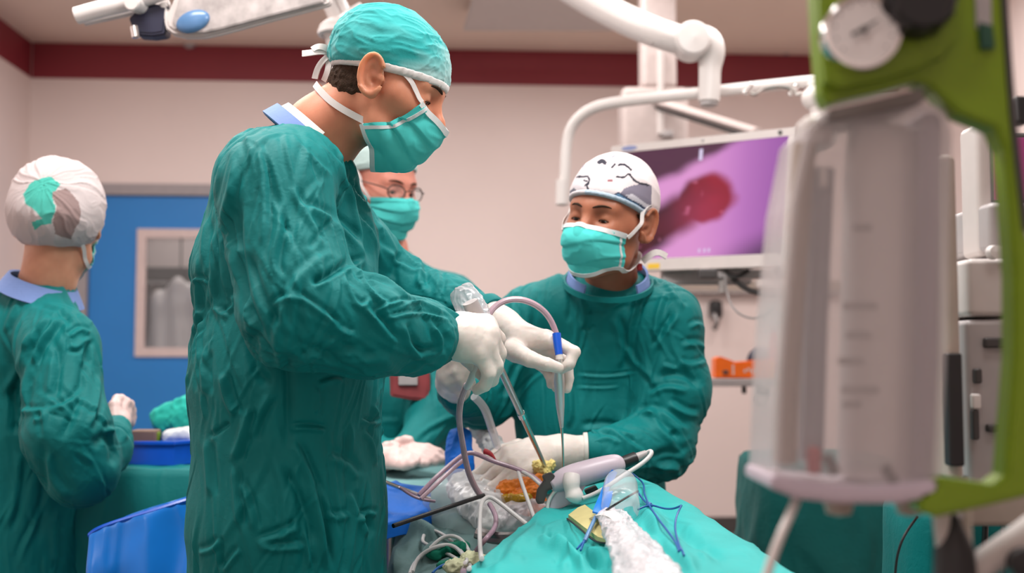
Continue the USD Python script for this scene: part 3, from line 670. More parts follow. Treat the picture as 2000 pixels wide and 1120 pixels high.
# the lamp head, top left
Yl = 2.62
G = thing('operating_lamp', 'grey operating lamp head with a blue oval lens and white handle', 'lamp', P(450, 20, Yl))
obj('lamp_head', slab([(318, 38), (322, 55), (336, 66), (362, 72), (400, 71), (432, 64), (520, 40), (648, 6), (640, -30), (380, -60), (345, -20)], Yl, .035, .012), M['offwhite'], G, 30)
obj('light_cover', slab([(336, 40), (342, 56), (362, 64), (400, 63), (430, 57), (520, 33), (632, 4), (625, -25), (385, -48), (352, -14)], Yl - .008, .02, .004), plain('mottled_cover', (.42, .38, .37), .3, var=.35, scale=26), G, 30, label='mottled grey light cover')
c = P(377, 42, Yl - .008)
obj('lens', trimesh.Trimesh(ball((0, 0, 0), .04, 3, (1.05, .35, .66)).vertices @ np.array([[.93, 0, .36], [0, 1, 0], [-.36, 0, .93]]) + c, ball((0, 0, 0), .04).faces, process=False), M['lampblue'], G, True, label='blue oval lens')
obj('pivot_block', slab([(250, 34), (258, 55), (268, 68), (296, 70), (322, 66), (330, 10), (300, 6), (272, 14)], Yl + .01, .05, .008), M['navy'], G, 30, label='dark navy pivot block')
obj('pivot_pin', tube([P(262, 52, Yl), P(266, 73, Yl)], .010, 4), M['chrome'], G)
obj('bracket_arm', tube(PL([(318, 8, Yl + .02), (326, 30, Yl + .02), (330, 50, Yl + .02)]), .010, 8), M['white'], G)
obj('handle', tube(PL([(149, 31, Yl), (200, 17, Yl), (262, 2, Yl), (330, -20, Yl)]), .0205, 24, 20), M['white'], G, label='white rounded handle')
obj('handle_knob', lathe([(0, 0), (.017, 0), (.020, .004), (.020, .05), (0, .05)], P(256, 4, Yl - .035), (.12, 1, .1), 24), M['white'], G)
obj('rear_handle', tube(PL([(165, 42, Yl + .05), (230, 28, Yl + .05), (330, 5, Yl + .05)]), .011, 16), M['offwhite'], G)
G = thing('lamp_arm', 'pale jointed lamp arm behind the surgeon cap', 'arm', P(665, 40, 3.2))
q = P(628, -60, 3.2)
obj('arm_tube', tube([q + [-.14, 0, RH - q[2]], q, P(650, 0, 3.2), P(672, 48, 3.2)], [.034, .034, .034, .036], 30, 20), M['offwhite'], G)
obj('ceiling_rose', lathe([(0, 0), (.11, 0), (.10, -.03), (.04, -.05), (0, -.05)], (q[0] - .14, 3.2, RH), (0, 0, 1), 28), M['white'], G)
obj('lamp_yoke', tube([P(640, -35, 2.66), P(650, -60, 2.95), P(640, -40, 3.2)], .02, 16), M['offwhite'], G)
obj('arm_rod', tube(PL([(648, -60, 3.16), (662, -10, 3.16), (678, 30, 3.16)]), .011, 8), M['white'], G)
obj('end_stub', tube(PL([(668, 52, 3.18), (700, 30, 3.16), (712, 24, 3.16)]), [.03, .032, .032], 8, 20), M['white'], G)
obj('cup', lathe([(0, .12), (.05, .12), (.066, .105), (.068, .09), (.05, .07), (.035, -.03), (0, -.03)], P(668, 108, 3.2) - [0, 0, .02], (0, 0, 1), 28), M['offwhite'], G)
obj('cup_rim', lathe([(.06, 0), (.071, .004), (.071, .016), (.06, .02), (.055, .01), (.06, 0)], P(668, 72, 3.2), (0, 0, 1), 28), M['white'], G, label='bright white rim')
# ---------------------------------------------------------------- people: heads, hands, clothes
def skull(q):
    return el(q, (-.010, 0, .043), (.101, .0775, .088))
def head_sd(q, nose=1.0):
    """A head in its own frame: x forward, y left, z up, origin between the ears."""
    d = skull(q); s = np.sign(q[:, 1]); a = q.copy(); a[:, 1] = np.abs(a[:, 1])
    d = smin(d, el(a, (.028, 0, -.006), (.066, .060, .092)), .03)
    d = smin(d, rc(a, (.0, .052, -.045), (.020, .047, -.074), .020, .020), .03)
    d = smin(d, rc(a, (.020, .047, -.074), (.074, .010, -.103), .019, .019), .03)
    d = smin(d, el(a, (.060, 0, -.075), (.038, .034, .034)), .03)
    d = smin(d, rc(a, (.066, .040, -.020), (.030, .060, -.010), .020, .018), .03)
    d = smin(d, rc(a, (.088, .006, .027), (.068, .046, .029), .010, .011), .016)
    d = smax(d, -el(a, (.103, .034, .006), (.020, .019, .014)), .016)
    d = smin(d, el(a, (.0728, .033, .006), (.0145, .0155, .0140)), .005)          # lids round the eye
    d = smax(d, -el(a, (.0885, .033, .0000), (.0090, .0125, .0026)), .0015)       # the slit between them
    d = smin(d, rc(a, (.086, 0, .018), (.110, 0, -.022), .0085, .0115), .014)
    d = smin(d, rc(a, (.110, 0, -.022), (.1155, 0, -.032), .0115, .0120), .008)
    d = smin(d, el(a, (.103, .0135, -.036), (.013, .0075, .009)), .008)
    d = smin(d, rc(a, (.094, .004, -.066), (.086, .021, -.068), .0075, .004), .008)   # lips
    d = smin(d, rc(a, (.091, .004, -.076), (.084, .019, -.074), .0080, .004), .006)
    # ears: a rim, a hollow, a lobe
    e = a - np.array([-.012, .0865, .004]); tl = .22
    ex_, ez_ = e[:, 0] * math.cos(tl) + e[:, 2] * math.sin(tl), -e[:, 0] * math.sin(tl) + e[:, 2] * math.cos(tl)
    e = e / 1.14; ex_, ez_ = ex_ / 1.14, ez_ / 1.14
    ey = e[:, 1] - .30 * np.clip(-ex_, -.004, .03) - .16 * np.clip(ez_, 0, .03)
    rx, rz = .0175, .030
    ang = np.arctan2(ez_ / rz, ex_ / rx); k0 = np.hypot(ex_ / rx, ez_ / rz) + 1e-9
    dr = np.hypot(ex_, ez_) * (1 - 1 / k0)
    rim = np.hypot(dr, ey - .004) - (.0042 + .0012 * (ez_ < -.02))
    gap = (ex_ > .008) & (ez_ < .012) & (ez_ > -.016)
    rim = np.where(gap, rim + .004, rim)
    disc = np.maximum(np.abs(ey + .001) - .0030, dr + .001)
    anti = np.hypot(np.hypot(ex_ / .0085 , (ez_ - .001) / .016) * .0085 - .0085, ey - .001) - .0026
    lobe = np.sqrt((ex_ - .004) ** 2 + (ey) ** 2 * 1.6 + (ez_ + .0285) ** 2) - .0075
    tragus = np.sqrt((ex_ - .0135) ** 2 + (ey) ** 2 + (ez_ + .004) ** 2) - .0055
    ear = smin(smin(smin(smin(rim, disc, .004), anti, .003), lobe, .006), tragus, .004)
    ear = smax(ear, -(np.sqrt(((ex_ - .004) / .6) ** 2 + (ey - .006) ** 2 + ((ez_ + .004) / 1.25) ** 2) - .0085), .004)
    ear = ear * 1.14
    root = rc(a, (-.002, .068, .002), (-.008, .083, .004), .012, .009)
    return smin(d, smin(ear, root, .006), .006)

class Head:
    def __init__(self, H, R, s=1.0): self.H, self.R, self.s = np.asarray(H, float), np.asarray(R), s
    def loc(self, p): return (p - self.H) @ self.R / self.s
    def w(self, q): return np.asarray(q, float) * self.s @ self.R.T + self.H
    def sd(self, p): return head_sd(self.loc(p)) * self.s

def body_mesh(hd, bones, k=.05, h=.0024, name='person'):
    """Head, neck, trunk and arms as one continuous skin; fine at the head, coarse under the clothes."""
    near = lambda p: hd.sd(p)
    def f(p):
        d = bonefield(p, bones, k)
        m = np.linalg.norm(p - hd.H, axis=1) < .24
        o = d.copy()
        if m.any(): o[m] = smin(d[m], hd.sd(p[m]), .028)
        return o
    pts = np.array([x for b in bones for x in (b[0], b[1])] + [hd.H]); pad = .2
    # the coarse body first, then the fine head and neck; both from one field, joined by clustering
    lo, hi = pts.min(0) - pad, pts.max(0) + pad
    c = 4; hh = h
    v, fc = nets(f, lo, hi, hh)
    v = relax(v, fc, 1, .4)
    keep = np.linalg.norm(v - hd.H, axis=1) < .165 * hd.s
    return cluster(v, fc, keep, .016)

def shell(G, th):
    """A sheet given as a grid of points, made th thick."""
    a, b = G.shape[:2]; v = G.reshape(-1, 3); idx = np.arange(a * b).reshape(a, b)
    q = np.stack([idx[:-1, :-1], idx[1:, :-1], idx[1:, 1:], idx[:-1, 1:]], -1).reshape(-1, 4)
    f = np.vstack([q[:, :3], q[:, [0, 2, 3]]]); n = vnorm(v, f)
    V = np.vstack([v, v - n * th]); F = [f, f[:, ::-1] + len(v)]
    edge = np.concatenate([idx[:, 0], idx[-1, 1:], idx[::-1, -1][1:], idx[0, ::-1][1:]])
    e0, e1 = edge[:-1], edge[1:]; m = len(v)
    F += [np.stack([e0, e0 + m, e1 + m], 1), np.stack([e0, e1 + m, e1], 1)]
    t = trimesh.Trimesh(V, np.vstack(F), process=False)
    return t

LOW = dict(c=[(.128, -.031), (.1245, -.058), (.112, -.090), (.083, -.124), (.030, -.146)], s=[(.070, .049, -.012), (.056, .058, -.036), (.042, .064, -.058), (.024, .067, -.069), (.004, .064, -.078)])
FIT = dict(c=[(.119, -.013), (.1310, -.038), (.1220, -.072), (.106, -.094), (.083, -.110)], s=[(.050, .0655, -.020), (.046, .068, -.040), (.042, .069, -.060), (.038, .068, -.078), (.034, .062, -.092)])
def mask_part(hd, who, ctl, edge_mat, pleats=3, amp=.0035, fabric='mask', bottom=True):
    nu, nv = 64, 56
    t = np.linspace(0, 1, nv); c = spline(np.array([(x, 0, z) for x, z in ctl['c']]), nv); s = spline(np.array(ctl['s']), nv)
    u = np.linspace(-1, 1, nu); au = np.abs(u)
    sh = (1 - au ** 2.3) ** .62
    G = np.zeros((nu, nv, 3))
    G[..., 0] = s[None, :, 0] + (c[None, :, 0] - s[None, :, 0]) * sh[:, None]
    G[..., 2] = s[None, :, 2] + (c[None, :, 2] - s[None, :, 2]) * (1 - au ** 1.6)[:, None]
    G[..., 1] = np.sign(u)[:, None] * s[None, :, 1] * (au ** .88)[:, None]
    fl = G.reshape(-1, 3)
    # keep clear of the face
    for _ in range(4):
        d = head_sd(fl); e = 1e-3
        g = np.stack([head_sd(fl + np.eye(3)[k] * e) - d for k in range(3)], 1) / e; g /= np.linalg.norm(g, axis=1, keepdims=True) + 1e-9
        fl = fl + g * np.clip(.004 - d, 0, .01)[:, None]
    G = fl.reshape(nu, nv, 3)
    idx = np.arange(nu * nv).reshape(nu, nv); q = np.stack([idx[:-1, :-1], idx[1:, :-1], idx[1:, 1:], idx[:-1, 1:]], -1).reshape(-1, 4)
    n = vnorm(G.reshape(-1, 3), np.vstack([q[:, :3], q[:, [0, 2, 3]]])).reshape(nu, nv, 3)
    if (n[nu // 2, nv // 3] @ np.array([1, 0, 0])) < 0: n = -n
    wv = t[None, :] * (pleats + .6) + .25 * np.sin(u * 2.2)[:, None]; saw = (wv % 1.0)
    fall = np.sin(np.clip(t * 1.12 - .06, 0, 1) * np.pi)[None, :] ** .6
    saw = np.where(saw < .86, saw / .86, (1 - saw) / .14) - .5
    G = G + n * (amp * saw * fall * (.55 + .75 * au[:, None]))[..., None]
    G = G + n * (.0012 * (ridge(np.stack([G[..., 0] * 40, G[..., 1] * 40, G[..., 2] * 60], -1), 4)))[..., None]
    Wd = hd.w(G.reshape(-1, 3)).reshape(nu, nv, 3)
    m = shell(Wd, .0016 * hd.s)
    nw = (n.reshape(-1, 3) @ hd.R.T).reshape(nu, nv, 3)
    if (m.face_normals[len(m.faces) // 8] @ nw[nu // 4, nv // 2]) < 0: m.invert()
    pth = obj('mask', m, M[fabric], who, True, label='aqua pleated surgical mask' if fabric == 'mask' else None)
    _base[pth] = _base[who]
    def band(line, nl, w, nm): obj(nm, ribbon(line[::3] + nl[::3] * .0012 * hd.s, nl[::3], w, .0016, 60), M[edge_mat], pth, 60, label='white mask edge band')
    k = 2
    band(Wd[:, 1], nw[:, 1], .011, 'edge_band')
    band(Wd[1, :], nw[1, :], .006, 'edge_band'); band(Wd[-2, :], nw[-2, :], .006, 'edge_band')
    if bottom: band(Wd[:, -2], nw[:, -2], .009, 'edge_band')
    return pth, Wd, nw

def strap(hd, who_mask, pts, w=.011, off=.003, mat_='straps', raw=False, n=50, lbl=None):
    """A flat tie over the head: points in the head's frame, laid on its skin."""
    L = spline(np.asarray(pts, float), n)
    e = 1e-3
    for _ in range(5):
        d = np.minimum(head_sd(L), skull(L) - .004)
        g = np.stack([np.minimum(head_sd(L + np.eye(3)[k] * e), skull(L + np.eye(3)[k] * e) - .004) - d for k in range(3)], 1); g /= np.linalg.norm(g, axis=1, keepdims=True) + 1e-9
        L = L + g * np.clip(off - d, 0 if not raw else 0, .02)[:, None]
    Lw = hd.w(L); g = g @ hd.R.T
    obj('strap', ribbon(Lw[::4] if n > 12 else Lw, g[::4] if n > 12 else g, w, .0009, n), M[mat_], who_mask, 60, label=lbl or 'white tie tape')

def cap_part(hd, who, plane_p, plane_n, infl, m, seed, wr=.0025, band=None, label=None, puff=None, freq=22, fd=(1, 0, .3), col=None, name='cap'):
    """A theatre cap: the skull grown outwards above a slanted plane."""
    plane_n = np.asarray(plane_n, float); plane_n /= np.linalg.norm(plane_n); fd = np.asarray(fd, float); fd /= np.linalg.norm(fd)
    def f(p):
        q = hd.loc(p); d = skull(q) - infl
        if puff is not None: d = smin(d, el(q, *puff), .05)
        return smax(d, -((q - np.asarray(plane_p)) @ plane_n), .006) * hd.s
    v, fc = nets(f, hd.H - .2, hd.H + .2, .0045); v = relax(v, fc, 2, .5); v, fc = halve(v, fc)
    n = vnorm(v, fc); q = hd.loc(v)
    up = np.clip(((q - np.asarray(plane_p)) @ plane_n) / .012, 0, 1)
    g = q - .78 * (q @ fd)[:, None] * fd
    g = g + .012 * np.stack([nz(q * 18, seed), nz(q * 18, seed + 1), nz(q * 18, seed + 2)], 1)
    dsp = wr * (ridge(g * freq * 2, seed + 3) * .8 + ridge(g * freq * 4.3, seed + 5) * .45)
    v = v + n * (dsp * up)[:, None]
    pth = obj(name, (v, fc), m, who, True, label=label, col=None if col is None else col(hd.loc(v), v)); _base[pth] = _base[who]
    if band:
        def fb(p):
            q = hd.loc(p); e = (q - np.asarray(plane_p)) @ plane_n
            return np.maximum(np.maximum(skull(q) - infl - .0034, e - band[0]), -e + band[1]) * hd.s
        vb, fb_ = nets(fb, hd.H - .16, hd.H + .16, .0032); obj('cap_band', (relax(vb, fb_, 2, .5), fb_), M[band[2]], pth, True, label='white cap edge tape')
    return pth

def eyes(hd, who, look=-.35, brow=True):
    for s in (1, -1):
        c = np.array([.0738, .033 * s, .0045]); R = .0122
        m = trimesh.creation.icosphere(3, R * hd.s); p = obj('eye', trimesh.Trimesh(m.vertices + hd.w(c), m.faces, process=False), M['eye'], who, True); _base[p] = _base[who]
        d = np.array([math.cos(look), 0, math.sin(look)]); cc = c + d * (R - .0014)
        m = trimesh.creation.icosphere(2, 1.0); vv = m.vertices * np.array([.0022, .0056, .0056])
        u = np.stack([d, [0, 1, 0], np.cross(d, [0, 1, 0])], 1)
        obj('iris', trimesh.Trimesh(hd.w(vv @ u.T + cc), m.faces, process=False), M['iris'], p, True, label='dark iris')
        L = spline([(.083, .0215 * s, -.0002), (.0880, .028 * s, .0030), (.0878, .036 * s, .0032), (.0825, .0455 * s, .0004)], 14)
        obj('eyelashes', tube(hd.w(L), .0011 * hd.s, sides=6), M['hair'], who, True)
        if brow:
            L = spline([(.0965, .012 * s, .0265), (.0945, .026 * s, .0315), (.0845, .043 * s, .031), (.0735, .053 * s, .024)], 16)
            v = tube(hd.w(L), np.interp(np.linspace(0, 1, 16), [0, .3, 1], [.0040, .0045, .0018]) * hd.s, sides=8, flat=.6)
            obj('eyebrow', v, M['hair'], who, True)

def hair_part(hd, who, lo_z, plane_p, plane_n, m='hair', xb=-.012, th=.0035):
    plane_n = np.asarray(plane_n, float) / np.linalg.norm(plane_n)
    def f(p):
        q = hd.loc(p); d = np.minimum(skull(q), el(q, (-.03, 0, -.01), (.075, .066, .075))) - th
        d = d + .0022 * nz(q * np.array([90, 90, 260]), 3) + .0016 * nz(q * np.array([260, 260, 60]), 8)
        e = (q - np.asarray(plane_p)) @ plane_n
        edge = lo_z + .010 * nz(q * 40, 6)
        return np.maximum(np.maximum(np.maximum(d, e - .012), edge - q[:, 2] + .35 * (q[:, 0] + .07)), q[:, 0] - xb) * hd.s
    v, fc = nets(f, hd.H - .16, hd.H + .16, .003)
    obj('hair', (relax(v, fc, 1, .4), fc), M[m], who, True, label='short brown hair below the cap')

def hand_part(who, chains, palm, m, name='glove', label=None, h=.0025, k=.007, wr=.00035, seed=3):
    """A gloved hand: the palm's bones, then each finger its own bent chain of (point, radius)."""
    pts = [c for ch in chains for c in ch] + [c for b in palm for c in ((b[0], b[2]), (b[1], b[3]))]
    P_ = np.array([p for p, r in pts]); pad = .03
    def f(p):
        d = sunion([rc(p, a, b, ra, rb, *([n, kk] if n is not None else [])) for a, b, ra, rb, n, kk in palm], .018)
        for ch in chains:
            dd = sunion([rc(p, ch[i][0], ch[i + 1][0], ch[i][1], ch[i + 1][1]) for i in range(len(ch) - 1)], .004)
            d = smin(d, dd, k)
        return d
    v, fc = nets(f, P_.min(0) - pad, P_.max(0) + pad, h); v = relax(v, fc, 2, .5)
    n = vnorm(v, fc); g = v * 1.0
    v = v + n * (wr * (ridge(g * 70, seed) + .6 * ridge(g * 150, seed + 1)))[:, None]
    return obj(name, (v, fc), M[m], who, True, label=label)

def creases(v, n, w, bones, seed, dens=1.0, ref=None):
    '''Short crisp creases scattered over the cloth, mostly along each limb's fold direction.'''
    from scipy.spatial import cKDTree
    rng = np.random.RandomState(seed + 500); d = np.zeros(len(v))
    if dens <= 0: return d
    tree = cKDTree(v); N = int(330 * dens); pick = rng.randint(0, len(v), N); own = w[pick].argmax(1) if bones is not None else None
    for j, i in enumerate(pick):
        L = .05 + .28 * rng.rand() ** 2; wd = .0026 + .0044 * rng.rand() ** 1.5; h = wd * (.36 + .5 * rng.rand()); nn = n[i]
        fd = np.asarray(bones[own[j]][6], float) if bones is not None else ref
        t = fd - nn * (fd @ nn) + 1e-6; t /= np.linalg.norm(t); s = np.cross(nn, t); a = rng.randn() * .30
        t, s = t * math.cos(a) + s * math.sin(a), s * math.cos(a) - t * math.sin(a); sg = 1 if rng.rand() < .5 else -1
        idx = np.array(tree.query_ball_point(v[i], L / 2 + .01))
        q = v[idx] - v[i]; x = q @ t; y = (q @ s + (rng.randn() * 1.1) * x * x + .0022 * np.sin(x * 40 + j)) * sg
        ok = (np.abs(y) < 5 * wd) & (n[idx] @ nn > .2)
        idx, x, y = idx[ok], x[ok], y[ok]
        tp = np.clip(1 - (2 * x / L) ** 2, 0, 1) ** 1.3
        d[idx] += h * tp * (np.exp(-(y / wd) ** 2) - .85 * np.exp(-((y - 1.9 * wd) / (1.1 * wd)) ** 2))
    return np.clip(d, -.010, .010)

def garment(who, bones, k, h, m, wr=1.0, strokes=(), name='gown', label=None, seed=0, fine=True, cut=None, near=None, crs=1.0):
    """Cloth over a body: bones (a, b, ra, rb, n, squeeze, fold direction, fold amplitude in mm, fold frequency)."""
    def f(p):
        d = bonefield(p, bones, k)
        return cut(p, d) if cut is not None else d
    pts = np.array([x for b in bones for x in (b[0], b[1])]); pad = max(max(b[2], b[3]) for b in bones) * 1.3 + .03
    v, fc = nets(f, pts.min(0) - pad, pts.max(0) + pad, h); v = relax(v, fc, 2, .5)
    if fine: v, fc = halve(v, fc)
    n = vnorm(v, fc)
    D = np.stack([rc(v, *b[:6]) for b in bones], 1); w = np.exp(-np.clip(D - D.min(1, keepdims=True), 0, .4) / .022); w /= w.sum(1, keepdims=True)
    wob = np.stack([nz(v * 7, seed + 21), nz(v * 7, seed + 22), nz(v * 7, seed + 23)], 1) * .045 + np.stack([nz(v * 19, seed + 24), nz(v * 19, seed + 25), nz(v * 19, seed + 26)], 1) * .012
    dsp = np.zeros(len(v)); mod = .35 + .9 * n01(v * 6, seed + 31)
    for i, b in enumerate(bones):
        sel = w[:, i] > .02
        if not sel.any(): continue
        x = v[sel] + wob[sel]; fd = np.asarray(b[6], float); fd /= np.linalg.norm(fd); fr = b[8]
        g = x - (x @ fd)[:, None] * fd * .80
        a = ridge(g * fr, seed + i) * .62 + ridge(g * fr * 2.1 + 7, seed + i + 50) * .38 + ridge(g * fr * 4.4 + 3, seed + i + 90) * .13
        dsp[sel] += w[sel, i] * a * b[7] * .001 * wr
    dsp *= mod
    n0 = n
    v = v + n * dsp[:, None]
    v = v + creases(v, n, w, bones, seed, crs)[:, None] * n
    if len(strokes):
        v = relax(v, fc, 1, .3)
        n = vnorm(v, fc); v = v + n0 * sculpt(v, n0, strokes, None if near is None else near(v))[:, None]
    return obj(name, (v, fc), m, who, True, label=label)
def bone(a, b, ra, rb, n=None, k=1.0, fd=(0, 0, 1), amp=5, fr=13): return (np.asarray(a, float), np.asarray(b, float), ra, rb, n, k, fd, amp, fr)
from shapely import contains_xy
# ---------------------------------------------------------------- the operating surgeon, in profile
who = thing('person', 'surgeon in a crumpled teal gown and teal gauze cap bending over the patient', 'person', (-.38, 2.0, 0))
hd = Head(P(757, 176, 1.985), rotm(-4, 23, 2), 1.0)
NB = P(628, 262, 2.0)
S1, E1, W1 = P(535, 375, 1.80), P(590, 640, 1.72), P(880, 655, 1.90)
S2, E2, W2 = P(640, 410, 2.20), P(765, 565, 2.34), P(965, 620, 2.20)
PEL, KNE = P(560, 1010, 2.0), np.array([-.37, 2.0, .45])
body_b = [(hd.w((-.035, 0, -.03)), NB, .060, .064), (NB, P(555, 420, 2.0), .055, .075), (P(555, 420, 2.0), PEL, .075, .10), (PEL, KNE, .10, .09),
          (P(580, 365, 1.93), S1, .05, .048), (P(610, 380, 2.08), S2, .05, .048), (S1, E1, .046, .040), (E1, W1, .042, .028), (S2, E2, .046, .040), (E2, W2, .042, .028), (KNE + [0, -.08, 0], (-.37, 1.9, .05), .075, .045), (KNE + [0, .08, 0], (-.37, 2.1, .05), .075, .045)]
obj('body', body_mesh(hd, body_b), M['skin_a'], who, True)
eyes(hd, who, -.6)
hair_part(hd, who, -.052, (-.10, 0, .0), (-.10, 0, 1.0), xb=-.016)
# sideburn in front of the ear
obj('sideburn', rbox(hd.w((.021, -.0715, .022)), (.016, .006, .030), .003, hd.R), M['hair'], who, True)
def gauze_col(q, v):
    '''The gauze is stretched thin and pale over the brow and wherever its pleats open.'''
    t = np.clip((q[:, 0] - .045) / .06 - (q[:, 2] - .09) / .10 + nz(q * np.array([30, 30, 90]), 3) * .25, 0, 1) * .75
    t = np.clip(t + .16 * nz(q * np.array([14, 20, 60]), 9), 0, .85)
    return np.array([.018, .33, .33]) * (1 - t[:, None]) + np.array([.36, .55, .54]) * t[:, None]
GAUZE = mat('cap_gauze', {'a': ('attribute', {'attribute': 'Col'}), 'tc': ('texture_coordinate', {}), 'n': ('noise_texture', {'scale': 90, 'detail': 5, 'distortion': .5}), 'b': ('bump', {'strength': .35, 'distance': .002}), 'p': ('principled_bsdf', {'roughness': .85, 'specular_ior_level': .2, 'sheen_weight': .25})},
            [('a.color', 'p.base_color'), ('tc.object', 'n.vector'), ('n.fac', 'b.height'), ('b.normal', 'p.normal')])
cap_part(hd, who, (-.10, 0, .006), (-.165, 0, 1.0), .0085, GAUZE, 3, .0030, (.0105, -.004, 'straps'), 'teal gauze theatre cap tied at the back', freq=24, fd=(1, 0, .25), col=gauze_col, puff=((-.045, 0, .065), (.075, .070, .070)))
mk, MW, MN = mask_part(hd, who, LOW, 'maskwhite', 3, .0045)
strap(hd, mk, [(.072, -.050, -.010), (.060, -.0665, .014), (.042, -.074, .026), (.024, -.080, .030), (.010, -.082, .024)], .0085)
strap(hd, mk, [(.072, .050, -.010), (.060, .0665, .014), (.042, .074, .026), (.024, .080, .030), (.010, .082, .024)], .0085)
for s in (-1, 1): obj('strap', ribbon([hd.w((.006, .066 * s, -.074)), hd.w((-.03, .069 * s, -.071)), hd.w((-.075, .062 * s, -.062)), hd.w((-.115, .035 * s, -.045)), hd.w((-.128, 0, -.040))],
    [hd.R @ np.array(x) for x in ((0, s, -.1), (-.1, s, 0), (-.5, s, .1), (-.9, .5 * s, .2), (-1, 0, .2))], .012, .0009), M['straps'], mk, 60, label='white tie tape')
# cap ties: a small bow at the back
kn = hd.w((-.118, -.004, .020))
for a, b, c in (((-.012, -.01, .004), (-.035, -.02, .0), (-.052, -.02, -.002)), ((-.008, -.008, -.005), (-.022, -.012, -.022), (-.030, -.012, -.046)), ((-.004, -.006, -.008), (-.006, -.014, -.030), (-.014, -.010, -.050)), ((-.006, -.01, .008), (-.022, -.016, .012), (-.034, -.018, .006))):
    obj('cap_tie', ribbon([kn, kn + np.array(a), kn + np.array(b), kn + np.array(c)], [(-.3, -1, .2)] * 4, .012, .0012, 20), M['straps'], who, 60, label='white cap tie end')
obj('cap_knot', ball(kn, .009, 3, (1.1, 1, .9)), M['straps'], who, True, label='white cap knot')
# the gown
bk = (0, 0, 1)
gb = [bone(P(618, 272, 2.0), P(545, 345, 2.0), .048, .098, (0, 1, 0), 1.1, (-.5, .0, 1), 3, 10),
      bone(P(531, 372, 2.0), P(515, 530, 2.0), .100, .110, (0, 1, 0), 1.5, bk, 7, 15), bone(P(515, 530, 2.0), P(560, 720, 2.0), .112, .160, (0, 1, 0), 1.25, bk, 7, 14),
      bone(P(560, 720, 2.0), P(565, 1000, 2.0), .162, .166, (0, 1, 0), 1.2, bk, 6, 12), bone(P(565, 1000, 2.0), (-.40, 2.0, .42), .166, .185, (0, 1, 0), 1.15, bk, 6, 12),
      bone(P(628, 350, 2.02), P(650, 470, 2.06), .062, .075, (0, 1, 0), 1.3, (.5, 0, -1), 5, 12), bone(P(645, 470, 2.05), P(610, 640, 2.0), .080, .13, (0, 1, 0), 1.2, bk, 5, 11),
      bone(P(572, 345, 1.90), S1, .088, .084, None, 1, (.3, 0, -1), 5, 12), bone(S1, P(580, 600, 1.73), .086, .090, None, 1, P(575, 600, 1.73) - S1, 7, 14),
      bone(P(590, 618, 1.73), P(715, 640, 1.77), .078, .072, (0, 1, 0), .9, (.8, .1, -.9), 8, 16), bone(P(715, 640, 1.77), P(815, 660, 1.85), .072, .058, (0, 1, 0), .85, (1, .2, -.55), 7, 17), bone(P(815, 655, 1.85), P(874, 650, 1.895), .053, .036, None, 1, (1, .1, .1), 3.5, 34),
      bone(S2, P(765, 560, 2.33), .068, .066, None, 1, (.6, .2, -1), 6, 14), bone(P(765, 560, 2.33), P(880, 596, 2.27), .064, .052, None, 1, (.5, 0, -1), 6, 16), bone(P(880, 596, 2.27), P(956, 616, 2.21), .048, .036, None, 1, (1, 0, -.4), 3, 30)]
def Z1(rows, ox=360, oy=180, s=2.074): return [(ox + x / s, oy + y / s) for x, y in rows]
def Z2(rows): return Z1(rows, 360, 640, 2.333)
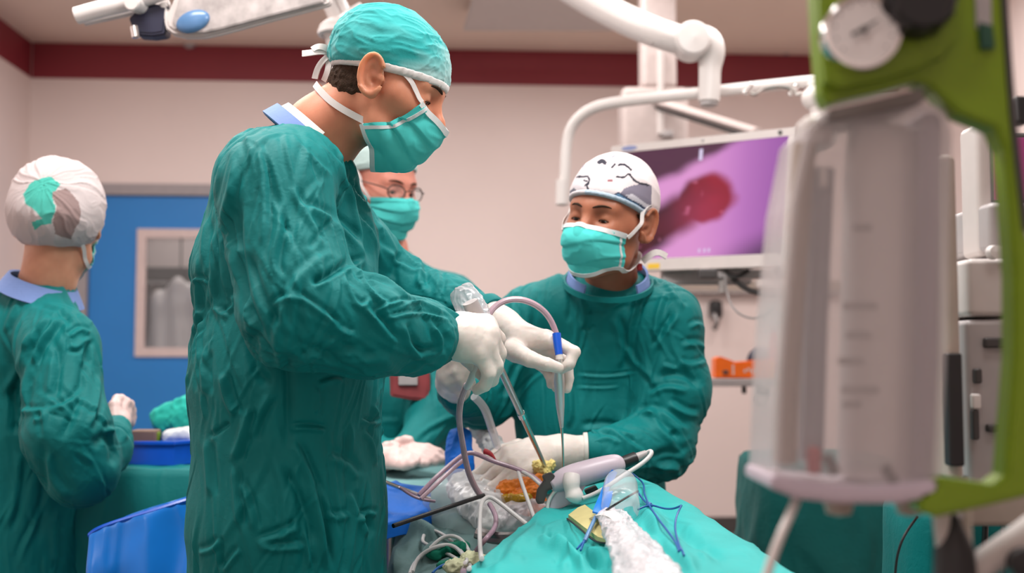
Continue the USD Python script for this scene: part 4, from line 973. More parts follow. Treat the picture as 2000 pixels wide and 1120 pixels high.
st = [
    (Z1([(230, 380), (212, 470), (205, 590), (222, 720), (245, 850), (300, 980), (350, 1080)]), 11, -11), (Z1([(255, 640), (290, 760), (330, 860), (400, 960)]), 9, -7),
    (Z1([(300, 190), (312, 300), (326, 470), (312, 650)]), 7, 5), (Z1([(390, 430), (382, 570), (362, 690), (398, 780)]), 7, 6), (Z1([(160, 220), (130, 330), (95, 480)]), 6, 4), (Z1([(95, 500), (80, 640), (88, 780)]), 6, 4.5),
    (Z1([(210, 250), (190, 380), (150, 560), (160, 700)]), 7, 5), (Z1([(120, 560), (110, 720), (130, 900)]), 6, 5), (Z1([(60, 640), (55, 800), (60, 1000)]), 6, 4),
    (Z1([(455, 455), (560, 500), (650, 570), (705, 640), (730, 720)]), 8, 6), (Z1([(590, 230), (655, 370), (690, 490), (735, 690)]), 7, 6), (Z1([(540, 200), (620, 320), (690, 480)]), 5, 4.5), (Z1([(470, 115), (570, 220), (650, 340)]), 5, 4),
    (Z1([(640, 230), (720, 400), (760, 560), (800, 690)]), 7, 5), (Z1([(420, 150), (500, 250), (600, 350)]), 6, 3.5), (Z1([(440, 360), (450, 430), (520, 540), (560, 640)]), 7, 4.5), (Z1([(500, 640), (560, 560), (620, 500)]), 7, -4),
    (Z1([(500, 760), (580, 745), (650, 700), (700, 660)]), 9, -9), (Z1([(520, 800), (620, 740), (700, 700), (740, 690)]), 6, 4), (Z1([(700, 690), (720, 760), (790, 840), (850, 870)]), 6, 5), (Z1([(640, 740), (690, 850), (725, 870), (760, 830)]), 5, 4.5),
    (Z1([(715, 850), (800, 960), (870, 1030)]), 7, 6), (Z1([(880, 930), (905, 1010), (960, 1090)]), 7, 6), (Z1([(1000, 950), (1035, 1000), (1030, 1060)]), 6, 5), (Z1([(880, 1000), (940, 1060), (1040, 1050)]), 6, 4),
    (Z1([(760, 900), (900, 850), (1070, 900)]), 4, 4), (Z1([(800, 930), (930, 900), (1080, 930)]), 4, 4), (Z1([(860, 880), (960, 850), (1080, 880)]), 3.5, 3), (Z1([(400, 800), (460, 830), (560, 900), (640, 960)]), 6, 4.5), (Z1([(360, 880), (400, 840), (480, 850)]), 6, 4), (Z1([(560, 880), (620, 960), (700, 990)]), 6, 3.5),
    (Z1([(370, 990), (480, 1060), (640, 1090), (850, 1080)]), 9, 4), (Z1([(150, 900), (200, 870), (190, 820)]), 5, 4), (Z1([(120, 870), (150, 900), (185, 915)]), 5, 4), (Z1([(30, 780), (60, 760), (100, 780)]), 4, 3.5),
    (Z1([(880, 640), (860, 700), (830, 760)]), 8, -6), (Z1([(940, 640), (955, 720), (945, 800)]), 7, 5), (Z1([(1000, 680), (1030, 760), (1010, 830)]), 6, 4), (Z1([(780, 520), (840, 620), (860, 680)]), 7, 4),
    # below the sleeve
    (Z2([(290, 0), (310, 110), (350, 220), (420, 260)]), 12, -9), (Z2([(455, 100), (470, 300), (470, 470), (500, 560)]), 11, -9), (Z2([(470, 480), (560, 660), (610, 850), (640, 1120)]), 8, 8), (Z2([(440, 620), (500, 720), (560, 860), (590, 1000)]), 9, -8),
    (Z2([(95, 90), (90, 200), (100, 320)]), 6, 5), (Z2([(170, 200), (200, 330), (240, 410)]), 7, 7), (Z2([(300, 350), (270, 470), (220, 620)]), 8, 7), (Z2([(400, 290), (330, 420), (300, 520)]), 8, 6), (Z2([(225, 620), (240, 800), (250, 930)]), 6, 5),
    (Z2([(100, 500), (110, 640), (120, 780)]), 6, 5), (Z2([(250, 690), (300, 830), (320, 940)]), 6, 5), (Z2([(480, 465), (570, 460), (650, 475)]), 5, 5), (Z2([(600, 270), (610, 340), (600, 400)]), 5, 3), (Z2([(610, 265), (680, 240), (730, 250)]), 5, 3), (Z2([(640, 600), (720, 620), (790, 700)]), 9, 4),
    (Z2([(850, 340), (880, 400), (900, 460), (895, 560)]), 5, 5), (Z2([(800, 420), (850, 440), (900, 430)]), 4, 4), (Z2([(810, 470), (850, 520), (870, 640)]), 5, 4), (Z2([(640, 850), (700, 870), (760, 850)]), 7, 4), (Z2([(740, 740), (800, 880), (850, 970)]), 8, 5), (Z2([(790, 890), (840, 850), (880, 860)]), 5, 4), (Z2([(830, 820), (850, 900), (840, 970)]), 5, -5),
    (Z2([(320, 990), (420, 960), (540, 900)]), 8, 6), (Z2([(330, 1000), (430, 1010), (560, 1000)]), 7, 5), (Z2([(170, 950), (165, 1020), (170, 1100)]), 5, -5), (Z2([(180, 1120), (220, 1060), (260, 1010)]), 6, 4), (Z2([(60, 1030), (130, 1010), (170, 960)]), 6, 4), (Z2([(550, 920), (560, 1000), (575, 1100)]), 4, 4), (Z2([(110, 500), (170, 460), (210, 430)]), 5, -5), (Z2([(560, 700), (600, 830), (640, 1000), (660, 1120)]), 6, 3.5)]
garment(who, gb, .034, .0062, M['gown'], 1.1, [(l, w_, a_ * 1.25) for l, w_, a_ in st], crs=2.2, label='crumpled teal surgical gown', seed=11)
# collar: pale blue undershirt and white neck tape
cb = [(P(545, 232, 2.0), P(600, 205, 2.0))]
ring = lambda c, ax1, ax2, n=40: [c + ax1 * math.cos(t) + ax2 * math.sin(t) for t in np.linspace(0, 2 * math.pi, n)]
nc_ = P(640, 268, 2.0); up_ = (P(733, 335, 2.0) - P(578, 200, 2.0)) / 2; nn_ = np.array([up_[2], 0, -up_[0]]); nn_ = -nn_ / np.linalg.norm(nn_)
arc = lambda c, ax1, ax2, a0, a1, n=40: [c + ax1 * math.cos(t) + ax2 * math.sin(t) for t in np.linspace(a0, a1, n)]
rg = arc(nc_ - nn_ * .010, up_ * .97, np.array([0, .094, 0]), math.pi * .45, math.pi * 1.55)
obj('neck_tape', ribbon(rg, [(r - nc_) / np.linalg.norm(r - nc_) + nn_ * .5 for r in rg], .018, .0022, 90), M['straps'], who, 60, label='white neck tape')
rg2 = arc(nc_ - nn_ * .030, up_ * 1.12, np.array([0, .108, 0]), math.pi * .55, math.pi * 1.45); obj('undershirt_collar', ribbon(rg2, [(r - nc_) / np.linalg.norm(r - nc_) + nn_ * .6 for r in rg2], .030, .003, 90), M['scrub'], who, 60, label='pale blue undershirt collar')
# hands
r9 = .0105
hR = [[(P(905, 642, 1.91), .026), (P(948, 634, 1.905), .0165), (P(973, 662, 1.94), .0130), (P(970, 692, 1.975), .0118), (P(954, 702, 1.985), .0108)],
      [(P(906, 654, 1.90), .026), (P(954, 654, 1.890), .0165), (P(975, 690, 1.915), .0130), (P(969, 722, 1.945), .0118), (P(952, 730, 1.965), .0108)],
      [(P(903, 665, 1.89), .025), (P(950, 675, 1.880), .0160), (P(969, 714, 1.892), .0125), (P(961, 743, 1.915), .0112), (P(945, 752, 1.935), .0102)],
      [(P(898, 674, 1.885), .022), (P(938, 693, 1.875), .0145), (P(955, 730, 1.878), .0115), (P(947, 753, 1.895), .0105), (P(932, 762, 1.915), .0096)],
      [(P(893, 668, 1.94), .022), (P(915, 700, 1.975), .0155), (P(935, 725, 1.985), .012), (P(950, 742, 1.975), .0105)]]
pR = [(P(868, 652, 1.89), P(905, 657, 1.895), .030, .034, (0, 1, .2), .85), (P(905, 650, 1.895), P(946, 640, 1.905), .034, .023, None, 1), (P(905, 658, 1.89), P(948, 660, 1.89), .034, .024, None, 1), (P(900, 668, 1.885), P(936, 688, 1.88), .033, .022, None, 1)]
hand_part(who, hR, pR, 'glove', label='white latex glove gripping the endoscope', seed=5)
hL = [[(P(1018, 660, 2.17), .024), (P(1068, 662, 2.135), .0155), (P(1122, 688, 2.11), .0115), (P(1112, 712, 2.105), .0105), (P(1097, 722, 2.11), .0095)],
      [(P(1018, 672, 2.18), .024), (P(1066, 682, 2.165), .0150), (P(1108, 704, 2.155), .0115), (P(1110, 740, 2.15), .0105), (P(1107, 760, 2.145), .0095)],
      [(P(1012, 684, 2.19), .022), (P(1056, 697, 2.19), .0140), (P(1088, 716, 2.195), .011), (P(1092, 745, 2.185), .010), (P(1086, 758, 2.17), .009)],
      [(P(1008, 690, 2.20), .020), (P(1045, 706, 2.21), .0125), (P(1066, 722, 2.215), .010), (P(1076, 742, 2.20), .0092), (P(1076, 752, 2.19), .0085)],
      [(P(1000, 684, 2.14), .021), (P(1035, 702, 2.10), .0155), (P(1068, 712, 2.08), .0125), (P(1091, 719, 2.085), .0105)]]
pL = [(P(952, 610, 2.205), P(985, 635, 2.19), .031, .029, None, 1), (P(985, 635, 2.19), P(1018, 664, 2.17), .030, .031, None, 1), (P(1018, 664, 2.17), P(1066, 664, 2.14), .030, .019, None, 1), (P(1016, 675, 2.18), P(1058, 690, 2.18), .029, .018, None, 1)]
hand_part(who, hL, pL, 'glove', label='white latex glove holding the suction tube like a pen', seed=9)
for c, d, r in ((P(866, 652, 1.89), P(880, 652, 1.895) - P(866, 652, 1.89), .037), (P(952, 609, 2.21), P(962, 616, 2.20) - P(952, 609, 2.21), .037)):
    d = d / np.linalg.norm(d); u = np.cross(d, [0, 1, 0]); u /= np.linalg.norm(u); w_ = np.cross(d, u)
    obj('cuff', tube([c - d * .012, c - d * .006, c + d * .008, c + d * .014], [r * .94, r * 1.03, r * 1.03, r * .95], sides=28), M['gown'], who, 40, label='gathered sleeve cuff')
# ---------------------------------------------------------------- the assistant opposite, looking down
who = thing('person', 'assistant in a white printed cap and teal gown leaning over the patient', 'person', (.22, 2.7, 0))
hd = Head(P(1188, 436, 2.42), rotm(-123, 2, -9), 1.01)
NB = P(1193, 575, 2.545)
S1, E1, W1 = P(1295, 640, 2.53), P(1288, 870, 2.50), P(1150, 880, 2.40)     # his left arm
S2, E2, W2 = P(1042, 635, 2.64), P(943, 782, 2.61), P(885, 760, 2.42)
PEL = P(1175, 980, 2.72)
body_b = [(hd.w((-.03, 0, -.03)), NB, .058, .054), (NB, P(1185, 690, 2.68), .054, .075), (P(1185, 690, 2.68), PEL, .075, .10), (PEL, (.22, 2.74, .45), .10, .09), (P(1250, 640, 2.58), S1, .06, .055), (P(1100, 640, 2.63), S2, .06, .055),
          (S1, E1, .052, .042), (E1, W1, .042, .028), (S2, E2, .05, .042), (E2, W2, .042, .028), ((.14, 2.74, .45), (.14, 2.76, .05), .08, .045), ((.30, 2.74, .45), (.30, 2.76, .05), .08, .045)]
obj('body', body_mesh(hd, body_b, h=.0028), M['skin_b'], who, True)
eyes(hd, who, -.55)
hair_part(hd, who, -.03, (-.10, 0, .0), (-.12, 0, 1.0), xb=.02, th=.003)
def cap_print(q, v):
    """Grey hills, a blue lake and loose ink strokes printed on white cloth (a plain landscape print)."""
    uv = proj(v) + np.stack([nz(q * 70, 3), nz(q * 70, 4)], 1) * 1.2
    c = np.tile(np.array([.72, .65, .66]), (len(q), 1)); fr = ((v - hd.H) @ (CAMP - hd.H)) > -.05
    pz = lambda pts: [(1060 + x / 4.0, 280 + y / 4.0) for x, y in pts]
    def fill(pts, colr):
        g = Polygon(pz(pts)); m = contains_xy(g, uv[:, 0], uv[:, 1]) & fr; c[m] = colr
    def ink(pts, w, colr=(.03, .03, .045)):
        d, _, t = seglist_dist(uv, spline(np.array(pz(pts), float), 24) if len(pts) > 2 else np.array(pz(pts), float)); c[(d < w) & fr] = colr
    fill([(600, 400), (640, 350), (700, 330), (760, 320), (850, 330), (850, 500), (780, 490), (690, 430)], (.22, .20, .26))
    fill([(500, 445), (590, 390), (640, 420), (700, 450), (770, 500), (740, 560), (620, 520)], (.17, .33, .52))
    fill([(640, 400), (700, 400), (830, 480), (810, 520), (740, 480)], (.60, .58, .64))
    fill([(400, 130), (470, 120), (440, 240), (380, 330), (260, 390), (230, 330), (280, 180)], (.62, .57, .60))
    fill([(205, 380), (240, 350), (280, 390), (230, 410)], (.16, .16, .20)); fill([(280, 150), (330, 150), (320, 190), (290, 190)], (.34, .34, .44))
    ink([(445, 150), (465, 140), (485, 152)], 4.5); ink([(540, 185), (560, 160)], 2.2); ink([(590, 170), (640, 170), (690, 210)], 2.2); ink([(580, 265), (640, 262), (670, 240), (720, 290), (830, 330)], 2.0); ink([(515, 290), (540, 292)], 2.6, (.30, .12, .14))
    ink([(270, 265), (350, 265), (365, 300), (330, 330)], 1.9); ink([(320, 290), (360, 310), (350, 330)], 1.5); ink([(250, 385), (350, 378), (345, 340)], 1.9); ink([(540, 110), (560, 100)], 1.8, (.3, .3, .34))
    ink([(430, 440), (520, 430), (590, 390), (640, 420), (740, 470), (800, 510)], 1.6, (.05, .07, .13)); ink([(620, 480), (650, 490), (690, 480), (720, 520)], 1.4, (.05, .10, .2)); ink([(690, 540), (740, 500), (800, 515)], 3.0, (.06, .08, .16)); ink([(560, 440), (600, 480), (650, 500)], 1.3, (.06, .14, .25))
    return c
cap_part(hd, who, (.0, 0, .030), (-.30, .0, 1.0), .0110, M['print'], 23, .0012, None, 'white theatre cap with a grey and blue landscape print', puff=((-.03, 0, .068), (.084, .076, .078)), freq=12, col=cap_print)
def bandf(p):
    q = hd.loc(p); pn = np.array([-.30, .0, 1.0]) / np.linalg.norm([-.30, .0, 1.0]); e = (q - np.array([0, 0, .030])) @ pn
    return np.maximum(np.maximum(skull(q) - .0132, e - .0045), -e - .005) * hd.s
vb, fb = nets(bandf, hd.H - .17, hd.H + .17, .0035); vb = relax(vb, fb, 2, .5)
bcol = np.where((hd.loc(vb)[:, 1] > -.01)[:, None], np.array([.42, .52, .62]), np.array([.66, .60, .62])); obj('cap_band', (vb, fb), M['print'], who, True, label='pale blue folded cap rim', col=bcol)
mk, MW, MN = mask_part(hd, who, FIT, 'maskwhite', 2, .0035)
for s in (1, -1):
    strap(hd, mk, [(.050, .0665 * s, -.022), (.030, .0745 * s, -.004), (-.002, .090 * s, .030), (-.030, .086 * s, .062), (-.035, .065 * s, .105), (-.035, .03 * s, .128)], .0085, .010)
    strap(hd, mk, [(.036, .063 * s, -.094), (.010, .064 * s, -.100), (-.03, .062 * s, -.085), (-.075, .045 * s, -.06), (-.09, .0, -.055)], .011, .004)
q0 = hd.w((-.055, .066, -.075))
obj('strap_end', ribbon([q0, q0 + [.03, 0, .02], q0 + [.055, .01, .012]], [(0, -1, .3)] * 3, .014, .0015, 14), M['straps'], mk, 60, label='loose white tape end')
gb = [bone(P(1190, 594, 2.535), P(1175, 645, 2.60), .080, .14, (0, 1, 0), .9, (0, 0, 1), 3, 10), bone(P(1170, 660, 2.62), P(1150, 800, 2.66), .145, .165, (0, 1, 0), .80, (.1, 0, 1), 4.5, 11), bone(P(1150, 800, 2.66), (.20, 2.72, .45), .168, .19, (0, 1, 0), .85, (0, 0, 1), 5, 10),
      bone(P(1250, 605, 2.56), P(1295, 632, 2.53), .08, .080, None, 1, (.8, 0, -.6), 4.5, 14), bone(P(1295, 632, 2.53), P(1312, 760, 2.52), .082, .080, None, 1, (.7, .2, -.8), 6.5, 15), bone(P(1312, 760, 2.52), P(1286, 868, 2.49), .078, .072, None, 1, (.9, .2, -.3), 7, 15),
      bone(P(1284, 870, 2.48), P(1220, 882, 2.43), .070, .054, None, 1, (.7, .2, -.8), 7, 16), bone(P(1220, 882, 2.43), P(1165, 880, 2.405), .050, .037, None, 1, (1, 0, .3), 4, 28),
      bone(P(1100, 605, 2.58), P(1042, 628, 2.64), .08, .080, None, 1, (.5, 0, -1), 5, 13), bone(P(1042, 628, 2.64), P(945, 775, 2.62), .078, .066, None, 1, (-.4, 0, -1), 6, 13), bone(P(940, 785, 2.60), P(895, 765, 2.44), .062, .044, None, 1, (1, .3, -.3), 6, 16)]
def A9(rows): return [(900 + x / 2.241, 500 + y / 2.241) for x, y in rows]
st = [(A9([(460, 60), (480, 200), (470, 300)]), 6, -4), (A9([(520, 160), (540, 260), (530, 330)]), 5, 4), (A9([(660, 260), (700, 380), (690, 500)]), 7, 5), (A9([(780, 130), (760, 250), (740, 330), (730, 480)]), 6, 5), (A9([(870, 80), (940, 180), (980, 240)]), 6, 5), (A9([(900, 150), (860, 260), (850, 380)]), 6, 5), (A9([(850, 420), (900, 330), (960, 250)]), 6, 5), (A9([(940, 180), (900, 300), (840, 470), (790, 620)]), 7, -5),
      (A9([(840, 540), (920, 515), (1000, 530), (1060, 580)]), 10, -10), (A9([(820, 620), (900, 580), (1000, 600)]), 6, 5), (A9([(960, 400), (1040, 390), (1090, 430)]), 6, 4.5), (A9([(950, 460), (1010, 480), (1080, 460)]), 6, 4.5), (A9([(880, 480), (950, 500)]), 5, 4),
      (A9([(770, 700), (870, 690), (940, 740), (1000, 780)]), 8, 6), (A9([(520, 770), (640, 760), (760, 800)]), 7, 5), (A9([(560, 830), (640, 800), (700, 830)]), 5, 4), (A9([(820, 640), (870, 760), (960, 830)]), 8, 5), (A9([(900, 640), (980, 690), (1050, 700)]), 7, 5), (A9([(920, 760), (960, 830), (1000, 860)]), 7, -6), (A9([(500, 520), (640, 530), (780, 510)]), 3, 3), (A9([(500, 575), (600, 580), (700, 575)]), 2.5, 2.5),
      (A9([(470, 540), (480, 680), (470, 760)]), 5, 4), (A9([(330, 120), (300, 240), (290, 380)]), 6, 4), (A9([(240, 110), (230, 230), (250, 330)]), 6, 4), (A9([(830, 900), (900, 860), (980, 880)]), 8, -7), (A9([(860, 950), (930, 930), (960, 980)]), 8, 6), (A9([(1000, 320), (1040, 300), (1085, 350)]), 5, 4), (A9([(180, 640), (230, 560), (250, 470)]), 6, 4), (A9([(540, 250), (600, 240), (640, 260)]), 4, -3.5), (A9([(530, 310), (560, 320), (590, 300)]), 4, -3.5)]
garment(who, gb, .040, .0072, M['gown'], 1.0, [(l, w_, a_ * 1.3) for l, w_, a_ in st], crs=.9, label='teal surgical gown with a chest panel', seed=37)
nc_ = P(1188, 543, 2.50)
for nm, r1, r2, dz, w, mm, lb in (('neck_tape', .100, .098, -.010, .012, 'gown', 'teal neck tape'), ('undershirt_collar', .090, .088, .002, .024, 'scrub', 'violet blue undershirt collar')):
    rg = [nc_ + np.array([math.cos(t) * r1, math.sin(t) * r2, dz + .046 * math.sin(t)]) for t in (np.linspace(0, 2 * math.pi, 40) if nm == 'neck_tape' else np.linspace(-math.pi * .28, math.pi * 1.28, 40))]
    obj(nm, ribbon(rg, [(r - nc_) / np.linalg.norm(r - nc_) + [0, 0, .25] for r in rg], w, .0025, 90), M[mm], who, 60, label=lb)
c = hd.w((-.06, .058, -.088)); obj('collar_tag', rbox(c, (.012, .008, .016), .003), M['red'], who, label='small red tag on the collar')
# left glove on the patient
hA = [[(P(1045, 884, 2.375), .026), (P(990, 886, 2.37), .0165), (P(955, 908, 2.35), .013), (P(930, 930, 2.335), .0118), (P(916, 948, 2.325), .0108)],
      [(P(1045, 895, 2.36), .026), (P(996, 902, 2.345), .0165), (P(966, 925, 2.315), .013), (P(942, 945, 2.30), .0118), (P(928, 958, 2.295), .0108)],
      [(P(1045, 905, 2.345), .024), (P(1006, 917, 2.32), .0155), (P(982, 938, 2.29), .0125), (P(962, 952, 2.275), .0112), (P(950, 962, 2.27), .0104)],
      [(P(1048, 912, 2.335), .022), (P(1020, 925, 2.305), .014), (P(1002, 942, 2.28), .0115), (P(986, 953, 2.27), .0104), (P(976, 961, 2.265), .0096)],
      [(P(1050, 880, 2.39), .023), (P(1012, 872, 2.42), .0155), (P(980, 880, 2.43), .0125), (P(955, 895, 2.425), .011)]]
pA = [(P(1158, 880, 2.405), P(1095, 884, 2.385), .033, .034, None, 1), (P(1095, 884, 2.385), P(1045, 888, 2.37), .036, .036, None, 1), (P(1045, 888, 2.37), P(996, 888, 2.36), .034, .022, None, 1), (P(1045, 900, 2.35), P(1006, 910, 2.33), .034, .021, None, 1)]
hand_part(who, hA, pA, 'glove', label='white latex glove resting on the patient head', seed=15)
c, d = P(1160, 880, 2.404), np.array([-1, 0, .0]); obj('cuff', tube([c - d * .014, c - d * .005, c + d * .010, c + d * .016], [.037, .0405, .040, .036], sides=28), M['gown'], who, 40, label='gathered sleeve cuff')
gl = P(1145, 880, 2.40); obj('glove_rim', tube([gl + [.002, 0, 0], gl - [.006, 0, 0]], [.0385, .038], sides=28), M['glove'], who, 40, label='rolled white glove rim')
hB = [[(P(880, 742, 2.33), .024), (P(868, 728, 2.29), .015), (P(885, 712, 2.265), .012), (P(905, 712, 2.26), .011), (P(915, 722, 2.27), .010)],
      [(P(880, 745, 2.33), .024), (P(872, 738, 2.28), .015), (P(892, 726, 2.255), .012), (P(910, 728, 2.255), .011), (P(918, 736, 2.27), .010)],
      [(P(882, 748, 2.33), .022), (P(880, 748, 2.275), .0145), (P(900, 740, 2.255), .0115), (P(914, 742, 2.26), .0105), (P(920, 748, 2.27), .0095)],
      [(P(886, 752, 2.33), .020), (P(890, 756, 2.28), .013), (P(906, 751, 2.26), .0105), (P(916, 752, 2.265), .0095), (P(921, 755, 2.275), .009)],
      [(P(890, 738, 2.34), .021), (P(910, 728, 2.33), .015), (P(925, 722, 2.31), .012), (P(932, 728, 2.29), .0105)]]
hand_part(who, hB, [(P(893, 762, 2.42), P(884, 748, 2.35), .032, .032, None, 1), (P(884, 745, 2.35), P(872, 736, 2.30), .031, .022, None, 1), (P(886, 750, 2.34), P(886, 750, 2.29), .030, .021, None, 1)], 'glove', label='grey-white latex glove under the surgeon hand', seed=25)
c = P(894, 764, 2.43); d = P(884, 748, 2.35) - c; d /= np.linalg.norm(d); obj('cuff', tube([c - d * .014, c - d * .005, c + d * .010, c + d * .016], [.037, .0405, .040, .036], sides=28), M['gown'], who, 40, label='gathered sleeve cuff')
# ---------------------------------------------------------------- the nurse at the left, from behind
who = thing('person', 'nurse in a white bouffant cap seen from behind at the instrument table', 'person', (-1.18, 2.65, 0))
hd = Head(P(116, 440, 2.62), rotm(97, 8, 0), 1.0)
NB = P(95, 545, 2.62)
S1, E1, W1 = P(115, 690, 2.52), P(155, 910, 2.44), P(225, 838, 2.66)
body_b = [(hd.w((-.03, 0, -.03)), NB, .050, .054), (NB, P(45, 680, 2.69), .05, .08), (P(45, 680, 2.69), P(20, 1000, 2.72), .08, .09), (P(20, 1000, 2.72), (-1.2, 2.74, .45), .09, .08), (P(80, 650, 2.62), S1, .045, .048), (S1, E1, .045, .038), (E1, W1, .04, .026), (P(20, 660, 2.75), P(-90, 700, 2.85), .045, .045),
          (P(-90, 700, 2.85), P(0, 900, 3.0), .046, .038), (P(0, 900, 3.0), P(200, 840, 2.9), .036, .026), ((-1.14, 2.7, .45), (-1.14, 2.7, .05), .075, .045), ((-1.28, 2.76, .45), (-1.28, 2.76, .05), .075, .045)]
obj('body', body_mesh(hd, body_b, h=.0036), M['skin_c'], who, True)
eyes(hd, who)
hair_part(hd, who, -.02, (-.10, 0, .02), (-.05, 0, 1.0), xb=.01, th=.004)
# a gathered hair bundle under the cap, the green tape and the cap itself
m = ball((0, 0, 0), .05, 4, (1, .8, .8)); vv = hd.w(m.vertices + np.array([-.088, -.028, .055])); obj('hair_bun', trimesh.Trimesh(vv, m.faces, process=False), M['hair'], who, True, label='dark hair bun under the cap')
def bf(p):
    q = hd.loc(p); d = smin(el(q, (-.022, 0, .055), (.124, .104, .100)), el(q, (-.045, 0, .0), (.104, .096, .070)), .05)
    return smax(d, -(q[:, 2] + .060 - .20 * q[:, 0]), .02) * hd.s
v, fc = nets(bf, hd.H - .2, hd.H + .2, .005); v = relax(v, fc, 3, .5); v, fc = halve(v, fc); n = vnorm(v, fc); q = hd.loc(v)
rad = np.stack([q[:, 0] + .08, q[:, 1], q[:, 2] - .06], 1); th = np.arctan2(rad[:, 2], rad[:, 1]); g = np.stack([th * 3.2, q[:, 2] * 5, q[:, 0] * 5], 1) + .5 * np.stack([nz(q * 22, 4), nz(q * 22, 5), 0 * th], 1)
v = v + n * ((ridge(g, 6) * .0026 + ridge(g * 2.3, 7) * .0010 + ridge(g * 4.6, 8) * .0004))[:, None]
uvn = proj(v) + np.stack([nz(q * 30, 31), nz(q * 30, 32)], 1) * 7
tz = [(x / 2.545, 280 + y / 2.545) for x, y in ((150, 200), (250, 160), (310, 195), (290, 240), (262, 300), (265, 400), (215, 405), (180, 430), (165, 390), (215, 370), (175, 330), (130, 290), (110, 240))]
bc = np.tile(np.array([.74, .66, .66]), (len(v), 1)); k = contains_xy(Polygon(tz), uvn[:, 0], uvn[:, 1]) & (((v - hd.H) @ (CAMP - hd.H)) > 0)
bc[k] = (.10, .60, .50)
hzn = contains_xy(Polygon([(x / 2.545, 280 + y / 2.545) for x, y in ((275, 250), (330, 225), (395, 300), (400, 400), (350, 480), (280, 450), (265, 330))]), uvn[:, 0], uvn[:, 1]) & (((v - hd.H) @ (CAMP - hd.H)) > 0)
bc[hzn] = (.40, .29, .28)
bmat = mat('bouffant_print', {'a': ('attribute', {'attribute': 'Col'}), 't': ('translucent_bsdf', {}), 'p': ('principled_bsdf', {'roughness': .85, 'specular_ior_level': .2}), 'm': ('mix_closure', {'fac': .25})}, [('a.color', 'p.base_color'), ('a.color', 't.color'), ('p.BSDF', 'm.closure1'), ('t.BSDF', 'm.closure2')], 'm.closure')
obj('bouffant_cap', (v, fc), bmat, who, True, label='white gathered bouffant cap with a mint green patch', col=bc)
mk, MW, MN = mask_part(hd, who, FIT, 'maskwhite', 2, .003)
strap(hd, mk, [(.036, -.063, -.094), (.0, -.064, -.085), (-.03, -.066, -.06), (-.05, -.06, -.05)], .009, .004)
gb = [bone(P(85, 585, 2.63), P(45, 668, 2.67), .076, .122, None, 1, (.3, 0, -1), 3, 11), bone(P(45, 668, 2.67), P(30, 850, 2.70), .130, .150, (0, 1, 0), .85, (.2, 0, -1), 6, 12), bone(P(30, 850, 2.70), (-1.22, 2.74, .35), .150, .19, (0, 1, 0), .9, (0, 0, 1), 6, 11),
      bone(P(85, 635, 2.60), P(115, 682, 2.52), .078, .080, None, 1, (.6, 0, -1), 5, 14), bone(P(115, 682, 2.52), P(132, 850, 2.44), .082, .084, None, 1, (.15, 0, -1), 7.5, 14), bone(P(132, 850, 2.44), P(158, 920, 2.45), .086, .074, None, 1, (.5, .3, -.6), 7, 14),
      bone(P(160, 915, 2.46), P(200, 875, 2.58), .070, .056, None, 1, (.6, .6, .2), 6, 16), bone(P(205, 880, 2.58), P(224, 842, 2.65), .054, .038, None, 1, (.4, .6, .4), 4, 26), bone(P(0, 640, 2.74), P(-90, 700, 2.85), .085, .08, None, 1, (0, 0, 1), 5, 13), bone(P(-90, 700, 2.85), P(0, 900, 3.0), .08, .07, None, 1, (0, 0, 1), 5, 13), bone(P(0, 900, 3.0), P(190, 842, 2.9), .065, .04, None, 1, (1, 0, 0), 5, 14)]
N8 = lambda rows: [(x / 2.545, 280 + y / 2.545) for x, y in rows]; N3 = lambda rows: [(x / 2.334, 640 + y / 2.334) for x, y in rows]
st = [(N8([(250, 850), (180, 930), (120, 1040)]), 6, 6), (N8([(290, 850), (220, 960), (160, 1100)]), 6, 5), (N8([(300, 830), (250, 860)]), 5, 3), (N8([(350, 850), (270, 960), (250, 1110)]), 9, -8), (N8([(380, 850), (440, 870), (470, 900)]), 5, 5), (N8([(345, 970), (400, 930), (450, 950)]), 5, 5), (N8([(440, 960), (410, 1040), (420, 1110)]), 6, 6), (N8([(100, 780), (60, 850), (20, 950)]), 5, 3.5),
      (N3([(230, 60), (235, 200), (215, 330)]), 8, 7), (N3([(140, 0), (120, 90), (60, 230), (10, 320)]), 8, 6), (N3([(130, 130), (110, 260), (80, 370)]), 7, 6), (N3([(220, 0), (160, 120), (140, 250)]), 6, 4), (N3([(80, 380), (150, 385), (215, 380)]), 6, 6), (N3([(215, 385), (340, 330), (380, 260)]), 6, 5), (N3([(400, 40), (385, 180), (350, 350), (270, 530)]), 9, -8), (N3([(445, 210), (440, 340), (400, 470)]), 6, 6), (N3([(380, 50), (350, 90), (310, 80)]), 5, 4), (N3([(470, 480), (540, 470), (580, 520)]), 6, 5), (N3([(420, 560), (480, 500), (520, 560), (510, 640)]), 9, -8), (N3([(210, 560), (240, 690), (320, 790)]), 9, 5), (N3([(150, 420), (190, 420), (205, 380)]), 6, 5), (N3([(60, 240), (70, 420), (60, 500)]), 10, -9), (N3([(190, 500), (200, 700), (175, 1000)]), 9, -6), (N3([(80, 560), (70, 760), (20, 930)]), 8, 5), (N3([(250, 830), (245, 960), (255, 1100)]), 7, 5)]
garment(who, gb, .040, .0075, M['gown'], 1.1, [(l, w_, a_ * 1.3) for l, w_, a_ in st], crs=1.0, label='crumpled teal surgical gown', seed=71)
nc_ = P(82, 548, 2.62)
rg = [nc_ + np.array([math.cos(t) * .086, math.sin(t) * .080, -.022 - .028 * math.cos(t) + .012 * math.sin(t)]) for t in np.linspace(0, 2 * math.pi, 40)]
obj('undershirt_collar', ribbon(rg, [(r - nc_) / np.linalg.norm(r - nc_) + [0, 0, .8] for r in rg], .046, .003, 90), M['scrub'], who, 60, label='pale blue undershirt collar')
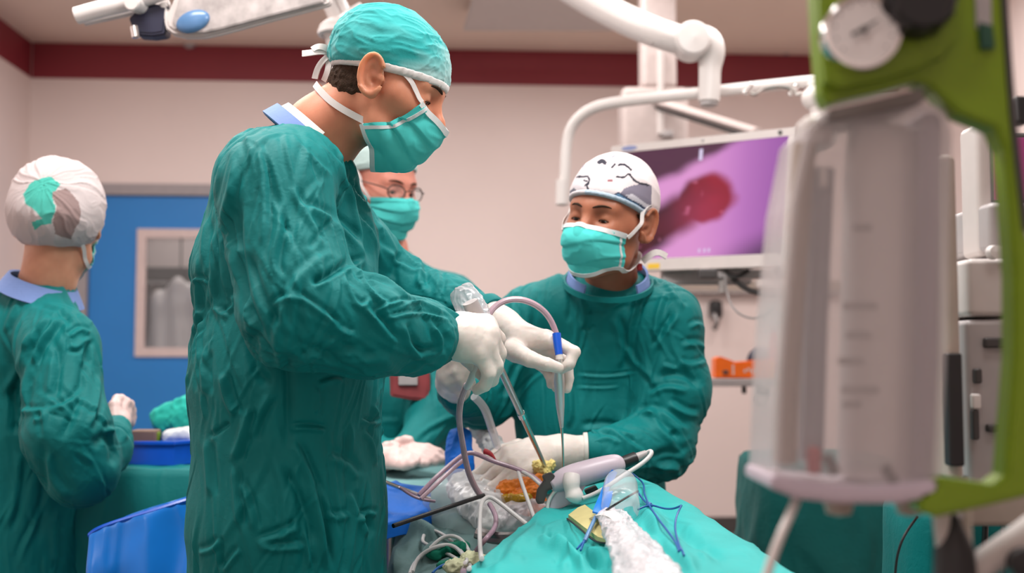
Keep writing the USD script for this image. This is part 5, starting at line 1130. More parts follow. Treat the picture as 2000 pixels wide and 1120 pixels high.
obj('neck_cord', tube([nc_ + [-.14, -.06, .02], nc_ + [-.11, -.09, .035], nc_ + [-.088, -.09, .05]], .003, 12, 6), M['navy'], who)
hN = [[(P(228, 822, 2.68), .022), (P(236, 800, 2.70), .0145), (P(246, 786, 2.72), .0115), (P(254, 790, 2.745), .0105), (P(256, 800, 2.76), .0095)], [(P(230, 824, 2.69), .022), (P(240, 806, 2.72), .0145), (P(250, 796, 2.74), .0115), (P(257, 803, 2.76), .0105), (P(257, 812, 2.77), .0095)],
      [(P(232, 828, 2.70), .021), (P(243, 815, 2.73), .0135), (P(252, 808, 2.75), .011), (P(258, 816, 2.765), .010), (P(257, 824, 2.77), .009)], [(P(234, 832, 2.71), .019), (P(244, 824, 2.735), .0125), (P(252, 820, 2.75), .010), (P(256, 827, 2.76), .009), (P(254, 833, 2.765), .0085)],
      [(P(225, 815, 2.67), .020), (P(224, 793, 2.68), .0145), (P(229, 780, 2.70), .0115), (P(237, 778, 2.715), .010)]]
hand_part(who, hN, [(P(221, 848, 2.65), P(228, 828, 2.68), .028, .029, None, 1), (P(228, 828, 2.68), P(240, 808, 2.72), .029, .021, None, 1)], 'glovepink', label='pale latex glove above the instrument table', seed=31)
# ---------------------------------------------------------------- the man in glasses behind the surgeon
who = thing('person', 'man in round glasses and aqua mask standing behind the surgeon', 'person', (-.36, 3.1, 0))
hd = Head(P(744, 373, 3.06), rotm(-42, 12, 0), 1.04)
NB = P(742, 495, 3.1); S1, S2 = P(875, 600, 3.06), P(640, 590, 3.2)
body_b = [(hd.w((-.03, 0, -.03)), NB, .056, .06), (NB, P(760, 640, 3.12), .075, .12), (P(760, 640, 3.12), P(775, 900, 3.14), .12, .13), (P(775, 900, 3.14), (-.33, 3.14, .45), .13, .10), (P(800, 570, 3.08), S1, .07, .058), (P(700, 570, 3.15), S2, .07, .058), (S1, P(872, 800, 3.0), .045, .032), (P(872, 800, 3.0), P(806, 884, 2.85), .032, .020), (S2, P(640, 800, 3.05), .05, .042), (P(640, 800, 3.05), P(740, 890, 2.82), .042, .028),
          ((-.40, 3.14, .45), (-.40, 3.14, .05), .08, .045), ((-.26, 3.14, .45), (-.26, 3.14, .05), .08, .045)]
obj('body', body_mesh(hd, body_b, h=.0036), M['skin_d'], who, True)
eyes(hd, who, -.3)
cap_part(hd, who, (-.10, 0, .020), (-.25, 0, 1.0), .009, plain('pale_cap', (.42, .56, .54), .8), 43, .002, None, 'pale theatre cap', puff=((-.045, 0, .065), (.078, .072, .07)))
mk, MW, MN = mask_part(hd, who, FIT, 'mask', 3, .0045)
for s in (1, -1): strap(hd, mk, [(.050, .0665 * s, -.022), (.030, .0745 * s, -.004), (-.002, .088 * s, .03), (-.030, .088 * s, .062)], .008, .006)
fr_ = lambda s: [hd.w((.113 - .012 * (math.cos(t) * .9 * s > 9) - .016 * abs(.036 + .0235 * math.cos(t)) / .06, s * (.036 + .0245 * math.cos(t)), .004 + .0185 * math.sin(t))) for t in np.linspace(0, 2 * math.pi, 36)]
SP = _path(who, 'spectacles'); 
bridge = tube([hd.w((.111, .012, .008)), hd.w((.117, 0, .012)), hd.w((.111, -.012, .008))], .0017, 12)
frames_m = cat(*[tube(fr_(s), .0019, sides=8) for s in (1, -1)], bridge, *[tube([hd.w((.098, s * .060, .008)), hd.w((.088, s * .074, .012)), hd.w((.02, s * .082, .018)), hd.w((-.012, s * .082, .022))], .0018, 16) for s in (1, -1)])
sp = obj('spectacles', frames_m, plain('dark_brown_frame', (.05, .025, .018), .3), who, True, label='dark round spectacle frames'); _base[sp] = _base[who]
for s in (1, -1):
    r = np.array(fr_(s)[:-1]); cc = r.mean(0); i = np.arange(len(r)); vv = np.vstack([r, cc + hd.R[:, 0] * .002])
    obj('spectacle_lens', (vv, np.stack([i, np.roll(i, -1), np.full(len(r), len(r))], 1)), M['glass'], sp, False)
gb = [bone(P(742, 520, 3.1), P(755, 590, 3.12), .08, .13, None, 1, (0, 0, 1), 3, 11), bone(P(755, 590, 3.12), P(770, 800, 3.12), .135, .145, (0, 1, 0), .9, (0, 0, 1), 5, 11), bone(P(770, 800, 3.12), (-.33, 3.14, .4), .145, .17, (0, 1, 0), .9, (0, 0, 1), 5, 11), bone(P(800, 575, 3.08), S1, .085, .082, None, 1, (.8, 0, -.6), 5, 13), bone(S1, P(858, 800, 2.98), .082, .075, None, 1, (0, 0, 1), 5, 13), bone(P(858, 800, 2.98), P(800, 882, 2.84), .072, .04, None, 1, (.5, .5, .5), 5, 15),
      bone(P(690, 575, 3.15), S2, .085, .08, None, 1, (.8, 0, -.6), 5, 13), bone(S2, P(650, 800, 3.04), .08, .07, None, 1, (0, 0, 1), 5, 13), bone(P(650, 800, 3.04), P(735, 887, 2.84), .068, .04, None, 1, (.5, .5, .5), 5, 15)]
garment(who, gb, .055, .011, M['gown'], .9, crs=.4, label='teal surgical gown', seed=91)
hG = [[(P(785, 888, 2.80), .022), (P(808, 876, 2.77), .0145), (P(835, 876, 2.745), .0118), (P(856, 884, 2.735), .0108), (P(868, 892, 2.735), .0098)], [(P(785, 890, 2.79), .022), (P(806, 882, 2.75), .0145), (P(830, 886, 2.73), .0118), (P(850, 893, 2.72), .0108), (P(862, 899, 2.72), .0098)], [(P(783, 893, 2.78), .021), (P(802, 890, 2.74), .0135), (P(822, 896, 2.715), .0112), (P(840, 901, 2.71), .0102), (P(850, 904, 2.71), .0094)], [(P(780, 896, 2.775), .019), (P(796, 898, 2.73), .0125), (P(812, 903, 2.705), .0102), (P(826, 906, 2.70), .0094), (P(834, 907, 2.70), .0088)], [(P(775, 880, 2.80), .021), (P(780, 866, 2.78), .0145), (P(792, 860, 2.77), .0115), (P(800, 860, 2.765), .0102)]]
hand_part(who, hG, [(P(800, 884, 2.84), P(785, 890, 2.79), .028, .028, None, 1), (P(785, 888, 2.79), P(804, 884, 2.755), .028, .02, None, 1)], 'glovepink', label='pinkish glove lying on the drape', seed=41)
hG2 = [[(P(752, 893, 2.78), .021), (P(772, 884, 2.745), .0138), (P(790, 886, 2.72), .0112), (P(806, 893, 2.705), .0102), (P(815, 898, 2.70), .0095)], [(P(752, 896, 2.775), .021), (P(770, 893, 2.73), .0138), (P(788, 896, 2.71), .0112), (P(803, 900, 2.695), .0102), (P(812, 904, 2.69), .0095)], [(P(750, 900, 2.77), .02), (P(767, 901, 2.72), .0132), (P(784, 904, 2.70), .0108), (P(797, 907, 2.69), .0098), (P(805, 909, 2.685), .009)], [(P(748, 903, 2.765), .018), (P(763, 907, 2.72), .0122), (P(777, 910, 2.70), .010), (P(788, 912, 2.69), .0092), (P(795, 912, 2.69), .0086)], [(P(750, 886, 2.79), .02), (P(756, 874, 2.78), .014), (P(768, 870, 2.77), .0112), (P(776, 872, 2.765), .010)]]
hand_part(who, hG2, [(P(736, 890, 2.84), P(750, 896, 2.79), .028, .028, None, 1), (P(750, 896, 2.78), P(768, 896, 2.735), .028, .02, None, 1)], 'glovepink', label='pinkish glove folded beside the other', seed=43)
# ---------------------------------------------------------------- the operating table, drapes and the patient
def ztop(X, Y):
    """Height of the drapes over the table: a gentle crest that falls away on both sides."""
    zc = np.interp(Y, [1.0, 1.7, 2.2, 2.45, 2.7, 3.0], [.745, .775, .806, .800, .805, .805])
    side = np.clip(np.abs(X - .15) - .14, 0, None)
    return zc - .42 * side ** 1.5 + .26 * np.clip(X - .09, 0, .15)
xr_low = lambda Y: np.interp(Y, [1.0, 1.65, 2.25, 2.5], [.385, .335, .240, .220])
xl_teal = lambda Y: np.interp(Y, [1.05, 1.62, 1.75, 2.0, 2.2, 2.30], [-.19, -.10, -.052, .018, .085, .14])
def zlow(X, Y):
    t = np.clip((xl_teal(Y) - X) / .09, 0, 1); return ztop(X, Y) - .075 * t * t * (3 - 2 * t) * np.clip((2.28 - Y) / .15, 0, 1) - .022 * np.clip((X - xl_teal(Y)) / .04, 0, 1) * (Y < 2.30)
def S(px, py, lift=.004, ymax=2.45):
    '''The point of the drapes that the picture shows at (px, py), lifted a little off the cloth.'''
    Ys = np.linspace(1.2, ymax, 700); q = np.array([P(px, py, y) for y in Ys]); on = q[:, 0] < xr_low(q[:, 1]) + .03
    h = np.where(q[:, 0] > xl_teal(q[:, 1]), ztop(q[:, 0], q[:, 1]) + .014, zlow(q[:, 0], q[:, 1])) + lift
    hit = np.nonzero((q[:, 2] <= h) & on)[0]
    return q[hit[0]] if len(hit) else q[np.argmin(np.abs(q[:, 2] - h) + 9 * ~on)]
def sheet(edge_l, edge_r, ys, off, name, label, m, drop=.45, seed=1, amp=.006, strokes=(), th=.004, catg='drape', drop_l=True, parent='/World', n_top=110, zf=None):
    """A cloth laid over the table between two edge curves X(Y); it hangs down beyond the right edge."""
    zf = zf or ztop
    Yv = np.linspace(ys[0], ys[1], 260); rows = []
    hang = np.linspace(0, 1, 46)
    for Y in Yv:
        xl, xr = edge_l(Y), edge_r(Y); xs = np.linspace(xl, xr, n_top); zs = zf(xs, Y) + off
        R = .05; a = hang * (R * np.pi / 2 + drop); arc_ = np.minimum(a, R * np.pi / 2) / R
        xr_ = xr + R * np.sin(arc_); zr = zs[-1] - R * (1 - np.cos(arc_)) - np.clip(a - R * np.pi / 2, 0, None)
        if drop_l:
            xl_ = (xl - R * np.sin(arc_))[::-1]; zl = (zs[0] - R * (1 - np.cos(arc_)) - np.clip(a - R * np.pi / 2, 0, None))[::-1]
            rows.append(np.stack([np.concatenate([xl_[:-1], xs, xr_[1:]]), np.full(n_top + 90, Y), np.concatenate([zl[:-1], zs, zr[1:]])], 1))
        else:
            rows.append(np.stack([np.concatenate([xs, xr_[1:]]), np.full(n_top + 45, Y), np.concatenate([zs, zr[1:]])], 1))
    G = np.array(rows); sh = G.shape[:2]; v = G.reshape(-1, 3)
    idx = np.arange(len(v)).reshape(sh); q = np.stack([idx[:-1, :-1], idx[:-1, 1:], idx[1:, 1:], idx[1:, :-1]], -1).reshape(-1, 4); f = np.vstack([q[:, :3], q[:, [0, 2, 3]]])
    n = vnorm(v, f)
    if n[len(n) // 2, 2] < 0: n = -n
    w = v + .05 * np.stack([nz(v * 8, seed), nz(v * 8, seed + 1), nz(v * 8, seed + 2)], 1)
    hangm = np.clip((zf(v[:, 0], v[:, 1]) + off - v[:, 2]) / .08, 0, 1)
    d = amp * (.8 * ridge(w * np.array([8, 4, 2]), seed + 3) + .5 * ridge(w * np.array([15, 9, 3]), seed + 5)) * (.5 + .8 * hangm) + hangm * .016 * nz(v * np.array([9, 9, 1.2]), seed + 8)
    v = v + n * d[:, None]
    if len(strokes): v = v + n * sculpt(v, n, [(l, w_ * 1.25, a_ * 2.3) for l, w_, a_ in strokes])[:, None]
    return obj(name, shell(v.reshape(*sh, 3), -th), m, parent, True, label=label, cat=catg if parent == '/World' else None)
# table underneath
TABLE = T = thing('operating_table', 'operating table covered by a grey-green drape below the coiled cables', 'table', (.10, 1.8, 0))
obj('table_top', rbox((.035, 1.72, .61), (.36, 1.42, .06), .02), M['darkgrey'], T)
obj('column', rbox((.04, 1.75, .31), (.22, .40, .56), .03), M['dullsteel'], T)
obj('base', rbox((.04, 1.7, .04), (.30, .80, .08), .03), M['darkgrey'], T)
# the patient: head turned up to the left glove, trunk under the sheets
who = thing('person', 'patient lying under the drapes with orange stained skin showing beside the glove', 'person', (.05, 2.2, .69))
Rp = np.stack([np.array([.05, -.25, .967]), np.array([.93, .36, .045]), np.cross([.05, -.25, .967], [.93, .36, .045])], 1)
for k in range(3): Rp[:, k] /= np.linalg.norm(Rp[:, k])
Rp[:, 2] = np.cross(Rp[:, 0], Rp[:, 1]); Rp[:, 1] = np.cross(Rp[:, 2], Rp[:, 0])
hp = Head((.012, 2.345, .750), Rp, .86)
pb = [(hp.w((-.03, 0, -.04)), np.array([.09, 2.10, .70]), .045, .05), (np.array([.10, 2.06, .70]), np.array([.13, 1.65, .69]), .055, .055), (np.array([.13, 1.65, .70]), np.array([.14, 1.4, .68]), .055, .05), (np.array([.08, 1.4, .68]), np.array([.06, .95, .67]), .04, .03), (np.array([.20, 1.4, .68]), np.array([.22, .95, .67]), .04, .03), (np.array([.13, 2.0, .70]), np.array([-.03, 1.98, .70]), .045, .04), (np.array([.13, 2.0, .70]), np.array([.29, 1.98, .70]), .045, .04), (np.array([-.03, 1.98, .70]), np.array([-.05, 1.5, .69]), .035, .025), (np.array([.29, 1.98, .70]), np.array([.30, 1.5, .69]), .035, .025)]
obj('body', body_mesh(hp, pb, h=.0036), M['iodine'], who, True, label='orange iodine stained skin')
# lower grey-green drape, then the teal sheet with its folds
D6 = lambda rows: [(740 + x / 2.857, 820 + y / 2.857) for x, y in rows]; D3 = lambda rows: [(1000 + x / 4.308, 860 + y / 4.308) for x, y in rows]
sheet(lambda Y: np.interp(Y, [1.0, 2.0, 2.5], [-.185, -.185, -.19]), xr_low, (1.05, 2.45), .0, 'lower_drape', 'grey-green drape', M['drapegrey'], parent=TABLE, seed=101, amp=.006, zf=zlow,
      strokes=[(D6([(60, 660), (150, 600), (260, 610), (340, 680)]), 10, 9), (D6([(250, 800), (270, 740), (330, 700)]), 7, 6), (D6([(330, 820), (420, 790), (480, 800)]), 6, 5), (D6([(100, 700), (110, 780), (100, 850)]), 7, 5)])
sheet(xl_teal, lambda Y: xr_low(Y) + .014, (1.05, 2.30), .012, 'teal_drape', 'bright teal drape spread over the patient toward the camera', M['drape'], seed=131, amp=.007, drop_l=False, drop=.5, n_top=150,
      strokes=[(D6([(905, 650), (990, 600), (1100, 590)]), 8, 7), (D6([(900, 640), (940, 700), (1040, 740), (1130, 770)]), 8, 9), (D6([(960, 690), (1040, 740), (1130, 800), (1180, 850)]), 9, 8), (D6([(700, 820), (760, 720), (850, 640), (930, 560)]), 10, 6), (D6([(1120, 760), (1200, 790), (1300, 800)]), 9, -7), (D6([(1060, 690), (1150, 730), (1290, 740)]), 8, 5),
               (D6([(1440, 470), (1540, 560), (1700, 700), (1900, 850)]), 11, 7), (D6([(1500, 620), (1640, 740), (1800, 850)]), 10, 6), (D6([(1560, 560), (1660, 620), (1800, 720)]), 9, -6), (D6([(1430, 640), (1520, 700), (1560, 760)]), 8, 5), (D6([(620, 857), (720, 800), (830, 780)]), 8, 4), (D6([(1000, 850), (1080, 800), (1180, 830)]), 8, 5)])
# pale teal sheet over the arm board behind
def plain_sheet(corners, name, label, m, seed, amp, nu=70, nv=60, drop=0, catg='drape', th=.004, fr=(9, 9, 3), parent='/World'):
    c = [np.asarray(x, float) for x in corners]; u, t = np.meshgrid(np.linspace(0, 1, nu), np.linspace(0, 1, nv), indexing='ij')
    G = ((1 - u) * (1 - t))[..., None] * c[0] + (u * (1 - t))[..., None] * c[1] + (u * t)[..., None] * c[2] + ((1 - u) * t)[..., None] * c[3]
    if drop:
        h = np.linspace(0, 1, 40)[1:]; e = G[:, 0]; H = np.stack([e + [0, -.03 * math.sin(min(x * 8, 1.57)), -drop * x] for x in h[::-1]], 1); G = np.concatenate([H, G], 1)
    sh = G.shape[:2]; v = G.reshape(-1, 3); idx = np.arange(len(v)).reshape(sh); q = np.stack([idx[:-1, :-1], idx[1:, :-1], idx[1:, 1:], idx[:-1, 1:]], -1).reshape(-1, 4)
    n = vnorm(v, np.vstack([q[:, :3], q[:, [0, 2, 3]]]))
    if n.mean(0) @ np.array([0, -.5, 1]) < 0: n = -n
    w = v + .04 * np.stack([nz(v * 8, seed), nz(v * 8, seed + 1), nz(v * 8, seed + 2)], 1)
    v = v + n * (amp * (ridge(w * np.array(fr), seed + 3) + .5 * ridge(w * np.array(fr) * 2.2, seed + 4)))[:, None]
    return obj(name, shell(v.reshape(*sh, 3), -th), m, parent, True, label=label, cat=catg if parent == '/World' else None)
B = BOARD = thing('arm_board', 'arm board covered by a pale teal sheet under the folded gloves', 'board', (-.15, 2.78, .74)); obj('pad', rbox((-.22, 2.72, .765), (.34, .24, .04), .015), M['darkgrey'], B); obj('support', tube([(-.2, 2.72, .75), (-.2, 2.72, .0)], .025, 6), M['dullsteel'], B)
plain_sheet([P(705, 962, 2.56), P(910, 962, 2.56), P(905, 908, 2.95), P(700, 906, 2.95)], 'cover_sheet', 'pale teal sheet', M['drapepale'], 161, .005, drop=.28, fr=(5, 16, 3), parent=BOARD)
B = thing('side_table', 'small table under a bright blue sterile sheet beside the surgeon gown', 'table', (-.24, 2.38, 0)); obj('top', rbox((P(770, 985, 2.34) + [0, 0.02, -.045]), (.16, .2, .02), .006), M['darkgrey'], B); q = P(770, 985, 2.34); obj('leg', tube([q + [0, .02, -.05], (q[0], q[1] + .02, 0)], .02, 6), M['dullsteel'], B)
plain_sheet([P(700, 1030, 2.20), P(840, 992, 2.32), P(842, 956, 2.42), P(700, 935, 2.42)], 'cover_sheet', 'bright blue sterile sheet', M['bluecloth'], 171, .010, drop=.035, parent=B)
# ------------------------------------------------ things at the site
def PLS(rows): return np.array([S(r[0], r[1], max(r[2], .012) if len(r) > 2 and r[2] < .3 else .012) if len(r) < 3 or r[2] < .3 else P(*r) for r in rows])
def wire(name, rows, r, m, label, n=60, sides=10, part=None, parent='/World', catg='cable', group=None):
    t = tube(PLS(rows), r, n, sides)
    return obj(name, t, M[m], parent, label=label, cat=catg if parent == '/World' else None, group=group)
def crinkle(v, f, amp, fr, seed):
    n = vnorm(v, f); return v + n * (amp * (ridge(v * fr, seed) + .6 * ridge(v * fr * 2.3, seed + 1) + .35 * nz(v * fr * 5, seed + 2)))[:, None]
def streak(v, f, amp, ax, seed):
    '''Crumpled film gathered along an axis: sharp creases that run mostly lengthwise.'''
    n = vnorm(v, f); ax = ax / np.linalg.norm(ax); g = v - (v @ ax)[:, None] * ax * .72; g = g + .008 * np.stack([nz(v * 40, seed + 5), nz(v * 40, seed + 6), nz(v * 40, seed + 7)], 1)
    return v + n * (amp * (ridge(g * 55, seed) + .6 * ridge(g * 120, seed + 1) + .25 * nz(v * 160, seed + 2)))[:, None]
def blob(fn, lo, hi, h, amp, fr, seed, fine=True):
    v, f = nets(fn, lo, hi, h); v = relax(v, f, 2, .5)
    if fine: v, f = halve(v, f)
    return crinkle(v, f, amp, fr, seed), f
pts_box = lambda rows, pad: (PL(rows).min(0) - pad, PL(rows).max(0) + pad)
# the dressing and the clear film over the site
rows = [(878, 955, 2.30), (945, 1035, 2.20), (1055, 1030, 2.18)]
lo, hi = pts_box(rows, .09)
v, f = blob(lambda p: sunion([rc(p, P(905, 958, 2.33), P(955, 1015, 2.22), .030, .032), rc(p, P(930, 945, 2.34), P(975, 985, 2.26), .022, .02)], .03), lo, hi, .005, .006, 26, 3); obj('gauze_dressing', (v, f), M['gauze'], smooth=True, label='crumpled white gauze dressing under the clear film', cat='dressing')
v, f = blob(lambda p: sunion([rc(p, P(985, 1005, 2.24), P(1050, 995, 2.20), .026, .024, (0, .4, 1), .6), rc(p, P(960, 1025, 2.22), P(1045, 1022, 2.17), .022, .020)], .03), lo - .03, hi + .03, .005, .005, 24, 8); obj('plastic_pad', (v, f), M['milky'], smooth=True, label='milky crumpled plastic sheet below the orange skin', cat='plastic sheet')
v, f = blob(lambda p: sunion([rc(p, P(885, 985, 2.31), P(935, 1005, 2.24), .062, .060, (0, 1, 0), .8), rc(p, P(900, 945, 2.36), P(930, 960, 2.33), .03, .03)], .04), lo - .06, hi + .06, .004, .0012, 22, 5, False); obj('clear_bag', (v, f), M['film'], smooth=True, label='clear plastic bag around the gauze dressing', cat='bag')
v, f = blob(lambda p: sunion([rc(p, P(1058, 918, 2.305), P(1076, 908, 2.31), .012, .009), rc(p, P(1050, 908, 2.31), P(1064, 926, 2.30), .009, .008)], .012), *pts_box([(1064, 915, 2.3)], .05), .0028, .003, 120, 12); obj('yellow_sponge', (v, f), plain('yellow_sponge_mat', (.72, .60, .22), .8, var=.2, scale=90), smooth=True, label='small yellowish sponge at the endoscope tip', cat='sponge')
v, f = blob(lambda p: sunion([rc(p, P(880, 1108, 1.98), P(955, 1102, 1.98), .014, .016, (0, 0, 1), .7), rc(p, P(915, 1092, 2.0), P(945, 1112, 1.96), .012, .012)], .02), *pts_box([(915, 1100, 1.98)], .09), .0038, .004, 70, 14); obj('gauze_swab', (v, f), plain('cream_swab', (.50, .52, .34), .85, var=.15, scale=60), smooth=True, label='cream folded swab at the lower frame edge', cat='swab')
v, f = blob(lambda p: sunion([rc(p, P(985, 958, 2.27), P(1052, 938, 2.25), .013, .011), rc(p, P(952, 965, 2.28), P(1000, 950, 2.27), .012, .012), rc(p, P(1000, 975, 2.25), P(1048, 958, 2.235), .010, .009)], .012), *pts_box([(1000, 960, 2.26)], .08), .0032, .0025, 70, 16); obj('iodine_swab', (v, f), plain('orange_swab', (.80, .20, .01), .45, var=.35, scale=45), smooth=True, label='orange iodine soaked swab below the gloved fingers', cat='swab')
v, f = blob(lambda p: sunion([rc(p, P(985, 978, 2.245), P(1032, 972, 2.225), .011, .009)], .012), *pts_box([(1010, 975, 2.235)], .06), .0034, .002, 60, 18); obj('amber_film', (v, f), plain('amber_film', (.42, .24, .01), .15, var=.3, scale=30), smooth=True, label='amber stained film under the orange swab', cat='film')
v, f = blob(lambda p: sunion([rc(p, S(852, 1085, .004), S(893, 1070, .006), .020, .022, (0, .3, 1), .5), rc(p, S(870, 1105, .004), S(905, 1098, .004), .018, .016, (0, .3, 1), .5)], .03), S(875, 1088) - .12, S(875, 1088) + .12, .005, .005, 26, 27); obj('green_towel', (v, f), cloth('deep_green_towel', (.004, .16, .10), .4), smooth=True, label='crumpled deep green towel under the coiled white cables', cat='towel')
wire('metal_tray', [(930, 1040, 2.10), (960, 1050, 2.09), (1000, 1052, 2.06), (1038, 1046, 2.05), (1060, 1030, 2.06)], .012, 'dullsteel', 'dark curved metal rim under the plastic sheet', catg='tray')
# blue handle block and the thin vertical items behind the hands
v, f = blob(lambda p: sunion([rc(p, P(903, 855, 2.52), P(902, 925, 2.48), .022, .026, (0, 1, 0), .6), rc(p, P(888, 860, 2.52), P(890, 920, 2.49), .014, .02)], .03), *pts_box([(900, 890, 2.5)], .11), .0045, .002, 30, 21); obj('blue_wrap', (v, f), M['bluecloth'], smooth=True, label='upright royal blue cloth bundle behind the patient head', cat='cloth')
wire('clear_tube', [(926, 775, 2.22), (944, 795, 2.25), (958, 830, 2.3), (972, 872, 2.36)], .0085, 'milky', 'milky clear tube hanging behind the pink tube', catg='tube')
v, f = blob(lambda p: sunion([rc(p, P(935, 838, 2.62), P(965, 875, 2.58), .018, .024)], .02), *pts_box([(950, 858, 2.6)], .08), .0045, .005, 60, 23); obj('crumpled_sheet', (v, f), M['gauze'], smooth=True, label='crumpled pale sheet between the gowns', cat='sheet')
# red pouch hanging in front of the man in glasses
pz = [P(x, y, 2.9)[[0, 2]] for x, y in ((760, 726), (800, 722), (838, 720), (840, 760), (836, 785), (800, 782), (762, 775))]
Gp = thing('red_pouch', 'dull red pouch in front of the man in glasses', 'pouch', P(800, 750, 2.93)); obj('pouch_body', prism(pz, (0, 2.93, 0), (1, 0, 0), (0, 0, 1), .03, .008), plain('dull_red', (.26, .045, .05), .5, var=.2), Gp, 30); obj('clear_pocket', rbox(P(797, 742, 2.895), (.05, .006, .03), .003), M['greyplastic'], Gp, label='grey clear pocket')
# ------------------------------------------------ the navigation probe
N = thing('navigation_probe', 'pale lilac plastic probe handle lying on the drape with a white thumb knob', 'handle', P(1140, 950, 2.14))
rows = spline([np.append(P(1076, 950, 2.13), .013), np.append(P(1100, 938, 2.135), .0215), np.append(P(1140, 925, 2.14), .0235), np.append(P(1185, 912, 2.15), .0215), np.append(P(1212, 906, 2.155), .0165), np.append(P(1219, 904, 2.157), .008)], 30)
obj('handle_body', tube(rows[:, :3], rows[:, 3], sides=24), M['lilac'], N, 60)
obj('lower_fin', slab([(1072, 1000), (1076, 975), (1090, 955), (1150, 940), (1128, 978), (1078, 1004)], 2.13, .012, .003), M['lilac'], N, 30, label='lilac lower fin'); obj('fin_edge', tube(PL([(1070, 1003, 2.128), (1070, 985, 2.128), (1082, 962, 2.128), (1098, 950, 2.128)]), .0035, 24, 8), M['white'], N, label='white fin edge')
obj('fork', slab([(1046, 978), (1049, 958), (1062, 940), (1058, 930), (1076, 924), (1090, 934), (1082, 955), (1070, 960), (1062, 985), (1050, 986)], 2.12, .02, .004), M['darkgrey'], N, 30, label='dark grey fork at the front')
k = spline([np.append(P(1117, 928, 2.118), .0155), np.append(P(1116, 945, 2.112), .0165), np.append(P(1118, 958, 2.11), .0150), np.append(P(1122, 972, 2.108), .0175), np.append(P(1121, 982, 2.108), .0100)], 20)
obj('thumb_knob', tube(k[:, :3], k[:, 3], sides=22), M['white'], N, 60, label='white thumb knob')
obj('connector', tube(PL([(1216, 905, 2.157), (1242, 895, 2.165)]), .0125, 6, 18), M['black'], N, label='black connector')
obj('ferrule', tube(PL([(1240, 896, 2.165), (1262, 886, 2.17)]), [.0095, .0065], 6, 16), M['greyplastic'], N)
obj('underside_clip', slab([(1140, 960), (1165, 950), (1172, 962), (1150, 972)], 2.16, .03, .004), M['darkgrey'], N, 30)
wire('probe_cable', [(1260, 887, 2.17), (1270, 882, 2.165), (1272, 887, 2.155), (1255, 905, 2.14), (1220, 928, 2.115), (1180, 955, 2.10), (1155, 968, 2.10), (1138, 974, 2.10)], .0042, 'cable', 'grey cable looping from the black connector back under the probe')
# blue strap, tie and wires
rb = lambda rows, w, th=.0016, n=40: ribbon(PL(rows), [(-.2, -1, .5)] * len(rows), w, th, n)
B = thing('blue_strap', 'blue hook strap running down from the probe to a forked tip', 'strap', P(1175, 970, 2.08))
obj('strap_band', ribbon([P(1200, 920, 2.13), P(1188, 945, 2.12), S(1177, 972, .03), S(1165, 1002, .022)], [(-.2, -1, .5)] * 4, .014, .0016, 40), M['bluebag'], B, 60); obj('strap_loop', ribbon([S(1186, 962, .036), S(1180, 985, .030), S(1170, 1004, .024)], [(-.2, -1, .5)] * 3, .020, .0016, 40), M['bluebag'], B, 60)
obj('tip_rod', tube([S(1164, 1010, .022), S(1152, 1035, .018), S(1142, 1058, .014)], .0035, 14), M['lampblue'], B)
for a in ((1134, 1076), (1127, 1073)): obj('fork_prong', tube([S(1142, 1056, .015), S(*a, .012)], .0018, 6, 6), M['bluewire'], B)
for rows, lb in (([(1233, 924, 2.16), (1250, 938, 2.15), (1258, 960, .012), (1268, 988, .008)], 'first blue wire coming down from the clear cap to the knot'), ([(1246, 962, .02), (1256, 976, .012), (1268, 988, .008)], 'short blue wire meeting the knot from the left'), ([(1246, 996, .004), (1268, 988, .008), (1290, 992, .008), (1315, 994, .02), (1331, 988, .03)], 'blue wire crossing the knot to a hooked end'), ([(1331, 988, .03), (1323, 1005, .02), (1319, 1035, .006), (1326, 1064), (1330, 1076)], 'blue wire falling from the hooked end'), ([(1268, 988, .008), (1290, 1020), (1318, 1058), (1326, 1078)], 'long blue wire from the knot down the drape'), ([(1318, 1058), (1330, 1072), (1336, 1086)], 'forked blue wire end low on the drape')):
    wire('blue_wire', rows, .0017, 'bluewire', lb, 40, 8, group=None)
obj('wire_knot', ball(S(1268, 988, .008), .006, 2), M['bluewire'], smooth=True, label='small blue knot where the wires cross', cat='knot')
wire('black_tie', [(1180, 1000, .03), (1205, 984, .05), (1228, 970, .04), (1246, 960, .02)], .0019, 'black', 'thin black tie across the clear sheath', catg='tie')
# clear cap and crinkled sheath
v, f = blob(lambda p: sunion([rc(p, S(1212, 950, .035), S(1212, 990, .024), .031, .033, (0, 1, 0), .7)], .02), S(1212, 970, .03) - .13, S(1212, 970, .03) + .13, .0034, .0, 60, 31, False); obj('domed_cover', (v, f), M['film'], smooth=True, label='clear domed plastic cover beside the blue strap', cat='cover')
wr_ = ribbon([S(1158, 1012, .008), S(1176, 1005, .030), S(1198, 1008, .040), S(1210, 1018, .036)], [(-.2, -.7, .7)] * 4, .016, .002, 40); obj('white_tape', wr_, M['straps'], smooth=60, label='white tape holding the sheath neck', cat='tape')
sh_ = spline([np.append(S(1194, 1008, .020), .020), np.append(S(1212, 1036, .022), .025), np.append(S(1238, 1076, .024), .031), np.append(S(1262, 1118, .026), .037), np.append(S(1285, 1165, .028), .040)], 90)
tb = tube(sh_[:, :3], sh_[:, 3], sides=60, flat=.6); vv, ff = halve(np.array(tb.vertices), np.array(tb.faces)); vv, ff = halve(vv, ff) if len(ff) < 40000 else (vv, ff)
CS = obj('camera_sheath', (streak(vv, ff, .0045, sh_[-1, :3] - sh_[0, :3], 35), ff), M['milky'], smooth=True, label='crinkled clear camera sheath running off the lower edge', cat='sheath')
obj('cable_core', tube(sh_[:, :3], .011, sides=14), M['cable'], CS, True, label='white cable core')
Yp = lambda x, y: S(x, y, .004)
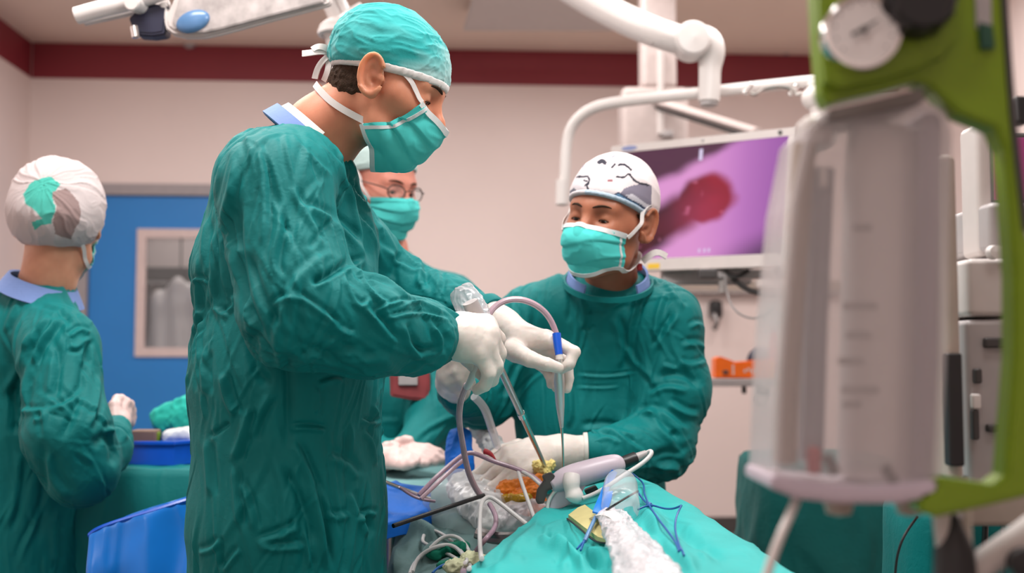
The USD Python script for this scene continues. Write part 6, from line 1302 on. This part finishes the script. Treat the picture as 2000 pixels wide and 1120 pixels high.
pd = [(1110, 1012), (1128, 998), (1142, 992), (1160, 1006), (1178, 1030), (1192, 1056), (1182, 1060), (1168, 1056), (1140, 1036)]
q = np.array([Yp(x, y) for x, y in pd]); pl_ = np.vstack([q + [0, -.004, .006], q + [0, 0, -.002]]); hull = trimesh.convex.convex_hull(pl_)
obj('yellow_pad', hull, M['yellowpad'], label='yellow adhesive pad with a dark edge on the teal drape', cat='pad'); wire('pad_edge_cord', [(1108, 1014, .006), (1138, 1038, .006), (1166, 1059, .006), (1186, 1062, .006)], .0017, 'black', 'dark cord along the edge of the yellow pad', catg='cord')
# tubes and cables on the left of the site
wire('dark_rod', [(768, 1028, 2.02), (850, 1000, 2.10), (945, 968, 2.20)], .0042, 'black', 'long black rod lying across the drape', 20, catg='rod')
wire('steel_forceps', [(752, 942, 2.22), (785, 955, 2.24), (840, 976, 2.26)], .0042, 'steel', 'thin steel forceps at the surgeon gown', 20, catg='forceps'); wire('pink_lead', [(780, 952, 2.23), (812, 972, 2.24), (850, 980, 2.25)], .003, 'purpletube', 'thin pinkish lead beside the steel forceps', 20, catg='tube')
wire('suction_tube', [(912, 752, 2.02), (901, 780, 2.04), (897, 820, 2.07), (904, 870, 2.12), (916, 925, 2.17), (934, 962, 2.2), (942, 972, 2.2)], .0060, 'pinktube', 'pinkish suction tube hanging from the endoscope hand', catg='tube')
wire('suction_tube', [(948, 634, 2.08), (958, 610, 2.09), (978, 592, 2.10), (1008, 585, 2.11), (1042, 594, 2.12), (1068, 615, 2.13), (1082, 640, 2.14), (1088, 658, 2.145)], .0060, 'pinktube', 'mauve suction tube arching between the surgeon hands', catg='tube')
wire('suction_tube', [(818, 968, 2.18), (850, 935, 2.2), (880, 908, 2.22), (908, 888, 2.23), (925, 886, 2.23), (960, 900, 2.22), (1005, 915, 2.2), (1045, 935, 2.17), (1062, 952, 2.15)], .0046, 'purpletube', 'mauve tube bent over the patient toward the probe', catg='tube')
wire('suction_tube', [(822, 975, 2.17), (856, 943, 2.19), (886, 915, 2.21), (905, 900, 2.215)], .0040, 'pinktube', 'short pale tube beside the bent mauve tube', catg='tube')
wire('suction_tube', [(956, 985, 2.16), (968, 1010, 2.12), (964, 1035, 2.08), (945, 1058, 2.05), (920, 1090), (905, 1118)], .0048, 'purpletube', 'reddish tube running down to the lower edge', catg='tube')
wire('white_cable', [(1012, 918, 2.2), (1018, 940, 2.17), (1030, 975, 2.14), (1040, 1003, 2.11), (1046, 1018, 2.09)], .0039, 'cable', 'white cable dropping beside the probe fork')
wire('white_cable', [(1012, 918, 2.2), (1035, 930, 2.17), (1060, 952, 2.14)], .0034, 'cable', 'white cable leading into the dark fork')
wire('white_cable', [(941, 1092), (937, 1045, 2.02), (938, 1000, 2.06), (944, 978, 2.08), (956, 972, 2.09), (972, 980, 2.09), (1000, 1002, 2.08), (1030, 1026, 2.06)], .0041, 'cable', 'white cable bent in a tall hook over the dressing')
wire('white_cable', [(806, 1118, .006), (820, 1088, .02), (850, 1070, .03), (880, 1066, .03), (905, 1086, .02), (916, 1112, .006)], .0038, 'cable', 'white cable arching low beside the surgeon gown'); wire('white_cable', [(828, 1046, .012), (826, 1058, .01), (838, 1066, .01), (870, 1080, .008), (900, 1098, .006)], .0034, 'cable', 'white cable hooked left of the low arch')
wire('white_cable', [(840, 1072, .01), (868, 1050, .02), (896, 1052, .02), (912, 1070, .01), (916, 1078, .006)], .0038, 'cable', 'white cable making the upper small arch'); wire('white_cable', [(800, 1030, .006), (840, 1035, .006), (870, 1048, .008), (896, 1072, .008), (908, 1100, .006)], .0031, 'cable', 'thin white cable crossing behind the small arch'); wire('white_cable', [(840, 1078, .006), (815, 1095, .006), (800, 1122, .006)], .0034, 'cable', 'white cable end beside the gown hem')
wire('blue_lead', [(845, 1120, .005), (862, 1106, .005), (888, 1098, .006)], .0024, 'bluewire', 'thin navy lead beside the cream swab')
# ------------------------------------------------ the instruments in the hands
E_ = thing('endoscope', 'long steel endoscope held in the surgeon near hand', 'endoscope', P(972, 718, 1.98))
a, b = P(968, 700, 1.965), P(1066, 914, 2.305); d = b - a
obj('outer_shaft', tube([a, a + d * .5], .0068, 6, 20), M['steel'], E_); obj('inner_shaft', tube([a + d * .48, b], [.0062, .0042], 6, 18), M['steel'], E_); obj('collar', tube([a + d * .46, a + d * .50], .0080, 4, 20), M['chrome'], E_)
obj('camera_head', tube([P(918, 590, 1.93), P(940, 640, 1.945), P(962, 690, 1.96)], [.014, .016, .011], 14, 20), M['greyplastic'], E_); obj('light_post', tube(PL([(938, 690, 1.96), (920, 742, 1.99), (912, 756, 2.02)]), .0065, 10, 14), M['white'], E_, label='white light post')
cs = spline([np.append(P(950, 648, 1.965), .015), np.append(P(930, 614, 1.975), .0215), np.append(P(912, 586, 1.99), .0235), np.append(P(900, 570, 2.0), .019)], 50); tb = tube(cs[:, :3], cs[:, 3], sides=60); vv, ff = halve(np.array(tb.vertices), np.array(tb.faces))
obj('hand_sheath', (streak(vv, ff, .0034, cs[-1, :3] - cs[0, :3], 41), ff), M['milky'], smooth=True, label='crinkled clear sheath sticking up behind the near glove', cat='sheath')
S_ = thing('suction_pipe', 'slim steel suction pipe with a blue sleeve in the surgeon far hand', 'suction pipe', P(1094, 720, 2.12))
obj('blue_sleeve', tube(PL([(1087, 652, 2.115), (1089, 672, 2.11), (1092, 694, 2.105)]), [.0085, .0080, .0072], 10, 18), M['bluetray'], S_, label='blue sleeve'); obj('ferrule', tube(PL([(1092, 692, 2.105), (1092.5, 702, 2.105)]), [.0068, .0074], 5, 18), M['white'], S_)
obj('grip', tube(PL([(1092, 700, 2.105), (1092, 735, 2.12), (1094, 790, 2.15), (1097, 835, 2.18)]), [.0062, .0105, .0085, .0035], 24, 20), M['satin'], S_); obj('needle', tube(PL([(1097, 832, 2.18), (1099, 870, 2.22), (1100, 914, 2.26)]), [.0030, .0022, .0020], 12, 12), M['steel'], S_)
R_ = thing('red_needle', 'tiny dark red pointer on the patient side', 'needle', P(955, 888, 2.24)); obj('needle_body', tube(PL([(946, 882, 2.25), (956, 886, 2.245), (969, 899, 2.235)]), [.006, .005, .0008], 10, 10), M['red'], R_, 60)
# ------------------------------------------------ the instrument table at the left
T = thing('instrument_table', 'instrument table under a dark teal cloth beside the nurse', 'table', P(300, 920, 2.95) * [1, 1, 0])
a, b = P(205, 907, 2.9), P(470, 907, 2.9); zt = a[2]
plain_sheet([(a[0], 2.72, zt), (b[0], 2.72, zt), (b[0], 3.2, zt), (a[0], 3.2, zt)], 'table_cloth', 'teal cloth', M['gown'], 181, .004, 90, 40, drop=.62, fr=(14, 10, 3), parent=T)
obj('table_board', rbox(((a[0] + b[0]) / 2, 2.97, zt - .025), (b[0] - a[0] - .02, .44, .03), .008), M['dullsteel'], T)
for x in (a[0] + .05, b[0] - .05):
    for y in (2.82, 3.15): obj('leg', tube([(x, y, zt - .03), (x, y, .0)], .014, 6), M['dullsteel'], T)
c0, c1 = P(246, 905, 2.82), P(352, 868, 2.82)
Tr = thing('blue_tray', 'glossy blue plastic tray on the instrument table', 'tray', (c0[0] + .1, 2.95, zt + .006))
x0, x1, y0, y1, z0_ = c0[0] - .05, P(368, 880, 2.82)[0], 2.80, 3.12, zt + .006
ot = Polygon([(x0, y0), (x1 - .03, y0), (x1, y0 + .05), (x1, y1), (x0, y1)]); inn = ot.buffer(-.010)
obj('tray_wall', prism(Polygon(ot.exterior.coords, [inn.exterior.coords[::-1]]), (0, 0, z0_), (1, 0, 0), (0, 1, 0), .055), M['bluetray'], Tr, False); obj('tray_floor', prism(inn, (0, 0, z0_), (1, 0, 0), (0, 1, 0), .008), M['bluetray'], Tr, False)
rim = Polygon(ot.buffer(.006).exterior.coords, [ot.buffer(-.014).exterior.coords[::-1]]); obj('tray_rim', prism(rim, (0, 0, z0_ + .050), (1, 0, 0), (0, 1, 0), .010, .003), M['bluetray'], Tr, 30)
its = [('wooden_block', (285, 838), .028, 'beige', 'brown block of instruments in the blue tray', 'block', (.07, .05, .035)), ('yellow_clip', (268, 850), .0, 'yellow', 'small yellow clip in the blue tray', 'clip', (.016, .02, .018)), ('green_bottle', (302, 832), 0, 'green', 'small green bottle top behind the brown block', 'bottle', (.03, .03, .03)), ('brown_box', (262, 838), 0, 'darkgrey', 'little dark box beside the gloved hand', 'box', (.04, .04, .03))]
for nm, (px, py), _, mm, lb, ct, sz in its:
    c = P(px, py, 2.98); c[2] = zt + .014 + sz[2] / 2 + (.035 if nm != 'yellow_clip' else .04); G = thing(nm, lb, ct, c)
    obj('body', rbox(c, sz, .006), M[mm] if mm != 'beige' else plain('brown_wood', (.22, .13, .09), .6), G); obj('stand', rbox(c - [0, 0, sz[2] / 2 + .016], (sz[0] * .8, sz[1] * .8, .034 if nm != 'yellow_clip' else .03), .003), M['darkgrey'], G)
v, f = blob(lambda p: sunion([rc(p, P(320, 815, 3.1), P(380, 800, 3.1), .030, .045), rc(p, P(330, 830, 3.1), P(390, 830, 3.08), .03, .04)], .04), *pts_box([(350, 815, 3.1)], .14), .007, .006, 18, 51); v[:, 2] = np.maximum(v[:, 2], zt + .004); obj('teal_cloth_bundle', (v, f), cloth('mint_cloth', (.02, .42, .34), .3), smooth=True, label='folded mint green cloth at the back of the instrument table', cat='cloth')
v, f = blob(lambda p: sunion([rc(p, P(335, 852, 2.98), P(385, 850, 2.98), .022, .026, (0, 0, 1), .8)], .03), *pts_box([(358, 852, 2.98)], .1), .006, .004, 22, 53); obj('white_towel', (v, f), M['gauze'], smooth=True, label='rolled white towel behind the blue tray', cat='towel')
# blue polythene cover in front
B = thing('blue_bag', 'bright blue polythene bag hanging open at the lower left', 'bag', P(270, 1100, 2.35))
tp = PL([(176, 1046, 2.26), (190, 1036, 2.26), (250, 1014, 2.28), (310, 996, 2.30), (375, 976, 2.33), (420, 968, 2.36)]); tp = spline(tp, 60); G_ = []
for t in np.linspace(0, 1, 50):
    o = np.stack([np.zeros(60), -.05 * np.sin(np.pi * t) - .012 * np.sin(np.linspace(0, 16, 60)) * min(1, t * 3), np.full(60, -.60 * t)], 1); o[:, 0] += .03 * t; G_.append(tp + o)
G_ = np.array(G_); vv = G_.reshape(-1, 3); vv = vv + np.array([0, -1, 0]) * (.010 * ridge(vv * np.array([12, 8, 2.5]), 61) + .004 * ridge(vv * np.array([30, 20, 7]), 62))[:, None]
obj('front_sheet', shell(vv.reshape(50, 60, 3), .003), M['bluebag'], B, True); bk_ = vv.reshape(50, 60, 3) * 1.0; bk_[..., 1] += .16; bk_[..., 2] += .004; obj('back_sheet', shell(bk_, .003), M['bluebag'], B, True)
obj('holder_ring', cat(tube(np.vstack([tp]), .006, sides=8), tube([tp[0], tp[0] + [0, .08, .0], tp[0] + [0, .16, 0]], .006, 8, 8), tube([tp[-1], tp[-1] + [0, .08, 0], tp[-1] + [0, .16, 0]], .006, 8, 8)), M['bluetray'], B)
obj('holder_leg', tube([tp[30] + [0, .08, -.02], [tp[30][0], tp[30][1] + .08, 0]], .012, 6), M['dullsteel'], B)
# ---------------------------------------------------------------- the suction unit close to the camera, far out of focus
Y0 = .95
V = thing('suction_unit', 'green framed suction unit with a gauge and clear canister close to the camera', 'suction unit', P(1750, 600, Y0))
gp = [(1590, -80), (1597, 60), (1606, 180), (1618, 205), (1640, 196), (1720, 178), (1790, 158), (1815, 166), (1840, 190), (1875, 222), (1915, 238), (1945, 250), (1963, 290), (1972, 395), (1982, 540), (1982, 700), (1970, 850), (1964, 930), (1940, 948), (1885, 940), (1840, 933), (1800, 968), (1796, 1000), (1830, 1012), (1875, 1002), (1950, 985), (2030, 965), (2045, 600), (2005, 450), (1980, 250), (1970, 120), (1952, -80)]
obj('green_bracket', slab(gp, Y0, .030, .004), M['green'], V, 30)
obj('front_cover', slab([(1600, -80), (1606, 60), (1614, 160), (1640, 172), (1720, 156), (1800, 132), (1845, 108), (1872, 70), (1880, -80)], Y0 - .012, .02, .005), M['green'], V, 30, label='raised green front cover')
obj('side_edge', tube(PL([(1956, -80, Y0), (1970, 120, Y0), (1981, 250, Y0), (2004, 450, Y0)]), .003, 20), M['darkgrey'], V, label='dark edge strip')
g = P(1680, 70, Y0 - .012); gd = np.array([-.12, -1, .02])
obj('gauge_case', lathe([(0, 0), (.034, 0), (.034, .010), (.0322, .016), (.029, .017), (.0285, .013), (0, .013)], g + [0, .002, 0], gd, 40), M['chrome'], V, label='chrome gauge case')
obj('gauge_face', lathe([(0, .0135), (.0285, .0135), (.0285, .0142), (0, .0142)], g + [0, .002, 0], gd, 40), plain('dial_white', (.80, .76, .75), .5), V, label='off-white dial')
ge = gd / np.linalg.norm(gd); gx = np.cross(ge, [0, 0, 1]); gx /= np.linalg.norm(gx); gx = -gx if gx[0] < 0 else gx; gy = np.array([0, 0, 1.0]); gc = g + ge * .0168
obj('gauge_needle', tube([gc - gx * .010 - gy * .004, gc + gx * .012 + gy * .008], [.0016, .0008], 6, 8), M['darkgrey'], V, label='dark pointer'); obj('needle_hub', lathe([(0, 0), (.003, 0), (.003, .002), (0, .002)], gc, ge, 14), M['darkgrey'], V)
for k, t in enumerate(np.linspace(-.7, 3.9, 11)): obj('dial_mark', rbox(g + ge * .0166 + gx * .0235 * math.cos(t) + gy * .0235 * math.sin(t), (.0016, .0008, .0016), .0003), M['darkgrey'], V)
k = P(1786, 16, Y0 - .012); obj('control_knob', lathe([(0, 0), (.028, 0), (.0285, .004), (.027, .030), (.024, .034), (0, .034)], k + [0, .002, 0], (-.06, -1, 0), 36), M['black'], V, label='black control knob'); 
for t in np.linspace(0, 2 * np.pi, 13)[:-1]: obj('knob_rib', tube([k + [.0282 * math.cos(t), -.004, .0282 * math.sin(t)], k + [.0268 * math.cos(t) - .0018, -.030, .0268 * math.sin(t)]], .0018, 4, 6), M['black'], V)
k2 = P(1745, 14, Y0 - .012); obj('small_knob', lathe([(0, 0), (.015, 0), (.015, .018), (.012, .021), (0, .021)], k2 + [0, .002, 0], (-.06, -1, 0), 24), M['black'], V, label='small black knob')
obj('switch_plate', slab([(1904, -60), (1936, -60), (1938, 60), (1908, 55)], Y0 - .003, .004, .001), M['greyplastic'], V, label='grey switch plate'); obj('green_switch', slab([(1913, 42), (1940, 50), (1944, 94), (1918, 96)], Y0 - .006, .006, .001), plain('dark_green_switch', (.012, .075, .045), .4), V, label='dark green switch')
# canister
oc = [(1578, 250), (1606, 222), (1790, 192), (1846, 218), (1858, 262), (1846, 700), (1834, 955), (1700, 975), (1560, 965), (1512, 948), (1522, 700), (1548, 400)]
q = np.array([P(x, y, Y0 + .01)[[0, 2]] for x, y in oc]); og = Polygon(q).buffer(-.004).buffer(.004); ig = og.buffer(-.0045)
shellp = cat(prism(Polygon(og.exterior.coords, [ig.exterior.coords[::-1]]), (0, Y0 + .11, 0), (1, 0, 0), (0, 0, 1), .10), prism(og, (0, Y0 + .012, 0), (1, 0, 0), (0, 0, 1), .004), prism(og, (0, Y0 + .113, 0), (1, 0, 0), (0, 0, 1), .004))
obj('canister', shellp, M['canister'], V, False, label='clear smoky canister')
inn = [np.append(P(1726, 255, Y0 + .062), .030), np.append(P(1724, 275, Y0 + .062), .034), np.append(P(1718, 600, Y0 + .062), .034), np.append(P(1712, 900, Y0 + .062), .034), np.append(P(1710, 935, Y0 + .062), .033)]
inn = np.array(inn); obj('inner_liner', tube(inn[:, :3], inn[:, 3], 24, 40), M['liner'], V, 60, label='pale inner liner')
obj('side_wall', slab([(1806, 215), (1840, 225), (1836, 700), (1824, 950), (1796, 950), (1802, 600)], Y0 + .02, .06, .004), film('lilac_wall', (.55, .48, .55), .6, .3, .03), V, 30, label='lilac inner side wall')
lp = spline([np.append(P(1572, 282, Y0 + .03), .0102), np.append(P(1556, 500, Y0 + .03), .0102), np.append(P(1540, 740, Y0 + .03), .0105), np.append(P(1532, 905, Y0 + .03), .0108)], 30)
obj('side_post', tube(lp[:, :3], lp[:, 3], sides=24), M['beige'], V, 60, label='beige side post')
obj('gas_column', tube(PL([(1606, 330, Y0 + .05), (1594, 600, Y0 + .05), (1584, 900, Y0 + .05)]), .011, 20, 18), plain('blue_grey_column', (.34, .35, .39), .3), V, 60, label='blue-grey inner column')
obj('painted_highlight', rbox(P(1608, 345, Y0 + .032), (.008, .003, .020), .0014), M['white'], V, label='small white patch painted as a highlight')  # white chip stands in for a glint on the plastic
obj('base_rim', slab([(1508, 928), (1560, 940), (1700, 955), (1836, 940), (1838, 968), (1760, 985), (1640, 985), (1555, 975), (1506, 955)], Y0, .11, .004), M['lilac'], V, 30, label='lilac base rim')
obj('top_lid', slab([(1622, 212), (1700, 196), (1800, 172), (1812, 190), (1792, 204), (1640, 234), (1616, 236)], Y0 + .004, .09, .003), plain('lid_grey', (.20, .18, .17), .4), V, 30, label='grey lid edge')
for px, py, w in ((1680, 598, .030), (1676, 655, .022), (1662, 706, .022), (1680, 762, .032), (1664, 790, .016), (1684, 445, .016)): obj('scale_mark', rbox(P(px, py, Y0 + .0115), (w, .0008, .006), .0003), M['greyplastic'], V, label='faint grey scale mark')
obj('red_valve', rbox(P(1590, 900, Y0 + .03), (.012, .012, .024), .004), M['red'], V, label='dull red valve'); obj('drain_plug', tube(PL([(1614, 890, Y0 + .026), (1632, 925, Y0 + .026)]), .005, 6), M['darkgrey'], V); obj('drain_plug', tube(PL([(1728, 912, Y0 + .02), (1748, 945, Y0 + .02)]), .0045, 6), M['darkgrey'], V)
for px in (1638, 1776): obj('outlet', tube(PL([(px, 978, Y0 + .05), (px, 1004, Y0 + .05)]), [.014, .011], 6, 18), M['beige'], V)
obj('left_port', rbox(P(1590, 262, Y0 + .06), (.030, .04, .03), .010), M['offwhite'], V)
wire('pale_hose', [(1560, 962, .97), (1552, 985, .965), (1532, 1030, .95), (1512, 1080, .94), (1490, 1150, .93)], .0040, 'offwhite', 'pale hose hanging from the corner of the clear canister', catg='hose')
# its stand
St = thing('unit_stand', 'beige pole stand under the green suction unit', 'stand', (P(1880, 1100, 1.02)[0], 1.02, 0))
q = P(1878, 990, 1.02); obj('pole', tube([q, (q[0], 1.02, .03)], .0085, 10, 18), M['beige'], St); obj('clamp', tube([P(1838, 1000, .99), P(1842, 1078, .99)], [.008, .006], 8, 16), M['offwhite'], St); obj('clamp_cone', lathe([(.003, .03), (.006, .025), (.017, 0), (.020, -.05), (0, -.05)], P(1864, 1072, .99), (0, 0, 1), 24), M['black'], St, label='black clamp cone'); obj('clamp_bridge', tube([P(1842, 1010, .995), P(1878, 1005, 1.02)], .006, 6), M['dullsteel'], St)
for a_ in (0, 2.1, 4.2): obj('foot', tube([(q[0], 1.02, .04), (q[0] + .22 * math.cos(a_), 1.02 + .22 * math.sin(a_), .02)], .014, 8), M['darkgrey'], St)
Lv = thing('grey_lever', 'pale grey lever bar at the lower right corner', 'lever', P(1960, 1085, 1.0)); obj('bar', tube(PL([(1890, 1122, 1.0), (1930, 1095, 1.0), (2020, 1040, 1.0), (2080, 1000, 1.0)]), [.012, .013, .016, .018], 16, 18), M['offwhite'], Lv, 60); obj('pivot', lathe([(0, 0), (.014, 0), (.014, .012), (0, .014)], P(1995, 1100, .985), (0, -1, 0), 20), M['black'], Lv); obj('bracket', tube([P(2060, 1010, 1.0), P(2060, 1010, 1.0) * [1, 1, 0]], .012, 6), M['dullsteel'], Lv)
# the anaesthesia machine behind it
Am = thing('anaesthesia_machine', 'grey anaesthesia machine behind the clear canister', 'machine', (P(1920, 700, 1.5)[0], 1.5, 0))
def mb(x0, y0, x1, y1, Y, d, m, nm, r=.008, lb=None):
    a, b = P(x0, y0, Y), P(x1, y1, Y); obj(nm, rbox(((a[0] + b[0]) / 2, Y + d / 2, (a[2] + b[2]) / 2), (abs(b[0] - a[0]), d, abs(a[2] - b[2])), r), M[m] if isinstance(m, str) else m, Am, label=lb)
mb(1838, 300, 1885, 940, 1.40, .12, 'beige', 'side_column'); mb(1850, 690, 1886, 912, 1.385, .02, 'black', 'dark_window', .003, 'dark glass window'); mb(1886, 625, 2060, 960, 1.5, .25, 'greyplastic', 'lower_cabinet'); mb(1890, 505, 2060, 618, 1.5, .25, 'offwhite', 'upper_drawer', .008, 'pale upper drawer'); mb(1930, 395, 2060, 490, 1.52, .2, 'greyplastic', 'display_box'); mb(1905, 240, 1942, 500, 1.55, .06, 'offwhite', 'pale_post')
for x, y in ((1938, 494), (1962, 494)): obj('dial', lathe([(0, 0), (.010, 0), (.009, .014), (0, .015)], P(x, y, 1.5), (0, -1, 0), 18), M['white'], Am, label='white dial')
for x0, y0, x1, y1 in ((1925, 660, 1975, 680), (1905, 720, 1920, 750), (1930, 830, 1980, 845), (1900, 800, 1915, 860)): mb(x0, y0, x1, y1, 1.49, .012, 'darkgrey', 'drawer_handle', .003)
mb(1900, 770, 1918, 800, 1.488, .012, 'white', 'white_switch', .003)
mb(1886, 955, 2060, 1030, 1.48, .3, 'beige', 'plinth'); obj('frame_leg', tube([P(2000, 1020, 1.55), P(2000, 1020, 1.55) * [1, 1, 0]], .03, 6), M['dullsteel'], Am); obj('frame_leg', tube([P(1860, 930, 1.45), P(1860, 930, 1.45) * [1, 1, 0]], .02, 6), M['dullsteel'], Am)
Sm = thing('side_screen', 'narrow magenta screen edge behind the green bracket', 'screen', P(1957, 330, 1.62)); obj('screen_case', rbox(P(1975, 330, 1.64), (.060, .03, .105), .006), M['darkgrey'], Sm); obj('screen_face', rbox(P(1973, 330, 1.624), (.050, .003, .093), .001), mat('magenta_screen', {'p': ('principled_bsdf', {'base_color': (.22, .03, .12), 'roughness': .3, 'emission_color': (.30, .04, .15), 'emission_strength': .12})}, []), Sm, label='dim magenta picture'); obj('screen_arm', tube([P(1975, 372, 1.66), P(1975, 420, 1.66)], .012, 4), M['dullsteel'], Sm)
Bk = thing('black_fitting', 'black wall fitting right of the green bracket', 'fitting', P(1986, 215, 3.4)); 
obj('fitting_body', rbox(P(1988, 218, 3.4), (.05, .06, .09), .015), M['black'], Bk); obj('fitting_arm', tube([P(1988, 218, 3.42), P(2040, 190, 3.42), P(2120, 150, 3.3)], .016, 10), M['darkgrey'], Bk); obj('fitting_pole', tube([P(2120, 155, 3.3), (P(2120, 150, 3.3)[0], 3.3, RH)], .02, 6), M['dullsteel'], Bk)
# dark draped trolley and the teal covered stand
def hang(c, sx, sy, top, bot, m, name, label, seed, amp=.02, parent='/World'):
    per = []; n = 220
    for t in np.linspace(0, 2 * np.pi, n, endpoint=False):
        k = 4; x, y = np.cos(t), np.sin(t); s_ = (abs(x) ** k + abs(y) ** k) ** (-1 / k); per.append((x * s_ * sx / 2, y * s_ * sy / 2))
    per = np.array(per); rows = [np.hstack([per * f_, np.full((n, 1), top - dz)]) for f_, dz in ((0.02, 0), (.4, 0), (.8, 0), (.93, .004), (.985, .02), (1, .05))] + [np.hstack([per * (1 + .10 * t), np.full((n, 1), top - .05 - (top - .05 - bot) * t)]) for t in np.linspace(0, 1, 60)[1:]]
    v = np.vstack(rows) + np.array([c[0], c[1], 0]); k = len(rows); i, j = np.meshgrid(np.arange(k - 1), np.arange(n), indexing='ij'); q = np.stack([i * n + j, (i + 1) * n + j, (i + 1) * n + (j + 1) % n, i * n + (j + 1) % n], -1).reshape(-1, 4); f = np.vstack([q[:, :3], q[:, [0, 2, 3]]]); nn = vnorm(v, f); hz = np.clip((top - v[:, 2]) / .3, 0, 1)
    w = v + .05 * np.stack([nz(v * 6, seed), nz(v * 6, seed + 1), nz(v * 6, seed + 2)], 1); v = v + nn * (amp * hz * (ridge(w * np.array([9, 9, 1.6]), seed + 3) * .8 + .4 * ridge(w * np.array([20, 20, 5]), seed + 4)))[:, None]
    return obj(name, (v, f), m, parent, True, label=label)
Tq = thing('side_trolley', 'trolley under a dark green drape below the clear canister', 'trolley', (P(1640, 1000, 2.9)[0], 3.1, 0)); cx = P(1640, 1000, 2.9)[0]
ztr = P(1640, 905, 2.85)[2]; obj('trolley_top', rbox((cx, 3.1, ztr - .03), (.36, .40, .03), .006), M['dullsteel'], Tq); obj('trolley_post', tube([(cx, 3.1, ztr - .04), (cx, 3.1, 0)], .04, 6), M['dullsteel'], Tq)
hang((cx, 3.1), .40, .46, ztr, .05, M['gowndark'], 'drape', 'dark green drape', 201, parent=Tq)
cx2 = P(1850, 1050, 1.9)[0]; zt2 = P(1850, 1002, 1.75)[2]
Tq = thing('covered_stand', 'low stand under a teal cover in the lower right corner', 'stand', (cx2, 1.9, 0)); obj('stand_top', rbox((cx2, 1.9, zt2 - .03), (.13, .2, .03), .006), M['dullsteel'], Tq); obj('stand_post', tube([(cx2, 1.9, zt2 - .04), (cx2, 1.9, 0)], .03, 6), M['dullsteel'], Tq)
hang((cx2, 1.9), .17, .26, zt2, .05, M['gown'], 'cover', 'teal cover', 211, .012, parent=Tq)
wire('hanging_cable', [(1925, 1000, 1.70), (1924, 1040, 1.70), (1922, 1085, 1.70), (1924, 1130, 1.70)], .0045, 'black', 'black cord hanging in front of the teal cover', 20)
wire('hanging_cable', [(1792, 1010, 1.72), (1765, 1050, 1.71), (1752, 1090, 1.71), (1748, 1130, 1.71)], .002, 'black', 'thin black cord along the left of the teal cover', 20)
